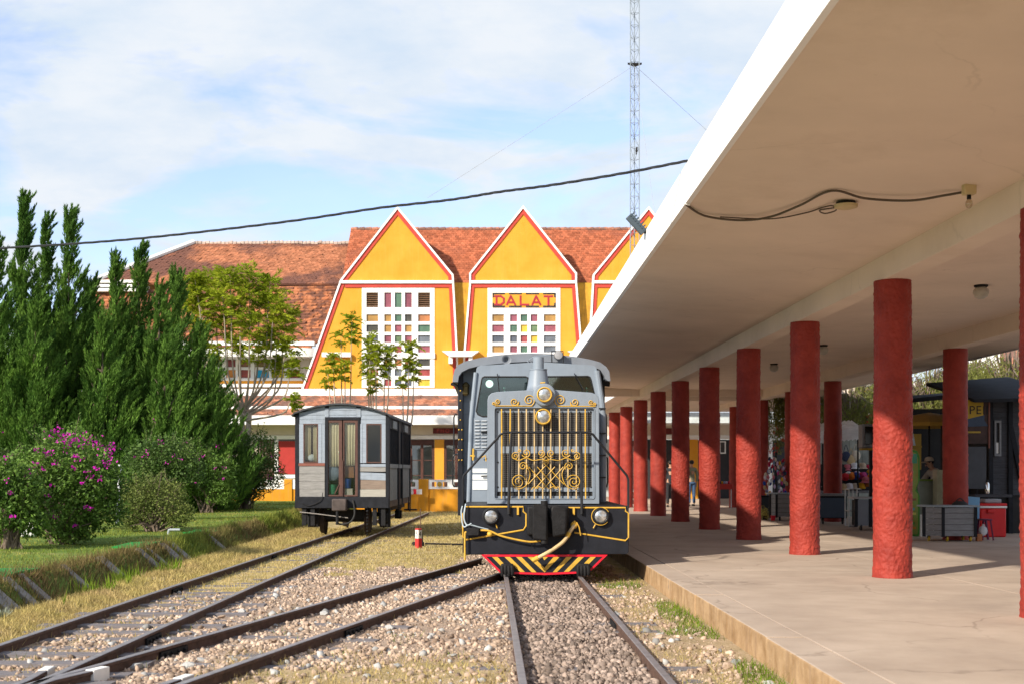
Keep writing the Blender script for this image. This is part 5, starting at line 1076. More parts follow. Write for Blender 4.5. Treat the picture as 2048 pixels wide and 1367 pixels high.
# ------------------------------------------------------------------ cypresses
cyp_leaf = M('cypress_leaf', (.048,.142,.024), .75, var=.35, scale=.8, col2=(.15,.27,.04), isl=.35, spec=.2, sub=.25)
bark = M('bark', (.16,.12,.09), .9, var=.3, scale=9, bump=.5, bscale=20)
pale_bark = M('pale_bark', (.36,.30,.23), .85, var=.2, scale=8, bump=.3, bscale=20)
def cypress(u, Y, vtop, rad, label, seed, vbase=None, spire=.35, dens=1.0, lean=(0, 0)):
    rng = np.random.default_rng(seed); x = (u-U0)/FPX*Y; zb = gz(x, min(Y, 55)); zt = P(u, vtop, Y)[2]; H = zt-zb
    t_ = thing('cypress_tree', label, 'tree', (x, Y, zb), 0, 'cypress trees on the lawn')
    axis = lambda t: np.array([x+lean[0]*t, Y+lean[1]*t, zb])+np.array([0, 0, 1.])*(H*t)
    MB().tube([axis(0), axis(.3), axis(.6), axis(.92)], [.11, .08, .045, .012], 8).build('trunk', bark, t_)
    parts = []; npl = int(310*dens*(H/8)*(rad/1.0)**.8); k_ = H/11
    for i in range(npl):
        t = rng.random()**1.1*.99; a = rng.random()*2*math.pi
        prof = (min(1, (1-t)/(1-spire))**.8 if t > spire*.4 else .8+.2*t/(spire*.4)); prof = max(.03, prof*(1-.3*t))
        if t > .78: prof = .10+.12*(1-t)
        r_ = rad*prof*(.35+.7*rng.random()**.55); od = np.array([math.cos(a), math.sin(a), 0])
        ln = (.5+.95*(1-t))*(.65+.85*rng.random())
        if t > .78: ln = .3+.4*rng.random()
        p0 = axis(max(0, t-.06*ln))+od*r_*.85; d = od*(.24+.26*rng.random())*(1-.35*t)+np.array([.14, -.04, 1.0])+rng.normal(0, .13, 3); d /= np.linalg.norm(d)
        nl = int(95*ln+14); s = rng.random(nl)**.85; wv = .155*ln*(1-s)**.75*(.35+np.minimum(1, s*3.2)*.65)+.010
        ang = rng.random(nl)*2*np.pi; e1 = np.cross(d, [0, 1, .3]); e1 /= np.linalg.norm(e1); e2 = np.cross(d, e1); rr = wv*np.sqrt(rng.random(nl))
        off = (np.cos(ang)*rr)[:, None]*e1+(np.sin(ang)*rr)[:, None]*e2
        bend = np.array([.10, 0, -.03])*(s**2*ln)[:, None]
        c = p0+d*(s*ln)[:, None]+off+bend
        ax = d*1.0+off/np.maximum(wv, .02)[:, None]*.5+rng.normal(0, .13, (nl, 3))
        parts.append(leaves(c, ax, rng.uniform(.10, .21, nl), rng.uniform(.022, .042, nl), rng))
    nc = int(650*H/8); tt = rng.random(nc)*.72; aa = rng.random(nc)*6.283; rr_ = rad*.45*(1-tt)*np.sqrt(rng.random(nc)); cc = np.stack([x+lean[0]*tt+rr_*np.cos(aa), Y+lean[1]*tt+rr_*np.sin(aa), zb+H*tt], 1); parts.append(leaves(cc, np.array([0, 0, 1.])+rng.normal(0, .4, (nc, 3)), .42, .17, rng))
    v, f = stack(parts); np_mesh('crown', v, f, cyp_leaf, t_)
    # inner branches that close the core
    mb = MB()
    for k in range(26):
        t = .06+.7*k/26; a = k*2.4; p = axis(t); d = Vector((math.cos(a), math.sin(a), 1.1)); q = Vector(p)+d*rad*.5*(1-t*.7); mb.tube([Vector(p), Vector(p)*.5+q*.5+Vector((0, 0, -.08)), q], [.035, .025, .008], 5)
    mb.build('branches', bark, t_)
    return t_
cyp = [(38,31,378,.72,'tallest cypress with a feathery spire at the far left edge',.42,(.15,0)), (90,32,424,.60,'slim cypress spire between the two tall ones at left',.42,(.0,0)), (140,31.5,412,.80,'cypress with a straight pointed spire, third from the left edge',.42,(-.05,0)), (-12,29,475,1.0,'cypress cut off by the left edge of the picture',.3,(0,0)), (178,33,560,.95,'lower bushy cypress filling the dip right of the three spires',.3,(0,0)),
       (230,31,508,.80,'cypress with a pale wispy tip in the middle of the hedge',.3,(0,0)), (282,32,488,.85,'cypress with the highest tip in the right half of the hedge',.32,(-.1,0)), (318,30.5,560,.9,'cypress with a short tip right of the hedge middle',.25,(0,0)), (352,32,540,.82,'cypress with a narrow tip near the feathery tree',.28,(0,0)), (395,31,650,.95,'low cypress sloping down at the right end of the hedge',.25,(0,0)), (428,30,750,.75,'lowest rounded cypress at the right end of the hedge',.2,(-.1,0)), (70,28.5,600,1.0,'broad dense cypress in front of the leftmost spires',.25,(0,0)), (205,29,640,1.0,'broad dense cypress at the front of the hedge',.2,(0,0)), (330,29,690,.95,'dense low cypress at the right front of the hedge',.2,(0,0))]
for i, (u, Y, vt, rd, lb_, sp_, ln_) in enumerate(cyp): cypress(u, Y+9.5, vt, rd*1.28, lb_, 100+i, spire=sp_, lean=ln_)

# ------------------------------------------------------------------ flowering shrubs
leaf_b = M('shrub_leaf', (.085,.19,.028), .6, var=.3, scale=1.4, col2=(.17,.28,.05), isl=.5, spec=.3, sub=.3)
leaf_d = M('dark_shrub_leaf', (.06,.135,.03), .6, var=.3, scale=1.4, col2=(.11,.18,.035), isl=.5, spec=.3, sub=.25)
leaf_o = M('olive_shrub_leaf', (.13,.19,.045), .7, var=.3, scale=1.2, col2=(.21,.24,.065), isl=.5, spec=.2, sub=.3)
bract = M('magenta_bracts', (.50,.015,.36), .7, var=.25, scale=6, isl=.35, sub=.3, spec=.2)
def shrub(u, vb, Y, blobs, label, seed, mat, nleaf, flowers=(), nfl=0, ls=(.05, .10), name='bougainvillea', cat='shrub'):
    rng = np.random.default_rng(seed); x = (u-U0)/FPX*Y; zb = gz(x, min(Y, 55)); t_ = thing(name, label, cat, (x, Y, zb), 0, 'shrubs on the lawn')
    base = Vector((x, Y, zb)); parts = []; vol = sum(b_[3]**2 for b_ in blobs)
    stm = MB()
    for (du, v, dy, r_) in blobs:
        c = np.array(P(u+du, v, Y+dy)); n_ = int(1.5*nleaf*r_**2/vol); d = unit(rng.normal(size=(n_, 3))); rad = r_*(.35+.68*rng.random((n_, 1))**.45)
        lump = 1+.22*np.sin(d[:, :1]*7+seed)*np.cos(d[:, 2:]*6+d[:, 1:2]*5); pos = c+d*rad*lump*np.array([1, 1, .88])
        m = pos[:, 2] > zb+.03; pos, d = pos[m], d[m]; n_ = len(pos)
        parts.append(leaves(pos, d*.5+rng.normal(0, .7, (n_, 3)), rng.uniform(ls[0], ls[1], n_), rng.uniform(ls[0]*.5, ls[1]*.55, n_), rng))
        for k in range(7):
            e = Vector(c)+Vector(rng.normal(0, .45, 3))*r_; s_ = base+Vector((rng.normal(0, .08), rng.normal(0, .08), 0)); stm.tube([s_, s_*.55+e*.45+Vector((0, 0, .12)), e], [.022, .014, .005], 5)
        # long whippy shoots
        for k in range(int(4+5*r_)):
            dd = unit(np.array([[rng.normal(), rng.normal(), abs(rng.normal())+.7]]))[0]; p0 = c+dd*r_*.75; p1 = p0+dd*r_*.5+rng.normal(0, .08, 3); nn = 26; tt = rng.random(nn)[:, None]; q = p0+(p1-p0)*tt+rng.normal(0, .025, (nn, 3))
            parts.append(leaves(q, rng.normal(0, 1, (nn, 3)), rng.uniform(ls[0]*.8, ls[1]*.8, nn), rng.uniform(.025, .045, nn), rng)); stm.tube([p0, p1], [.006, .003], 4)
    v, f = stack(parts); np_mesh('foliage', v, f, mat, t_); stm.build('stems', bark, t_)
    if flowers:
        fp = []
        for (fu, fv, fr) in list(flowers)+[(u+bb[0]+rng.normal(0, bb[3]*40), bb[1]-abs(rng.normal(0, bb[3]*55)), 2.5) for bb in blobs for _ in range(2)]:
            k = max(4, int(nfl*fr/9)); cpos = np.array(P(fu, fv, Y)); c = cpos+rng.normal(0, fr/FPX*Y, (k, 3))*np.array([1, .8, .8]); c[:, 1] -= .55+.25*rng.random(k)
            fp.append(leaves(c, rng.normal(0, 1, (k, 3)), rng.uniform(.03, .055, k), rng.uniform(.03, .045, k), rng))
        v, f = stack(fp); np_mesh('blossoms', v, f, bract, t_)
    return t_
shrub(120, 1086, 23, [(-50,960,0,.62),(20,930,.1,.72),(70,960,0,.55),(0,1020,-.1,.62),(-85,1000,0,.42),(85,1015,.1,.42),(30,1050,0,.4)], 'large bougainvillea covered with magenta blossoms beside the white pole', 1, leaf_b, 11000, [(150,880,12),(195,880,9),(140,860,6),(215,885,7),(237,905,8),(238,925,6),(120,905,5),(180,915,6),(135,925,4),(95,930,4),(78,948,4),(215,935,3),(225,955,3),(190,965,3),(165,885,10),(240,895,6),(35,920,5),(205,955,3)], 34)
shrub(18, 1105, 21.5, [(-20,960,0,.45),(20,985,.1,.42),(-10,1030,0,.4),(40,1040,.1,.3)], 'open bougainvillea with bare stems at the left edge of the lawn', 2, leaf_b, 4200, [(5,862,5),(18,868,5),(32,918,6),(-2,905,4)], 26)
shrub(308, 1058, 27.5, [(-35,1010,0,.48),(20,1000,.1,.52),(48,1025,0,.36),(-10,985,.2,.45),(-50,1035,0,.3)], 'olive green twiggy shrub without flowers beside the bent pipe', 3, leaf_o, 6500, ls=(.035, .07), name='twiggy_shrub')
shrub(325, 985, 33, [(-30,920,0,.6),(20,915,.1,.62),(0,945,0,.5),(52,940,0,.45)], 'dark rounded bougainvillea behind the olive shrub', 4, leaf_d, 5500, [(305,912,4),(335,880,3)], 18)
shrub(415, 1000, 38, [(-20,920,0,.55),(15,945,0,.62),(-25,965,0,.45),(25,980,0,.5)], 'bougainvillea with a few pink blossoms left of the round dark one', 5, leaf_b, 6000, [(383,910,5),(388,912,5),(405,945,3),(366,900,3),(455,955,3)], 22)
shrub(490, 1008, 41, [(-25,915,0,.72),(20,905,0,.75),(40,945,0,.62),(-10,955,0,.75),(10,975,.1,.5)], 'round dark green bougainvillea nearest to the wagon', 6, leaf_d, 8500, [(447,895,4),(474,912,4),(433,918,3),(458,938,3),(490,865,5),(455,953,4)], 22)
shrub(-30, 1010, 27, [(0,925,0,.5),(20,960,0,.5)], 'leafy shrub peeking in at the left picture edge behind the bougainvillea', 7, leaf_d, 2600, [(2,865,4)], 16)
# ------------------------------------------------------------------ feathery trees
frond_m = M('feather_leaf', (.23,.35,.015), .6, var=.3, scale=.9, col2=(.42,.46,.035), isl=.35, spec=.2, sub=.5)
def rosette(c, rng, R_, n_fr=12, tiers=1):
    parts = []
    for ti in range(tiers):
        for k in range(n_fr):
            a = rng.random()*2*math.pi; el = rng.uniform(.0, 1.25); d = np.array([math.cos(a)*math.cos(el), math.sin(a)*math.cos(el), math.sin(el)]); L_ = R_*rng.uniform(.6, 1.15)*(1-.12*ti); nl = 13; s = np.linspace(.15, 1, nl)
            base = np.array(c)-np.array([rng.normal(0, .05), rng.normal(0, .05), ti*.30]); p = base+d*(s*L_)[:, None]; p[:, 2] -= (s**2)*L_*(.25+.4*rng.random())
            side = np.array([-math.sin(a), math.cos(a), 0])
            for sg in (-1, 1):
                w = .30*L_*np.sin(np.pi*np.clip(s*.85+.12, 0, 1))**.8+.03; ax = np.tile(side*sg*.8, (nl, 1))+d*.75+rng.normal(0, .22, (nl, 3)); ax[:, 2] -= .25; ax = unit(ax); q = p+ax*(w*.5)[:, None]
                parts.append(leaves(q, ax, w, .045, rng))
    return parts
def feather(label, u, Y, v_fork, stems, seed, rr, base_v=1000, trunks=((0, .11),), name='feathery_tree'):
    rng = np.random.default_rng(seed); x = (u-U0)/FPX*Y; t_ = thing(name, label, 'tree', (x, Y, gz(x, 50) if Y < 52 else .1)); parts = []; mb = MB(); fork = Vector(P(u, v_fork, Y))
    tk = MB()
    for du, r_ in trunks: tk.tube([(x+du*.5, Y, t_.location.z-.1), tuple(fork*.5+Vector((x+du*.7, Y, t_.location.z))*.5), tuple(fork+Vector((du, 0, .1)))], [r_*1.2, r_, r_*.85], 10)
    tk.build('trunk', pale_bark, t_)
    for (su, sv, dy, r_, tiers) in stems:
        tip = Vector(P(su, sv, Y+dy)); st0 = fork+Vector((rng.uniform(-.1, .1), rng.uniform(-.1, .1), rng.uniform(-.2, .3))); m1 = Vector((tip.x*.75+st0.x*.25, tip.y*.75+st0.y*.25, st0.z+(tip.z-st0.z)*.33)); mb.tube(spline([st0, m1, tip*.6+m1*.4+Vector((0, 0, .1)), tip], 4), [.045-.037*i/12 for i in range(13)], 6)
        parts += rosette(tip, rng, r_*.95, 15, tiers+1)
    mb.build('stems', pale_bark, t_); v, f = stack(parts); np_mesh('crown', v, f, frond_m, t_); return t_
rg = random.Random(5)
stems = [(395,575,0,.9,2),(425,560,.8,.9,2),(460,548,-.3,.95,2),(500,550,.3,.95,2),(540,565,0,.9,2),(445,590,-.8,.9,2),(480,600,-.5,.95,2),(415,620,0,.85,2),(520,600,.4,.9,2),(550,610,-.4,.9,2),(500,640,-.9,.85,2),(560,660,0,.8,2),(450,640,.4,.85,2),(575,690,-.2,.7,1),(400,660,.2,.7,2),(535,680,.6,.8,1),(590,800,-.6,.5,1),(475,690,.2,.7,1),(385,610,.3,.8,2),(425,700,-.2,.65,1),(560,725,.3,.65,1),(588,735,-.3,.55,1),(512,705,-.4,.65,1),(575,630,.5,.75,2),(390,560,-.4,.7,2)]
feather('tall pale stemmed tree with feathery yellow green crown behind the wagon', 490, 47, 830, stems, 21, .9, trunks=((-.12, .10), (.16, .11)))
stems = [(704,640,0,.62,3),(682,672,.3,.48,1),(665,715,0,.5,3),(690,730,-.3,.5,2),(655,745,.3,.42,2)]
feather('slender feathery sapling clump left of the coloured gable window', 690, 53, 880, stems, 22, .6, trunks=((0, .05),), name='feathery_sapling')
stems = [(738,682,0,.62,2),(752,700,-.3,.55,2),(735,720,.3,.5,2),(780,700,0,.55,2),(745,755,-.2,.5,2),(770,740,.2,.45,1)]
feather('leafy feathery sapling clump in front of the coloured gable window', 755, 53, 880, stems, 23, .6, trunks=((0, .05),), name='feathery_sapling')
stems = [(818,692,0,.55,3),(828,730,.2,.45,2),(805,760,-.2,.4,1)]
feather('thin feathery sapling at the right of the coloured gable window', 812, 53, 880, stems, 24, .6, trunks=((0, .05),), name='feathery_sapling')
# weeping bottlebrush trees beyond the platform
weep = M('weeping_leaf', (.13,.17,.03), .7, var=.3, scale=1, col2=(.22,.22,.05), isl=.45, sub=.35); brush_r = M('red_brush', (.5,.05,.03), .7, isl=.3)
def weeping(u, Y, vtop, rad, label, seed):
    rng = np.random.default_rng(seed); x = (u-U0)/FPX*Y; zt = P(u, vtop, Y)[2]; t_ = thing('bottlebrush_tree', label, 'tree', (x, Y, 0), 0, 'weeping trees beyond the platform')
    MB().tube([(x, Y, 0), (x+.1, Y, zt*.5), (x, Y, zt-.4)], [.16, .12, .05], 8).build('trunk', bark, t_); ps = []; fl = []; br = MB()
    for k in range(270):
        a = rng.random()*2*math.pi; r_ = rad*math.sqrt(rng.random()); p = np.array([x+r_*math.cos(a), Y+r_*math.sin(a), zt-.55*(r_/rad)**2*rad-rng.random()*1.0]); ln = rng.uniform(.6, 1.7); n_ = int(46*ln); s = rng.random(n_)
        c = p+np.stack([.06*rng.normal(size=n_)+.1*s, .06*rng.normal(size=n_), -s*ln], 1); ax = np.array([0, 0, -1.])+rng.normal(0, .5, (n_, 3)); ps.append(leaves(c, ax, rng.uniform(.09, .16, n_), rng.uniform(.02, .035, n_), rng))
        if k % 5 == 0:
            br.tube([(x, Y, zt*.6), ((x+p[0])/2, (Y+p[1])/2, p[2]+.25), tuple(p)], [.04, .025, .008], 5)
            c = p+np.array([0, 0, -ln])+rng.normal(0, .035, (14, 3)); fl.append(leaves(c, rng.normal(0, 1, (14, 3)), .09, .04, rng))
    v, f = stack(ps); np_mesh('crown', v, f, weep, t_); v, f = stack(fl); np_mesh('blossoms', v, f, brush_r, t_); br.build('branches', bark, t_)
for i, (u, Y, vt, rd, lb_) in enumerate(((1600,47,745,1.3,'weeping bottlebrush tree just right of the station corner'), (1700,44,745,1.9,'weeping bottlebrush tree left of the second front column'), (1770,45,735,1.7,'weeping bottlebrush tree hidden behind the second front column'), (1860,43,725,1.5,'weeping bottlebrush tree in front of the far white house'), (2020,40,690,1.9,'weeping bottlebrush tree above the dark kiosk roof'), (1935,46,700,1.2,'weeping bottlebrush tree between rear column and far white house'))): weeping(u, Y, vt, rd, lb_, 60+i)
# ------------------------------------------------------------------ bank: concrete ribs, green mats, pipe, pole
conc_g = M('grey_rib_concrete', (.22,.205,.19), .9, var=.25, scale=5, streak=.4, bump=.3)
ribs = [(10,1195,1260,0,.3),(52,1157,1216,0,.16),(80,1160,1195,0,.14),(160,1133,1180,0,.14),(230,1118,1165,0,.26),(302,1098,1115,0,.2),(318,1095,1120,0,.12),(347,1088,1112,0,.26),(362,1085,1118,0,.24),(432,1070,1088,0,.22)]
nmr = ['concrete rib at the left picture edge, nearest of the bank', 'second concrete rib of the bank from the left edge', 'third concrete rib of the bank, half buried', 'dark concrete rib set alone in the middle of the near bank', 'wide concrete rib right of the lone dark one', 'left rib of the group of four below the middle green mat', 'second rib of the group of four below the middle green mat', 'third rib of the group of four below the bent pipe', 'right rib of the group of four below the bent pipe', 'farthest concrete rib at the tip of the far green mat']
for i, (u, va, vb, _, w_) in enumerate(ribs):
    Yb = 1.58*FPX/(vb-V0); xb = -5.24; y_ = -5.35/((u+12-U0)/FPX); o = MB().beam((-5.68, y_, .345), (-5.24, y_-.05, -.02), w_, .08).build('drain_rib', conc_g, None, bevel=.012); tag(o, nmr[i], 'concrete rib', 'concrete ribs along the bank')
mat_g = M('green_turf_mat', (.012,.22,.035), .9, var=.15, scale=20, bump=.4, bscale=90)
for (ua, ub, v_, lb_) in ((-30, 42, 1136, 'bright green turf mat at the left picture edge'), (240, 312, 1094, 'bright green turf mat in the middle of the bank edge'), (372, 440, 1062, 'bright green turf mat farthest along the bank edge')):
    Y = 5.9*FPX/(U0-(ua+ub)/2); xa, xb = -6.2, -5.68
    vs = [(x, y, gz(min(x, -5.67), y)+.055) for y in (Y-.5, Y-.15, Y+.25, Y+.7) for x in (xa, (xa+xb)/2, xb)]
    mbm = MB().add(vs+[(x, y, z-.03) for x, y, z in vs], [(r_*3+c_, r_*3+c_+1, r_*3+c_+4, r_*3+c_+3) for r_ in range(3) for c_ in range(2)]+[(0,12,13,1),(1,13,14,2),(2,14,17,5),(5,17,20,8),(8,20,23,11),(0,3,15,12),(3,6,18,15),(6,9,21,18)])
    tag(mbm.build('turf_mat', mat_g), lb_, 'turf mat', 'green turf mats')
Yp = 26.3; bp = MB().tube([P(337,1082,Yp), P(337,1063,Yp), P(338,1058.5,Yp), P(341,1058,Yp), P(360,1058,Yp)], .026, 8).build('bent_pipe', M('grey_pvc', (.30,.34,.36), .5)); tag(bp, 'bent grey pipe standing on the bank edge', 'pipe')
wp = MB().tube([P(234,1046,24.5), P(237,1000,24.5), P(240,928,24.5)], .034, 8).build('white_pole', M('whitewashed_pole', (.6,.62,.64), .8, var=.25, wear=.2, wear_col=(.3,.28,.25))); tag(wp, 'whitewashed pole beside the large bougainvillea', 'pole')
gbn = thing('green_bin', 'bright green bin half hidden behind the bougainvillea', 'bin', (P(405,1006,44)[0], 44, gz(-9.7, 44)))
MB().lathe([(.27,0),(.30,.05),(.33,.5),(.34,.52)], tuple(gbn.location), 'z', 16).build('body', M('bin_green', (.01,.33,.09), .45), gbn); MB().lathe([(.35,.525),(.34,.56),(.2,.62)], tuple(gbn.location), 'z', 16).build('lid', bpy.data.materials['bin_green'], gbn)
wl_ = thing('white_planter', 'white painted concrete block behind the open bougainvillea', 'planter', (P(55,1050,25)[0], 25, .4)); MB().box(wl_.location.x-.2, wl_.location.x+.2, 24.8, 25.2, .35, .72).build('block', white_paint, wl_, bevel=.04); MB().box(wl_.location.x-.24, wl_.location.x+.24, 24.76, 25.24, .722, .77).build('rim', white_paint, wl_, bevel=.01)
ag = thing('spiky_plant', 'pale spiky plant at the foot of the bank, left edge', 'plant', (P(8,1215,13.8)[0], 13.8, .03)); ps = []
rng = np.random.default_rng(3); n_ = 60; dd = unit(np.stack([rng.normal(size=n_), rng.normal(size=n_), abs(rng.normal(size=n_))+.9], 1)); ps = leaves(np.array(ag.location)+dd*.07, dd, .15, .012, rng); np_mesh('leaves', ps[0], ps[1], M('pale_leaf', (.32,.36,.27), .7, isl=.2), ag)
# ------------------------------------------------------------------ far white house on the right
hb = thing('white_house', 'white house with yellow bands and brown roof far behind the kiosks', 'house', (24, 66, 0))
def hx_(name, mat, u0_, u1_, va, vb, Y0, Y1): x0_, x1_, z0_, z1_ = q4(u0_, va, u1_, vb, Y0); return MB().box(x0_, x1_, Y0, Y1, z0_, z1_).build(name, mat, hb, sm=0)
hx_('wall', white_paint, 1690, 2120, 790, 942, 66, 70); hx_('band', yellow_wall, 1690, 2120, 774, 782, 65.8, 70); hx_('wall', white_paint, 1690, 2120, 782.5, 789.5, 65.9, 70); hx_('ledge', white_paint, 1690, 2120, 762, 773.5, 65.6, 70)
hx_('tile_band', tile_red, 1690, 2120, 793, 806, 65.4, 65.95); hx_('upper_wall', white_paint, 1960, 2000, 700, 761, 66, 69); hx_('window', M('house_window', (.08,.09,.1), .2), 1972, 1984, 735, 757, 65.9, 65.99)
a = [P(1985, 765, 65.5), P(2140, 765, 65.5), P(2120, 660, 68.5), P(1995, 660, 68.5)]; MB().add(a+[(p[0], p[1]+.1, p[2]-.2) for p in a], [(0,1,2,3),(7,6,5,4),(0,4,5,1),(1,5,6,2),(2,6,7,3),(3,7,4,0)]).build('roof', tile_ver, hb, sm=0)
# ------------------------------------------------------------------ kiosks
dark_wood = M('dark_kiosk_wood', (.055,.057,.066), .75, var=.3, scale=6, stretch=(1,4,10), bump=.25)
grey_plank = M('grey_trolley_wood', (.22,.225,.235), .8, var=.2, scale=5, stretch=(1,4,10), bump=.25)
def Z8(zx, zy, Y): return P(1800+zx*.30731, 680+zy*.30731, Y)
YK = 28.6
kk = thing('dark_kiosk', 'dark planked wooden kiosk behind the red cooler', 'kiosk', (Z8(690,1000,YK)[0], YK, PZ))
for k in range(17):
    za, zb = 395+k*36, 395+k*36+34; x0_, _, z1_ = Z8(585, za, YK); x1_, _, z0_ = Z8(1100, zb, YK); MB().box(x0_, x1_, YK+R.uniform(0, .01), YK+.04, z0_, z1_).build('plank', dark_wood, kk, sm=0)
for zx in (572, 700, 1000):
    x0_, _, z1_ = Z8(zx, 385, YK); x1_, _, z0_ = Z8(zx+28, 1060, YK); MB().box(x0_, x1_, YK-.06, YK-.002, PZ, z1_).build('post', wag_black, kk, sm=0)
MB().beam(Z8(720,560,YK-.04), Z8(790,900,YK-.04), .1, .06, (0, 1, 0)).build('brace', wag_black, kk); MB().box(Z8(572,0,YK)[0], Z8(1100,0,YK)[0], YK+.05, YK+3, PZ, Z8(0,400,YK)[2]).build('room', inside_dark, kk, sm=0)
p = [Z8(485,382,YK-.7), Z8(1150,330,YK-.7)]; MB().add([(p[0][0], YK-.7, p[0][2]), (p[1][0], YK-.7, p[0][2]+.05), (p[1][0], YK+3, p[0][2]+.75), (p[0][0]+.2, YK+3, p[0][2]+.6), (p[0][0], YK-.7, p[0][2]-.07), (p[1][0], YK-.7, p[0][2]-.02), (p[1][0], YK+3, p[0][2]+.68), (p[0][0]+.2, YK+3, p[0][2]+.53)], [(0,1,2,3),(7,6,5,4),(0,4,5,1),(1,5,6,2),(2,6,7,3),(3,7,4,0)]).build('roof', M('dark_sheet_roof', (.025,.027,.032), .85, var=.2, spec=.1), kk, sm=0)
x0_, _, z1_ = Z8(618, 520, YK-.07); x1_, _, z0_ = Z8(662, 752, YK-.07); wn_ = MB().plate([(x0_, z0_), (x1_, z0_), (x1_, z1_), (x0_, z1_)], [[(x0_+.04, z0_+.05), (x1_-.04, z0_+.05), (x1_-.04, z1_-.05), (x0_+.04, z1_-.05)]], YK-.05, YK-.002).build('window', grey_plank, kk, sm=0); MB().box(x0_+.05, x1_-.05, YK-.02, YK-.012, z0_+.06, z0_+.3).build('pane', white_paint, wn_, sm=0)
# banner with painted lettering
YN = 28.2
bn_ = thing('yellow_banner', 'yellow and dark advertising banner hanging beside the kiosk', 'banner', Z8(505, 670, YN))
x0_, _, z1_ = Z8(400, 385, YN); x1_, _, z0_ = Z8(574, 520, YN); xm = Z8(543, 0, YN)[0]
MB().box(x0_, xm, YN, YN+.015, z0_, z1_).build('yellow_field', M('banner_yellow', (.42,.27,.02), .6, var=.1), bn_, sm=0); zl = Z8(0, 670, YN)[2]
MB().box(x0_, x1_, YN+.017, YN+.03, zl, z1_).build('dark_field', M('banner_dark', (.05,.025,.02), .6, var=.5, scale=3), bn_, sm=0)
MB().tube([(x1_+.02, YN, zl-.1), (x1_+.02, YN, z1_+.05)], .02, 6).build('pole', M('rust_pole', (.2,.08,.06), .7), bn_)
MB().plate([(x0_, zl+.5), (x0_+.5, zl+.62), (xm+.02, zl+.5), (xm+.1, zl+.38), (x0_, zl+.36)], None, YN-.004, YN-.001).build('painted_boat', M('banner_blue', (.03,.05,.09), .5), bn_, sm=0); MB().box(x0_, Z8(525,0,YN)[0], YN-.004, YN-.001, Z8(0,602,YN)[2], Z8(0,590,YN)[2]).build('painted_stripe', M('banner_stripe', (.36,.24,.03), .6), bn_, sm=0)
link('lettering', text_mesh('APEII', .26, ink, 'lettering', .001, 1.1), bn_, (Z8(485,455,YN)[0]-bn_.location.x, -.004, Z8(485,455,YN)[2]-bn_.location.z), (math.pi/2, 0, 0))
# black sheet stand below the banner
bs_ = thing('chalkboard', 'dark slate board on a foot below the yellow banner', 'board', Z8(505, 1040, YN-.2)); x0_, _, z1_ = Z8(442, 690, YN-.2); x1_, _, z0_ = Z8(562, 965, YN-.2)
MB().box(x0_, x1_, YN-.2, YN-.17, z0_, z1_).build('board', M('slate', (.05,.055,.065), .5), bs_, bevel=.01); MB().tube([((x0_+x1_)/2, YN-.18, z0_), ((x0_+x1_)/2, YN-.18, PZ)], .022, 6).build('leg', iron_dark, bs_); MB().box((x0_+x1_)/2-.2, (x0_+x1_)/2+.2, YN-.35, YN-.05, PZ, PZ+.02).build('foot', iron_dark, bs_)
# shop hut behind second front column
YS2 = 33.0
sh = thing('snack_hut', 'dark snack hut with yellow awning behind the counter', 'hut', (Z8(180,1000,YS2)[0], YS2, PZ))
x0_, _, z1_ = Z8(-40, 430, YS2); x1_, _, _ = Z8(300, 430, YS2)
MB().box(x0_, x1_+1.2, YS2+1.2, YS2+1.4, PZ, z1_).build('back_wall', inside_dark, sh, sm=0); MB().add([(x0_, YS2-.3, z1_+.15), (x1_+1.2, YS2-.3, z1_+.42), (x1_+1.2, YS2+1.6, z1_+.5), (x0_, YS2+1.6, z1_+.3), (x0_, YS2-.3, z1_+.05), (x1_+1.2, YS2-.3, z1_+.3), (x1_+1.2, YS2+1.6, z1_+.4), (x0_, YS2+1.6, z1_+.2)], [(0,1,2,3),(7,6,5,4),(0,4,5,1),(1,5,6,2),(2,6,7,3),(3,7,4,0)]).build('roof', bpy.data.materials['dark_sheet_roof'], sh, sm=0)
yl_board = M('yellow_board', (.36,.22,.03), .7, var=.15)
x0_, _, z1_ = Z8(80, 600, YS2); x1_, _, z0_ = Z8(215, 840, YS2); MB().box(x0_, x1_, YS2+.9, YS2+.95, z0_, z1_).build('yellow_panel', yl_board, sh, sm=0); MB().box(Z8(80,0,YS2)[0], Z8(168,0,YS2)[0], YS2+.3, YS2+.9, Z8(0,694,YS2)[2], Z8(0,684,YS2)[2]).build('shelf', yl_board, sh, sm=0)
MB().plate([Z8(108,680,YS2)[::2], Z8(135,680,YS2)[::2], Z8(120,600,YS2)[::2]], None, YS2+.4, YS2+.42).build('model_sail', cloth_w, sh, sm=0)
um = thing('yellow_parasol', 'dusty yellow parasol over the snack counter', 'parasol', (Z8(185,1000,31)[0], 31, PZ)); c = Z8(190, 532, 31)
MB().lathe([(.02, .28), (.5, .2), (1.05, .02), (1.12, -.06), (1.1, -.07), (.5, .16), (.02, .24)], (c[0], 31, c[2]-.05), 'z', 10).build('canopy', M('parasol_yellow', (.40,.24,.04), .8, var=.1), um, sm=0); MB().tube([(c[0], 31, PZ), (c[0], 31, c[2]+.25)], .02, 8).build('pole', iron_dark, um)
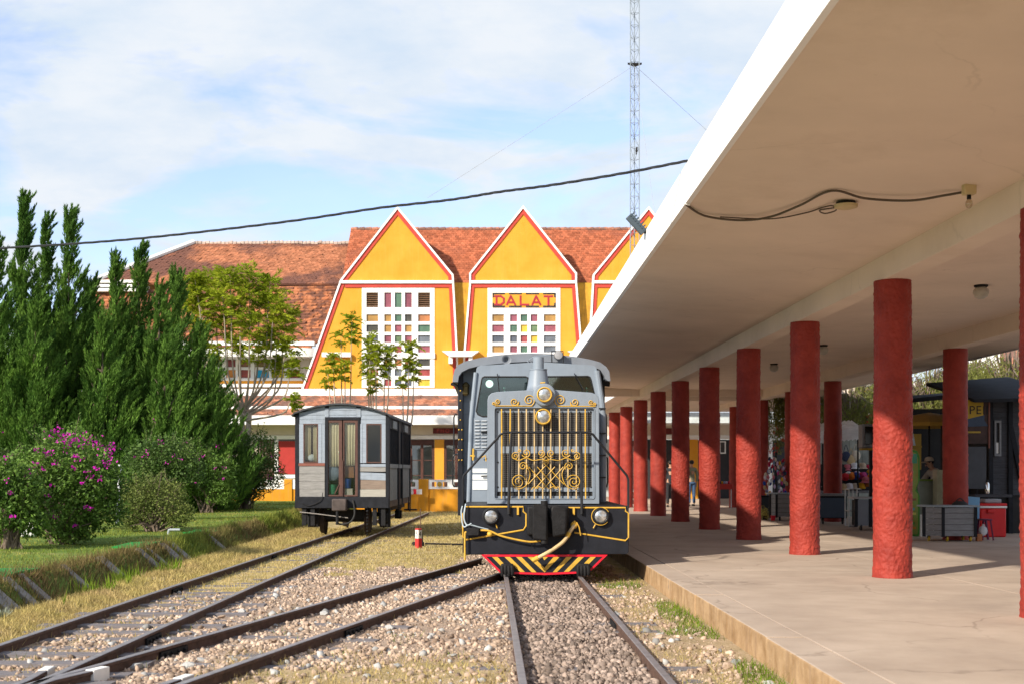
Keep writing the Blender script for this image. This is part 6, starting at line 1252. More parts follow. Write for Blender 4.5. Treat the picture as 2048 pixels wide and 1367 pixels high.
# counter with steel front
ct = thing('steel_counter', 'pale green steel counter where the vendor works', 'counter', (Z8(180,1200,29.8)[0], 29.8, PZ)); x0_, _, z1_ = Z8(118, 905, 29.8); x1_, _, _ = Z8(300, 905, 29.8)
cg = M('pale_green_steel', (.20,.23,.19), .4, var=.15, metal=.3); MB().box(x0_, x1_, 29.8, 30.4, PZ+.05, z1_-.03).build('body', cg, ct, bevel=.01); MB().box(x0_-.04, x1_+.04, 29.74, 30.46, z1_-.028, z1_+.01).build('top', M('green_edge', (.12,.2,.03), .5), ct, bevel=.008)
x0_, _, z1_ = Z8(232, 840, 29.5); x1_, _, _ = Z8(280, 840, 29.5); MB().box(x0_, x1_, 29.4, 29.7, PZ, z1_).build('glass_case', M('yellowish_case', (.34,.34,.22), .3, var=.2), ct, bevel=.01)
tp = MB().tube(spline([Z8(292,1060,29.2), Z8(300,950,29.2), Z8(312,860,29.2), Z8(300,845,29.2), Z8(285,850,29.2)], 5), .022, 8).build('cream_pipe', M('cream_pipe', (.5,.42,.3), .5)); tag(tp, 'cream coloured bent pipe beside the vendor', 'pipe')
# sign board shaped like a surfboard
YF = 27.4
sfm = M('sign_green_edge', (.05,.22,.03), .5); sf = thing('shaped_sign', 'tall wavy edged yellow and green menu board', 'menu board', (Z8(100,1285,YF)[0], YF, PZ))
x0_ = Z8(82,0,YF)[0]; xr = Z8(128,0,YF)[0]; w_ = xr-x0_; zt = Z8(0,712,YF)[2]; zm = Z8(0,965,YF)[2]
ol = [(x0_-w_*1.1, PZ), (xr-.02, PZ), (xr, PZ+.06), (xr, zm-.15), (xr-.06, zm), (xr-.06, zm+.02), (xr, zm+.2), (xr, zt-.15), (xr-.05, zt-.02), (xr-.12, zt), (x0_-w_*1.1, zt)]
MB().plate(ol, None, YF, YF+.03).build('board', sfm, sf); ii = [(x+(.03 if x < x0_ else -.035), z+(.04 if z < zm else -.04)) for x, z in ol]; MB().plate(ii, None, YF-.006, YF-.001).build('yellow_face', M('menu_yellow', (.46,.40,.07), .5, var=.5, scale=5, col2=(.18,.32,.08)), sf, sm=0)
MB().box(x0_-.2, xr-.06, YF-.012, YF-.007, zt-.28, zt-.08).build('green_title', M('menu_green', (.06,.26,.16), .5), sf, sm=0)
for k in range(7): MB().box(x0_-.2, xr-.08-.03*(k % 3), YF-.012, YF-.007, PZ+.15+.1*k, PZ+.2+.1*k).build('picture', M('menu_pic_%d' % k, [(.5,.2,.03),(.08,.25,.05),(.5,.1,.05),(.5,.45,.1),(.1,.3,.3),(.4,.3,.05),(.2,.1,.05)][k], .5), sf, sm=0)
wb_ = MB().box(Z8(132,0,27.2)[0], Z8(184,0,27.2)[0], 27.2, 27.23, PZ+.005, Z8(0,1132,27.2)[2]).build('white_board', M('leaning_white', (.55,.56,.52), .6)); tag(wb_, 'plain white board leaning between menu board and slatted trolley', 'board')
# ------------------------------------------------------------------ slatted trolley (near)
def trolley(label, u0_, u1_, va, vb, Y, usplit, slats=5, side='slats', wheel_m=None, depth=.55, mat=None, name='trolley'):
    x0_, x1_ = (u0_-U0)/FPX*Y, (u1_-U0)/FPX*Y; zt = P(0, va, Y)[2]; zb = PZ+.11; t_ = thing(name, label, 'trolley', ((x0_+x1_)/2, Y, PZ)); xs_ = (usplit-U0)/FPX*Y; mat = mat or grey_plank
    for k in range(slats):
        za, zb2 = zb+(zt-zb)*k/slats, zb+(zt-zb)*(k+1)/slats-.008
        MB().box(xs_+.03, x1_-.03, Y+R.uniform(0, .008), Y+.025, za, zb2).build('slat', mat, t_, sm=0); MB().add([(x0_, Y+.22, za), (xs_-.03, Y, za), (xs_-.03, Y, zb2), (x0_, Y+.22, zb2), (x0_, Y+.245, za), (xs_-.03, Y+.025, za), (xs_-.03, Y+.025, zb2), (x0_, Y+.245, zb2)], [(0,1,2,3),(7,6,5,4),(0,4,5,1),(1,5,6,2),(2,6,7,3),(3,7,4,0)]).build('slat', mat, t_, sm=0)
    for x, y in ((xs_, Y-.005), (x1_-.02, Y-.005), (x0_-.01, Y+.22)):
        MB().box(x-.03, x+.03, y-.012, y+.03, zb-.02, zt+.0).build('corner_post', wag_black, t_, sm=0)
    MB().add([(x0_-.05, Y+.2, zt+.002), (xs_, Y-.05, zt+.002), (x1_+.05, Y-.05, zt+.002), (x1_+.05, Y+depth, zt+.002), (x0_-.05, Y+depth, zt+.002), (x0_-.05, Y+.2, zt+.035), (xs_, Y-.05, zt+.035), (x1_+.05, Y-.05, zt+.035), (x1_+.05, Y+depth, zt+.035), (x0_-.05, Y+depth, zt+.035)], [(4,3,2,1,0),(5,6,7,8,9),(0,1,6,5),(1,2,7,6),(2,3,8,7),(3,4,9,8),(4,0,5,9)]).build('top', M('trolley_top', (.25,.30,.34), .6) if 'trolley_top' not in bpy.data.materials else bpy.data.materials['trolley_top'], t_, sm=0)
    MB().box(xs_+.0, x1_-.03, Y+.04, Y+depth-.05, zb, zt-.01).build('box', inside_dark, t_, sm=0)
    for (x, y) in ((x0_+.1, Y+.28), (xs_+.1, Y+.06), (x1_-.1, Y+.06), (x1_-.1, Y+depth-.1)):
        w_ = MB().lathe([(.02,-.018),(.048,-.015),(.05,0),(.048,.015),(.02,.018)], (x, y, PZ+.05), 'x', 14).build('wheel', wheel_m or rubber, t_); MB().box(x-.025, x+.025, y-.02, y+.02, PZ+.06, zb+.002).build('fork', iron_dark, w_, sm=0)
    return t_
trolley('grey slatted trolley with yellow wheels and a tray on top', 1857, 1953, 1013, 1078, 25.3, 1886, 5, wheel_m=M('yellow_wheel', (.5,.33,.02), .5))
tray = thing('black_bag', 'crumpled black bag on top of the slatted trolley', 'bag', Z8(385,1085,25.6)); c = Z8(390,1066,25.7); MB().ball((c[0], c[1], c[2]), (.16,.12,.07)).build('body', rubber, tray); MB().tube(spline([(c[0]-.1, c[1], c[2]+.04), (c[0], c[1], c[2]+.12), (c[0]+.1, c[1], c[2]+.04)], 5), .012, 6).build('handle', rubber, tray)
fb_ = MB().plate([Z8(402,1010,26)[::2], Z8(520,1020,26)[::2], Z8(515,1235,26)[::2], Z8(498,1240,26)[::2], Z8(490,1110,26)[::2], Z8(402,1085,26)[::2]][::-1], None, 26.0, 26.05).build('blue_foam_board', M('foam_blue', (.16,.35,.55), .7, var=.08)); tag(fb_, 'light blue foam board standing behind the slatted trolley', 'foam board')
bk = MB().box(Z8(502,0,25.4)[0], Z8(537,0,25.4)[0], 25.4, 25.5, PZ, Z8(0,1258,25.4)[2]).build('brick_block', M('orange_brick', (.42,.16,.07), .85, var=.2), bevel=.01); tag(bk, 'orange hollow brick at the foot of the slatted trolley', 'brick')
pb = thing('plastic_bag', 'clear plastic bag lying on the orange brick', 'bag', Z8(540,1255,25.45)); MB().ball(Z8(540,1238,25.45), (.09,.06,.1), 9, 6).build('body', M('plastic_film', (.5,.5,.52), .3, var=.3), pb, sm=0); MB().tube([Z8(535,1215,25.45), Z8(545,1195,25.45)], [.02, .03], 6).build('knot', bpy.data.materials['plastic_film'], pb)
stl = thing('plastic_stool', 'dark purple plastic stool in front of the red cooler', 'stool', Z8(560,1320,25.8)); pm_ = M('purple_plastic', (.12,.01,.05), .4)
xa, _, za = Z8(525,1160,25.8); xb, _, _ = Z8(590,1160,25.8); MB().box(xa, xb, 25.7, 26.0, za-.03, za).build('seat', pm_, stl, bevel=.012)
for x in (xa+.03, xb-.03):
    for y in (25.73, 25.97): MB().beam((x, y, za-.03), (x+(.05 if x > (xa+xb)/2 else -.03), y+(.02 if y > 25.8 else -.02), PZ), .035, .03).build('leg', pm_, stl)
cl_ = thing('red_cooler', 'large red cooler box with white rim', 'cooler', Z8(608,1262,27)); rd = M('cooler_red', (.60,.01,.012), .35, var=.05)
x0_, _, z0_ = Z8(522,1262,27); x1_, _, z1_ = Z8(693,1090,27); MB().box(x0_, x1_, 27, 27.5, PZ, z1_).build('body', rd, cl_, bevel=.03); MB().box(x0_-.01, x1_+.01, 26.98, 27.52, z1_+.001, z1_+.045).build('rim', white_paint, cl_, bevel=.01); MB().box(x0_-.01, x1_+.01, 26.98, 27.52, z1_+.046, z1_+.1).build('lid', rd, cl_, bevel=.015); MB().box((x0_+x1_)/2-.14, (x0_+x1_)/2+.02, 26.95, 26.99, z1_-.1, z1_-.02).build('handle', rd, cl_, bevel=.015)
gb_ = MB().box(Z8(540,0,27.2)[0], Z8(650,0,27.2)[0], 27.1, 27.4, z1_+.102, Z8(0,1030,27.2)[2]).build('grey_crate', M('crate_grey', (.32,.33,.35), .6), bevel=.02); tag(gb_, 'flat grey crate on top of the red cooler', 'crate')
bt = thing('steel_thermos', 'small steel thermos in front of the dark kiosk', 'thermos', Z8(568,1000,28)); MB().lathe([(.045,0),(.05,.02),(.05,.22),(.03,.26)], Z8(568,1000,28), 'z', 14).build('body', chrome, bt); MB().lathe([(.032,.26),(.03,.31)], Z8(568,1000,28), 'z', 14).build('cap', rubber, bt)
MB().box(bt.location.x-.3, bt.location.x+.5, 27.9, 28.3, bt.location.z-.06, bt.location.z-.002).build('shelf', dark_wood, kk, sm=0)
# ------------------------------------------------------------------ farther trolleys and hat display
trolley('grey slatted trolley half hidden by the second front column, left part seen', 1545, 1640, 987, 1030, 36, 1553, 5, depth=.7)
tq = thing('blue_grey_trolley', 'trolley with plain blue grey side panel right of the third front column', 'trolley', ((1650-U0)/FPX*33.6, 33.6, PZ)); x0_, x1_, z0_, z1_ = q4(1636, 994, 1691, 1034, 33.6)
MB().box(x0_, x1_, 33.6, 33.64, z0_, z1_).build('side_panel', M('slate_blue_panel', (.065,.10,.15), .5, var=.06), tq, bevel=.01); MB().box(x0_-.05, x1_+.1, 33.55, 34.3, z1_+.04, z1_+.1).build('top', grey_plank, tq); MB().box(x0_, x1_+.05, 33.66, 34.2, z0_-.02, z1_+.038).build('body', wag_black, tq); 
for x in (x0_+.15, x1_-.05): w_ = MB().lathe([(.03,-.02),(.07,-.015),(.07,.015),(.03,.02)], (x, 33.7, PZ+.07), 'x', 12).build('wheel', rubber, tq); MB().box(x-.03, x+.03, 33.68, 33.72, PZ+.08, z0_).build('fork', iron_dark, w_)
tr3 = thing('panel_trolley', 'small trolley with two grey panels left of the second front column', 'trolley', ((1740-U0)/FPX*30, 30, PZ)); x0_, x1_, z0_, z1_ = q4(1714, 998, 1790, 1050, 30)
xm = (1741-U0)/FPX*30; bp_ = M('panel_grey', (.16,.18,.21), .5, var=.06)
for a, c_ in ((x0_, xm-.04), (xm+.04, x1_)): MB().box(a, c_, 30, 30.03, z0_, z1_).build('panel', bp_, tr3, sm=0)
for x in (x0_-.02, xm, x1_): MB().box(x-.035, x+.035, 29.98, 30.04, z0_-.03, z1_+.02).build('post', wag_black, tr3, sm=0)
MB().box(x0_-.06, x1_+.06, 29.95, 30.6, z1_+.021, z1_+.06).build('top', M('grey_top', (.3,.3,.31), .5), tr3, bevel=.008); MB().box(x0_+.02, x1_-.02, 30.04, 30.5, z0_, z1_-.01).build('body', inside_dark, tr3, sm=0)
for x in (x0_+.1, xm+.1): w_ = MB().lathe([(.02,-.02),(.03,-.022),(.075,-.018),(.078,0),(.075,.018),(.03,.022),(.02,.02)], (x, 30.05, PZ+.078), 'x', 16).build('wheel', rubber, tr3); MB().box(x-.035, x+.035, 30.03, 30.07, PZ+.08, z0_).build('fork', chrome, w_, sm=0)
rk = thing('wire_rack', 'tall grey metal rack frame beside the hat table', 'rack', ((1706-U0)/FPX*32, 32, PZ)); xa, xb = (1698-U0)/FPX*32, (1714-U0)/FPX*32; mt = M('rack_metal', (.38,.39,.4), .4, metal=.5)
for x in (xa, xb):
    for y in (32, 32.35): MB().tube([(x, y, PZ), (x, y, 1.17)], .014, 6).build('upright', mt, rk)
for z in (PZ+.02, .62, 1.16): MB().box(xa-.01, xb+.01, 31.99, 32.36, z, z+.02).build('shelf', mt, rk, sm=0)
rng = random.Random(9)
ht = thing('hat_table', 'dark display table for hats between the red columns', 'table', ((1715-U0)/FPX*36.6, 36.6, PZ)); x0_, x1_ = (1640-U0)/FPX*36.6, (1775-U0)/FPX*36.6; zt = P(0, 980, 36.6)[2]
MB().box(x0_, x1_, 36.5, 37.4, zt-.06, zt).build('top', grey_plank, ht, bevel=.01); MB().add([(x0_, 37.0, zt+.02), (x1_, 37.0, zt+.02), (x1_, 37.6, zt+.75), (x0_, 37.6, zt+.75), (x0_, 37.05, zt+.0), (x1_, 37.05, zt+.0), (x1_, 37.65, zt+.73), (x0_, 37.65, zt+.73)], [(0,1,2,3),(7,6,5,4),(0,4,5,1),(1,5,6,2),(2,6,7,3),(3,7,4,0)]).build('display_board', M('black_cloth', (.015,.015,.018), .9), ht, sm=0)
for x in (x0_+.06, x1_-.06):
    for y in (36.55, 37.3): MB().box(x-.03, x+.03, y-.03, y+.03, PZ, zt-.06).build('leg', iron_dark, ht, sm=0)
HC = {'white': (.70,.72,.76), 'pink': (.52,.14,.18), 'beige': (.45,.36,.26), 'red': (.50,.02,.03), 'orange': (.65,.17,.02), 'blue': (.02,.06,.30), 'lilac': (.55,.42,.58), 'crimson': (.42,.01,.05), 'magenta': (.45,.05,.20), 'navy': (.03,.04,.08), 'mustard': (.58,.30,.01), 'cream': (.58,.52,.42), 'straw': (.48,.36,.2), 'rust': (.4,.14,.03), 'sky blue': (.2,.3,.45)}
HM = {k: M('hat_'+k, c_, .9, var=.15, scale=20, bump=.3) for k, c_ in HC.items()}
def hat(u, v, Y, col, label, tilt=0, brim=True, s=1.0):
    t_ = thing('hat', label, 'hat', P(u, v, Y), 0, 'hats on the display table'); t_.rotation_euler = (tilt, 0, rng.uniform(0, 6)); m = HM[col]
    MB().lathe([(.115*s,0),(.112*s,.05*s),(.10*s,.10*s),(.07*s,.135*s),(.01,.145*s)], (0,0,0), 'z', 16).build('crown', m, t_, local=True); MB().lathe([(.113*s,-.002),(.17*s,-.035*s),(.175*s,-.03*s),(.118*s,.012)] if brim else [(.12*s,-.03),(.128*s,0),(.126*s,.03),(.114*s,.035)], (0,0,0), 'z', 16).build('brim', m, t_, local=True)
    return t_
for (u, v, c_, b_) in ((1694,937,'pink',1),(1709,934,'white',1),(1725,934,'beige',1),(1736,938,'crimson',1)): hat(u, v, 37.6, c_, c_+' bucket hat on the top row of the display', brim=b_)
for (u, v, c_) in ((1690,953,'red'),(1697,950,'white'),(1704,951,'orange'),(1711,951,'blue'),(1715,949,'lilac'),(1720,951,'crimson'),(1726,951,'magenta'),(1731,951,'navy'),(1742,946,'mustard')): hat(u, v, 37.1, c_, c_+' knitted hat in the middle row of the display', tilt=1.1, brim=False, s=.9)
for (u, v, c_) in ((1686,976,'straw'),(1699,975,'white'),(1711,975,'cream'),(1722,974,'mustard'),(1738,970,'rust'),(1732,962,'pink'),(1742,957,'orange'),(1668,972,'beige'),(1655,970,'white')): hat(u, v, 36.7, c_, c_+(' hat at the left end of the bottom row' if u < 1670 else ' hat in the bottom row on the table edge'), brim=(c_ not in ('mustard', 'rust')))
# other stalls: television, awning, cord curtain
aw = thing('white_awning', 'short white corrugated awning above the hat display', 'awning', P(1690, 880, 36.5)); xa, xb = (1640-U0)/FPX*36.5, (1725-U0)/FPX*36.5; n_ = 30; vs = []; fs = []
for i in range(n_+1):
    x = xa+(xb-xa)*i/n_; dz = .02*math.sin(i*2.1); rise = .12*(i/n_); vs += [(x, 36.5, P(0,885,36.5)[2]+dz+rise), (x, 36.5, P(0,864,36.5)[2]+rise), (x, 37.6, P(0,852,36.5)[2]+dz+rise+.1)]
for i in range(n_): fs += [(3*i, 3*i+3, 3*i+4, 3*i+1), (3*i+1, 3*i+4, 3*i+5, 3*i+2)]
o = MB().add(vs, fs).build('sheet', M('awning_white', (.8,.84,.86), .6), aw, sm=0); sm_ = o.modifiers.new('s', 'SOLIDIFY'); sm_.thickness = .01
for x in (xa+.1, xb-.1): MB().tube([(x, 36.6, PZ), (x, 36.6, P(0,870,36.5)[2])], .025, 6).build('post', iron_dark, aw)
bw = thing('stall_back_wall', 'grey green plank wall at the back of the hat stall', 'wall', ((1700-U0)/FPX*39.5, 39.5, PZ)); xa, xb = (1620-U0)/FPX*39.5, (1830-U0)/FPX*39.5
for k in range(16): MB().box(xa+(xb-xa)*k/16, xa+(xb-xa)*(k+1)/16-.012, 39.5+R.uniform(0, .01), 39.55, PZ, 2.6).build('plank', M('stall_plank', (.27,.29,.26), .8, var=.25) if k == 0 else bpy.data.materials['stall_plank'], bw, sm=0)
tv = thing('television', 'old grey television on a shelf above the hats', 'television', P(1740, 895, 33)); x0_, x1_, z0_, z1_ = q4(1725, 847, 1765, 895, 33); MB().box(x0_, x1_, 33, 33.4, z0_, z1_).build('case', M('tv_grey', (.2,.2,.21), .5), tv, bevel=.03); MB().box(x0_+.06, x1_-.06, 32.985, 33.0, z0_+.1, z1_-.06).build('screen', M('tv_glass', (.01,.01,.012), .1), tv, bevel=.01); MB().box(x0_, x1_, 33.0, 33.3, z0_-.05, z0_-.002).build('shelf', yl_board, tv, sm=0); MB().box((x0_+x1_)/2-.03, (x0_+x1_)/2+.03, 33.1, 33.2, PZ, z0_-.05).build('post', iron_dark, tv)
for i, (u, v, c_) in enumerate(((1692,905,'navy'),(1702,912,'straw'),(1712,903,'cream'),(1749,912,'sky blue'))):
    g_ = thing('hanging_bag', [ 'dark bag hanging at the back of the hat stall', 'round straw bag hanging at the back of the hat stall', 'cream bag hanging at the back of the hat stall', 'sky blue bag hanging near the television'][i], 'bag', P(u, v, 39.2)); c = P(u, v, 39.2); MB().ball((c[0], c[1], c[2]-.1), (.14,.06,.16)).build('body', HM[c_], g_); MB().tube(spline([(c[0]-.08, c[1], c[2]), (c[0], c[1], c[2]+.25), (c[0]+.08, c[1], c[2])], 5), .01, 5).build('strap', HM[c_], g_)
# trinket stand
tk = thing('trinket_stand', 'rotating stand hung with colourful small souvenirs', 'souvenir stand', ((1552-U0)/FPX*40, 40, PZ)); cx_ = tk.location.x; MB().tube([(cx_, 40, PZ), (cx_, 40, 2.2)], .03, 8).build('pole', iron_dark, tk); MB().lathe([(.3,PZ),(.3,PZ+.03),(.05,PZ+.06)], (cx_, 40, 0), 'z', 16).build('base', iron_dark, tk)
cols = ['pink', 'white', 'navy', 'mustard', 'sky blue', 'lilac', 'crimson', 'cream', 'straw', 'blue', 'magenta']; MBM = {k: MB().ball((0,0,0), (.045,.035,.07), 8, 6).mesh('souvenir') for k in cols}
for k, m_ in MBM.items(): m_.materials.append(HM[k])
for k in range(110):
    a = rng.uniform(0, 6.28); z = .75+1.25*rng.random(); r_ = (.34 if z < 1.6 else .24)*rng.uniform(.75, 1.05); link('souvenir', MBM[rng.choice(cols)], tk, (r_*math.cos(a), r_*math.sin(a), z-PZ), (rng.uniform(-.4, .4), rng.uniform(-.4, .4), a))
tb2 = thing('dark_crate_table', 'dark slate coloured table under the souvenir stand', 'table', ((1535-U0)/FPX*38, 38, PZ)); x0_, x1_ = (1515-U0)/FPX*38, (1546-U0)/FPX*38; MB().box(x0_, x1_, 38, 38.6, PZ+.1, PZ+.62).build('body', M('slate_cloth', (.04,.05,.06), .8), tb2, bevel=.01); MB().box(x0_-.03, x1_+.03, 37.96, 38.64, PZ+.622, PZ+.66).build('top', wag_black, tb2)
for x in (x0_+.05, x1_-.05): MB().box(x-.03, x+.03, 38.1, 38.16, PZ, PZ+.1).build('foot', iron_dark, tb2)
ypl = thing('yellow_flowers', 'bunch of pale yellow flowers on the floor by the dark table', 'flowers', ((1530-U0)/FPX*36.8, 36.8, PZ)); rr_ = np.random.default_rng(8); v, f = leaves(np.array([ypl.location.x, 36.8, PZ+.16])+rr_.normal(0, .09, (260, 3))*np.array([1.1, .8, .9]), rr_.normal(0, 1, (260, 3)), .07, .04, rr_); np_mesh('blossoms', v, f, M('pale_yellow', (.48,.42,.12), .8, isl=.3), ypl)
MB().lathe([(.06,0),(.07,.1),(.05,.12)], (ypl.location.x, 36.8, PZ), 'z', 10).build('pot', iron_dark, ypl)
rbk = MB().lathe([(.05,PZ),(.07,PZ+.14),(.075,PZ+.15)], ((1546-U0)/FPX*36, 36, 0), 'z', 12).build('red_pot', red_paint); tag(rbk, 'small red pot at the foot of the slatted trolley', 'pot')
rt = thing('red_table', 'low red cloth table with fruit before the dark shutter', 'table', ((1445-U0)/FPX*48, 48, PZ)); cx_ = rt.location.x; MB().box(cx_-.35, cx_+.35, 47.8, 48.4, .95, 1.15).build('cloth_top', red_panel, rt, bevel=.02)
for x in (-.3, .3): MB().tube([(cx_+x, 47.9, PZ), (cx_+x, 47.9, .95)], .018, 6).build('leg', mt, rt)
for k in range(7): MB().ball((cx_-.25+.08*k, 48, 1.2), .05, 8, 6).build('fruit', HM[cols[k]], rt)
# ------------------------------------------------------------------ people
def skin_obj(name, J, E, mat, parent, root=0, sub=2):
    """J: list of (xyz, rx[, ry]); E: edges"""
    me = bpy.data.meshes.new(name); me.from_pydata([j[0] for j in J], E, []); me.materials.append(mat); o = link(name, me, parent)
    md = o.modifiers.new('skin', 'SKIN'); md.use_smooth_shade = True
    if not me.skin_vertices: me.update()
    for i, j in enumerate(J):
        sv = me.skin_vertices[0].data[i]; sv.radius = (j[1], j[2] if len(j) > 2 else j[1]); sv.use_root = (i == root)
    if sub: s_ = o.modifiers.new('sub', 'SUBSURF'); s_.levels = sub; s_.render_levels = sub
    return o
skin_m = M('skin', (.42,.24,.16), .6, var=.08, scale=12); hair_m = M('black_hair', (.012,.010,.009), .5)
def person(label, loc, rz, top, legs, shoes, pose, cap=None, height=1.68):
    s = height/1.70; t_ = thing('person', label, 'person', loc, rz); lean = pose.get('lean', 0.0)
    def T(x, y, z):  # lean the upper body forward (towards -y) from the hips
        if z > .92: dz = z-.92; return ((x)*s, (y-math.sin(lean)*dz)*s, (.92+math.cos(lean)*dz)*s)
        return (x*s, y*s, z*s)
    hL, hR = pose['hl'], pose['hr']; eL, eR = pose['el'], pose['er']
    sc = lambda p: tuple(q*s for q in p)
    body = [(T(0,0,.95), .12), (T(0,0,1.12), .11), (T(0,0,1.30), .12), (T(0,.0,1.42), .075), (T(0,-.01,1.48), .05), (T(0,-.02,1.54), .062, .075), (T(0,-.015,1.62), .075, .092), (T(0,-.01,1.69), .06, .07),
            (T(-.17,0,1.40), .05), (sc(eL), .038), (sc(hL), .027), (T(.17,0,1.40), .05), (sc(eR), .038), (sc(hR), .027), (T(-.09,0,.88), .085), (sc((-.1,-.01,.48)), .055), (sc((-.105,.02,.08)), .038), (T(.09,0,.88), .085), (sc((.1,-.01,.48)), .055), (sc((.105,.02,.08)), .038)]
    E = [(0,1),(1,2),(2,3),(3,4),(4,5),(5,6),(6,7),(3,8),(8,9),(9,10),(3,11),(11,12),(12,13),(0,14),(14,15),(15,16),(0,17),(17,18),(18,19)]
    for hand, el in ((10, eL), (13, eR)):       # fingers and thumb
        hp = Vector(body[hand][0]); d = (hp-Vector(sc(el))).normalized(); sd_ = d.cross(Vector((0, 0, 1))) if abs(d.z) < .9 else Vector((0, 1, 0)); sd_.normalize()
        pk = len(body); body.append((tuple(hp+d*.06*s), .024, .034)); E.append((hand, pk))
        for q, ln in ((-.03, .062), (-.01, .075), (.01, .07), (.03, .055)):
            i = len(body); body.append((tuple(hp+d*(.09)*s+sd_*q*s), .0085)); body.append((tuple(hp+d*(.09+ln*.55)*s+sd_*q*s+Vector((0, 0, -.008))), .008)); body.append((tuple(hp+d*(.09+ln)*s*.97+sd_*q*s+Vector((0, 0, -.025))), .0065)); E += [(pk, i), (i, i+1), (i+1, i+2)]
        i = len(body); body.append((tuple(hp+d*.05*s+sd_*-.042*s), .011)); body.append((tuple(hp+d*.085*s+sd_*-.058*s), .009)); E += [(pk, i), (i, i+1)]
    bo = skin_obj('body', body, E, skin_m, t_)
    g = .024
    skin_obj('jacket', [(T(0,0,.88), .155, .125), (T(0,0,1.0), .145, .12), (T(0,0,1.14), .14, .118), (T(0,0,1.30), .15, .125), (T(0,0,1.40), .11, .09), (T(-.175,0,1.395), .072), (sc(eL), .058), (tuple(Vector(sc(eL)).lerp(Vector(sc(hL)), .8)), .046), (T(.175,0,1.395), .072), (sc(eR), .058), (tuple(Vector(sc(eR)).lerp(Vector(sc(hR)), .8)), .046)], [(0,1),(1,2),(2,3),(3,4),(4,5),(5,6),(6,7),(4,8),(8,9),(9,10)], top, t_)
    skin_obj('trousers', [(T(0,0,.95), .14, .11), (T(-.09,0,.86), .1), (sc((-.1,-.01,.48)), .072), (sc((-.105,.015,.1)), .058), (T(.09,0,.86), .1), (sc((.1,-.01,.48)), .072), (sc((.105,.015,.1)), .058)], [(0,1),(1,2),(2,3),(0,4),(4,5),(5,6)], legs, t_)
    for x in (-.105, .105): MB().ball(sc((x, -.045, .035)), (.048*s, .125*s, .04*s)).build('shoe', shoes, t_, local=True)
    hc = Vector(T(0,-.012,1.63)); nrm = Vector((0, -math.cos(lean), -math.sin(lean)))
    for x in (-.032, .032): MB().ball(tuple(hc+nrm*.088*s+Vector((x*s, 0, -.005))), .009, 8, 6).build('eye', rubber, t_, local=True)
    MB().ball(tuple(hc+nrm*.098*s+Vector((0, 0, -.028))), (.014, .018, .022), 8, 6).build('nose', skin_m, t_, local=True); MB().ball(tuple(hc+nrm*.088*s+Vector((0, 0, -.066))), (.022, .008, .006), 8, 6).build('mouth', M('lips', (.32,.1,.09), .6) if 'lips' not in bpy.data.materials else bpy.data.materials['lips'], t_, local=True)
    for x in (-.08, .08): MB().ball(tuple(hc+Vector((x*s, 0, -.015))), (.012, .022, .032), 8, 6).build('ear', skin_m, t_, local=True)
    MB().ball(tuple(hc-nrm*.022*s+Vector((0, 0, .028*s))), (.088*s, .10*s, .088*s)).build('hair', hair_m, t_, local=True)
    if cap:
        cp_ = MB().lathe([(.108,0),(.107,.03),(.09,.075),(.05,.1),(.005,.108)], tuple(hc+Vector((0, 0, .03))), 'z', 18).build('cap', cap, t_, local=True); v0 = hc+Vector((0, 0, .035)); MB().plate([(-.085, 0), (.085, 0), (.07, .1), (.03, .14), (-.03, .14), (-.07, .1)], None, -.006, .006)
        vz = MB(); vz.add([tuple(v0+Vector((x, -.09-y, -.012-y*.25)))for x, y in [(-.09,0),(.09,0),(.075,.07),(.03,.10),(-.03,.10),(-.075,.07)]]+[tuple(v0+Vector((x, -.09-y, -.022-y*.25)))for x, y in [(-.09,0),(.09,0),(.075,.07),(.03,.10),(-.03,.10),(-.075,.07)]], [(0,1,2,3,4,5),(11,10,9,8,7,6)]+[(i, i+6, (i+1) % 6+6, (i+1) % 6) for i in range(6)]); vz.build('visor', cap, t_, local=True)
    return t_
stand = dict(el=(-.24,.02,1.13), er=(.24,.02,1.13), hl=(-.25,-.06,.88), hr=(.25,-.06,.88))
person('vendor in a beige cap and pale shirt leaning over the counter', (P(1884,1060,30.55)[0], 30.55, PZ), math.radians(-80), M('pale_shirt', (.42,.38,.32), .85, var=.15), M('vendor_trousers', (.04,.04,.05), .8), rubber, dict(lean=.45, el=(-.2,-.42,1.08), er=(.2,-.38,1.1), hl=(-.16,-.66,1.04), hr=(.1,-.6,1.04)), cap=M('beige_cap', (.42,.34,.26), .85), height=1.72)
person('person in olive jacket and blue jeans standing behind a red column', (P(1383,1010,51.5)[0], 51.5, PZ), math.radians(200), M('olive_jacket', (.19,.20,.14), .8, var=.2), M('blue_jeans', (.05,.10,.20), .85, var=.25), rubber, stand, height=1.78)
person('person in dark clothes in the shade between two red columns', (P(1341,1010,50)[0], 50, PZ), math.radians(170), M('black_jacket', (.02,.022,.028), .8), M('dark_trousers', (.018,.018,.022), .8), rubber, stand, height=1.76)
# ------------------------------------------------------------------ canopy lamps, cable, floodlight
def lampglobe(u, v, x, label):
    Y = (x)*FPX/(u-U0); zt = 4.345; t_ = thing('ceiling_lamp', label, 'ceiling lamp', (x, Y, zt), 0, 'lamps under the canopy'); MB().lathe([(.10,0),(.10,-.03),(.07,-.04)], (x, Y, zt+.02), 'z', 18).build('base', iron_dark, t_); MB().lathe([(.075,-.02),(.11,-.06),(.115,-.1),(.09,-.16),(.04,-.19),(.005,-.195)], (x, Y, zt), 'z', 18).build('globe', M('opal_glass', (.45,.42,.37), .3) if 'opal_glass' not in bpy.data.materials else bpy.data.materials['opal_glass'], t_)
lampglobe(1962, 580, 7.3, 'round ceiling lamp nearest the camera between the column rows'); lampglobe(1646, 705, 7.3, 'round ceiling lamp right of the third front column'); lampglobe(1548, 735, 7.3, 'round ceiling lamp far down the platform')
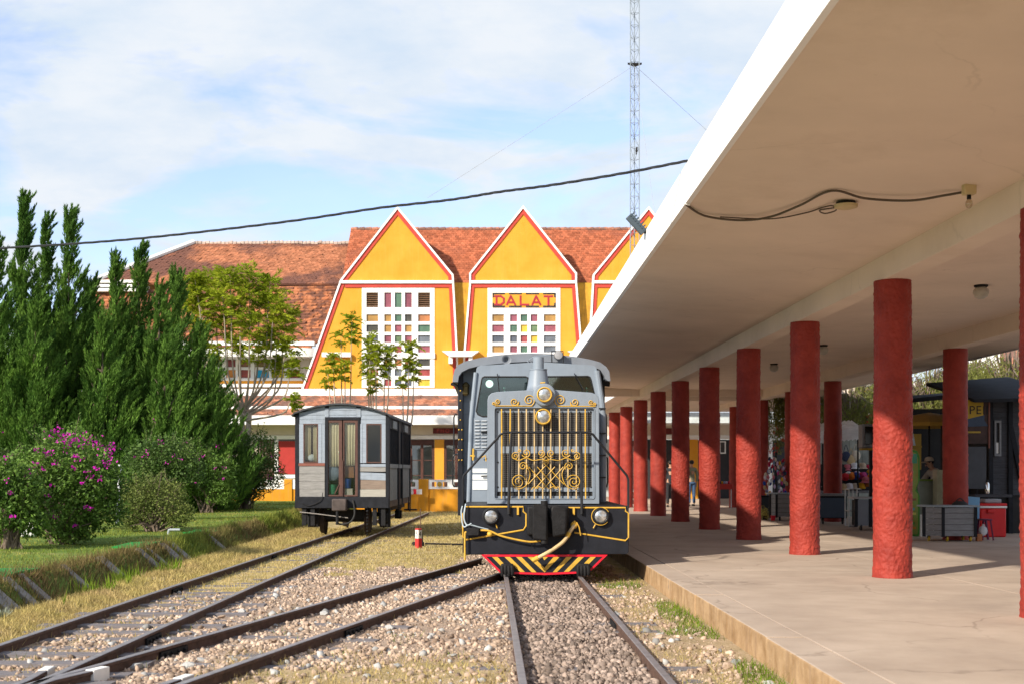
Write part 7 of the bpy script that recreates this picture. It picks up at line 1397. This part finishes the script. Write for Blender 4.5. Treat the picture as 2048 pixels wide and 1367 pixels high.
def soff(x, y): return float(np.interp(x, [cl_x(y)+.06, 5.0], [cl_lo(y), 4.36]))
def S_(u, v):       # point on the canopy soffit for a photo pixel
    for k in range(200):
        Y = 8+k*.1; q = P(u, v, Y)
        if q[2] >= soff(q[0], Y)-.002: return (q[0], Y, soff(q[0], Y))
    return (q[0], Y, soff(q[0], Y))
p1 = S_(1692, 402); dl = thing('disc_lamp', 'flat yellowed disc lamp on the canopy soffit', 'ceiling lamp', p1); ym = M('yellowed_plastic', (.50,.40,.22), .5); MB().lathe([(.10,.0),(.10,-.03),(.09,-.035)], p1, 'z', 22).build('base', iron_dark, dl); MB().lathe([(.125,-.03),(.12,-.06),(.07,-.075),(.005,-.078)], p1, 'z', 22).build('shade', ym, dl)
p2 = S_(1938, 372); bl = thing('bulb_lamp', 'bare bulb in a cream holder on the canopy soffit', 'ceiling lamp', p2); MB().box(p2[0]-.06, p2[0]+.06, p2[1]-.05, p2[1]+.05, p2[2]-.09, p2[2]+.02).build('holder', ym, bl, bevel=.012); MB().lathe([(.02,-.09),(.022,-.13)], p2, 'z', 10).build('socket', iron_dark, bl); MB().ball((p2[0], p2[1], p2[2]-.175), (.034,.034,.048)).build('bulb', thin_glass('bulb_glass', (.8,.75,.65), .05, .15), bl)
cab = M('grey_cable', (.10,.075,.055), .6)
def cable(name, pts, r_, mat, label, n=8): o = MB().tube(spline(pts, n), r_, 7).build(name, mat); tag(o, label, 'cable'); return o
def dn(u, v, d=.03): q = S_(u, v); return (q[0], q[1], q[2]-d)
Yf = 14.45
cable('soffit_cable', [P(1371,425,Yf)[:1]+(Yf, cl_lo(Yf)-.01), dn(1410,427,.03), dn(1480,432,.05), dn(1540,424,.05), dn(1600,402,.03), dn(1664,376,.012), dn(1730,388,.04), dn(1820,392,.05), dn(1890,382,.04), dn(1925,378,.02)], .013, cab, 'loose brown cable slung under the canopy to the bare bulb')
cable('lamp_cable', [dn(1440,429,.03), dn(1540,430,.03), dn(1610,420,.02), dn(1645,413,.012), dn(1665,405,.03), dn(1672,412,.03), dn(1650,420,.03), dn(1640,415,.02), dn(1675,408,.02)], .008, cab, 'thin looped cable leading to the disc lamp')
cable('fascia_conduit', [(cl_x(Yf)-.012, Yf, cl_hi(Yf)-.05), (cl_x(Yf)-.012, Yf, cl_lo(Yf)+.1), (cl_x(Yf)-.012, Yf, cl_lo(Yf)+.01), (cl_x(Yf)+.05, Yf, cl_lo(Yf)-.015)], .013, white_paint, 'white conduit running down the canopy edge')
blk = M('black_cable', (.02,.022,.026), .6)
wpts = [(-140,510),(0,497),(130,489),(270,478),(430,461),(600,440),(760,416),(900,400),(1000,384),(1100,371),(1240,348),(1375,322)]
pts = [P(u, v, float(np.interp(u, [-140, 1375], [19.5, 14.6]))) for u, v in wpts]; sp_ = spline(pts, 10); tw = MB()
for ph in (0, 2.1, 4.2): tw.tube([tuple(Vector(p)+Vector((0, math.cos(i*.9+ph), math.sin(i*.9+ph)))*.0085) for i, p in enumerate(sp_)], .0095, 6)
o = tw.build('overhead_cable', blk); tag(o, 'thick black twisted cable crossing the sky to the canopy', 'cable')
YFl = 18.1; flx = thing('floodlight', 'dark finned floodlight fixed on the canopy edge', 'floodlight', P(1290, 470, YFl)); a, c_ = Vector(P(1257, 432, YFl)), Vector(P(1288, 466, YFl)); fm = M('floodlight_grey', (.055,.075,.09), .45, var=.15)
MB().beam(a, c_, .05, .11, (1, 0, 1)).build('housing', fm, flx, bevel=.01); d = (c_-a).normalized(); nn = Vector((d.z, 0, -d.x))
for k in range(7): q = a+(c_-a)*(k+.5)/7; MB().beam(q-nn*.01+Vector((0, -.03, 0)), q-nn*.09+Vector((0, .03, 0)) if 0 else q-nn*.09, .02, .012, (0, 1, 0)).build('fin', fm, flx)
MB().tube([tuple(c_), (cl_x(YFl)+.03, YFl, cl_hi(YFl)-.02)], .018, 6).build('bracket', iron_dark, flx)
# ------------------------------------------------------------------ lattice mast with guy wires
YM = 56.0; mxx = P(1269, 0, YM)[0]; mast = thing('lattice_mast', 'slender guyed lattice radio mast rising behind the canopy', 'mast', (mxx, YM, 4.5)); ms = M('galvanised_steel', (.20,.24,.28), .5, metal=.4); hw = .19; top = 25.5; z0 = 4.5
legs_ = [(mxx-hw, YM-.1), (mxx+hw, YM-.1), (mxx+.02, YM+.24)]
for x, y in legs_: MB().tube([(x, y, z0), (x, y, top)], .022, 6).build('leg', ms, mast)
nb = 40
for k in range(nb):
    z = z0+(top-z0)*k/nb; h = (top-z0)/nb; mb = MB()
    for i in range(3):
        (xa, ya), (xb, yb) = legs_[i], legs_[(i+1) % 3]; mb.tube([(xa, ya, z), (xb, yb, z)], .010, 4); s_ = (k+i) % 2; mb.tube([(xa, ya, z+(h if s_ else 0)), (xb, yb, z+(0 if s_ else h))], .009, 4)
    mb.build('lattice_bay', ms, mast)
zg = P(0, 131, YM)[2]; MB().add([(x*1.0+(x-mxx)*.6, y, z) for z in (zg, zg+.08) for x, y in legs_], [(0,1,2),(5,4,3),(0,3,4,1),(1,4,5,2),(2,5,3,0)]).build('guy_collar', iron_dark, mast, sm=0)
gw_ = M('guy_wire', (.33,.36,.40), .5)
for e in (P(855,396,52.5), P(1470,312,60), (mxx+1.2, YM-5, 4.6)): MB().tube([(mxx, YM, zg), tuple(e)], .0075, 5).build('guy_wire', gw_, mast)
bd_ = thing('perched_bird', 'small dark bird perched on the lattice mast', 'bird', P(1273, 305, YM-.12)); c = Vector(bd_.location); MB().ball(tuple(c+Vector((0, 0, .08))), (.05,.09,.08)).build('body', rubber, bd_); MB().ball(tuple(c+Vector((0, -.06, .17))), .04).build('head', rubber, bd_); MB().beam(c+Vector((0, .06, .05)), c+Vector((0, .16, -.06)), .04, .012).build('tail', rubber, bd_)
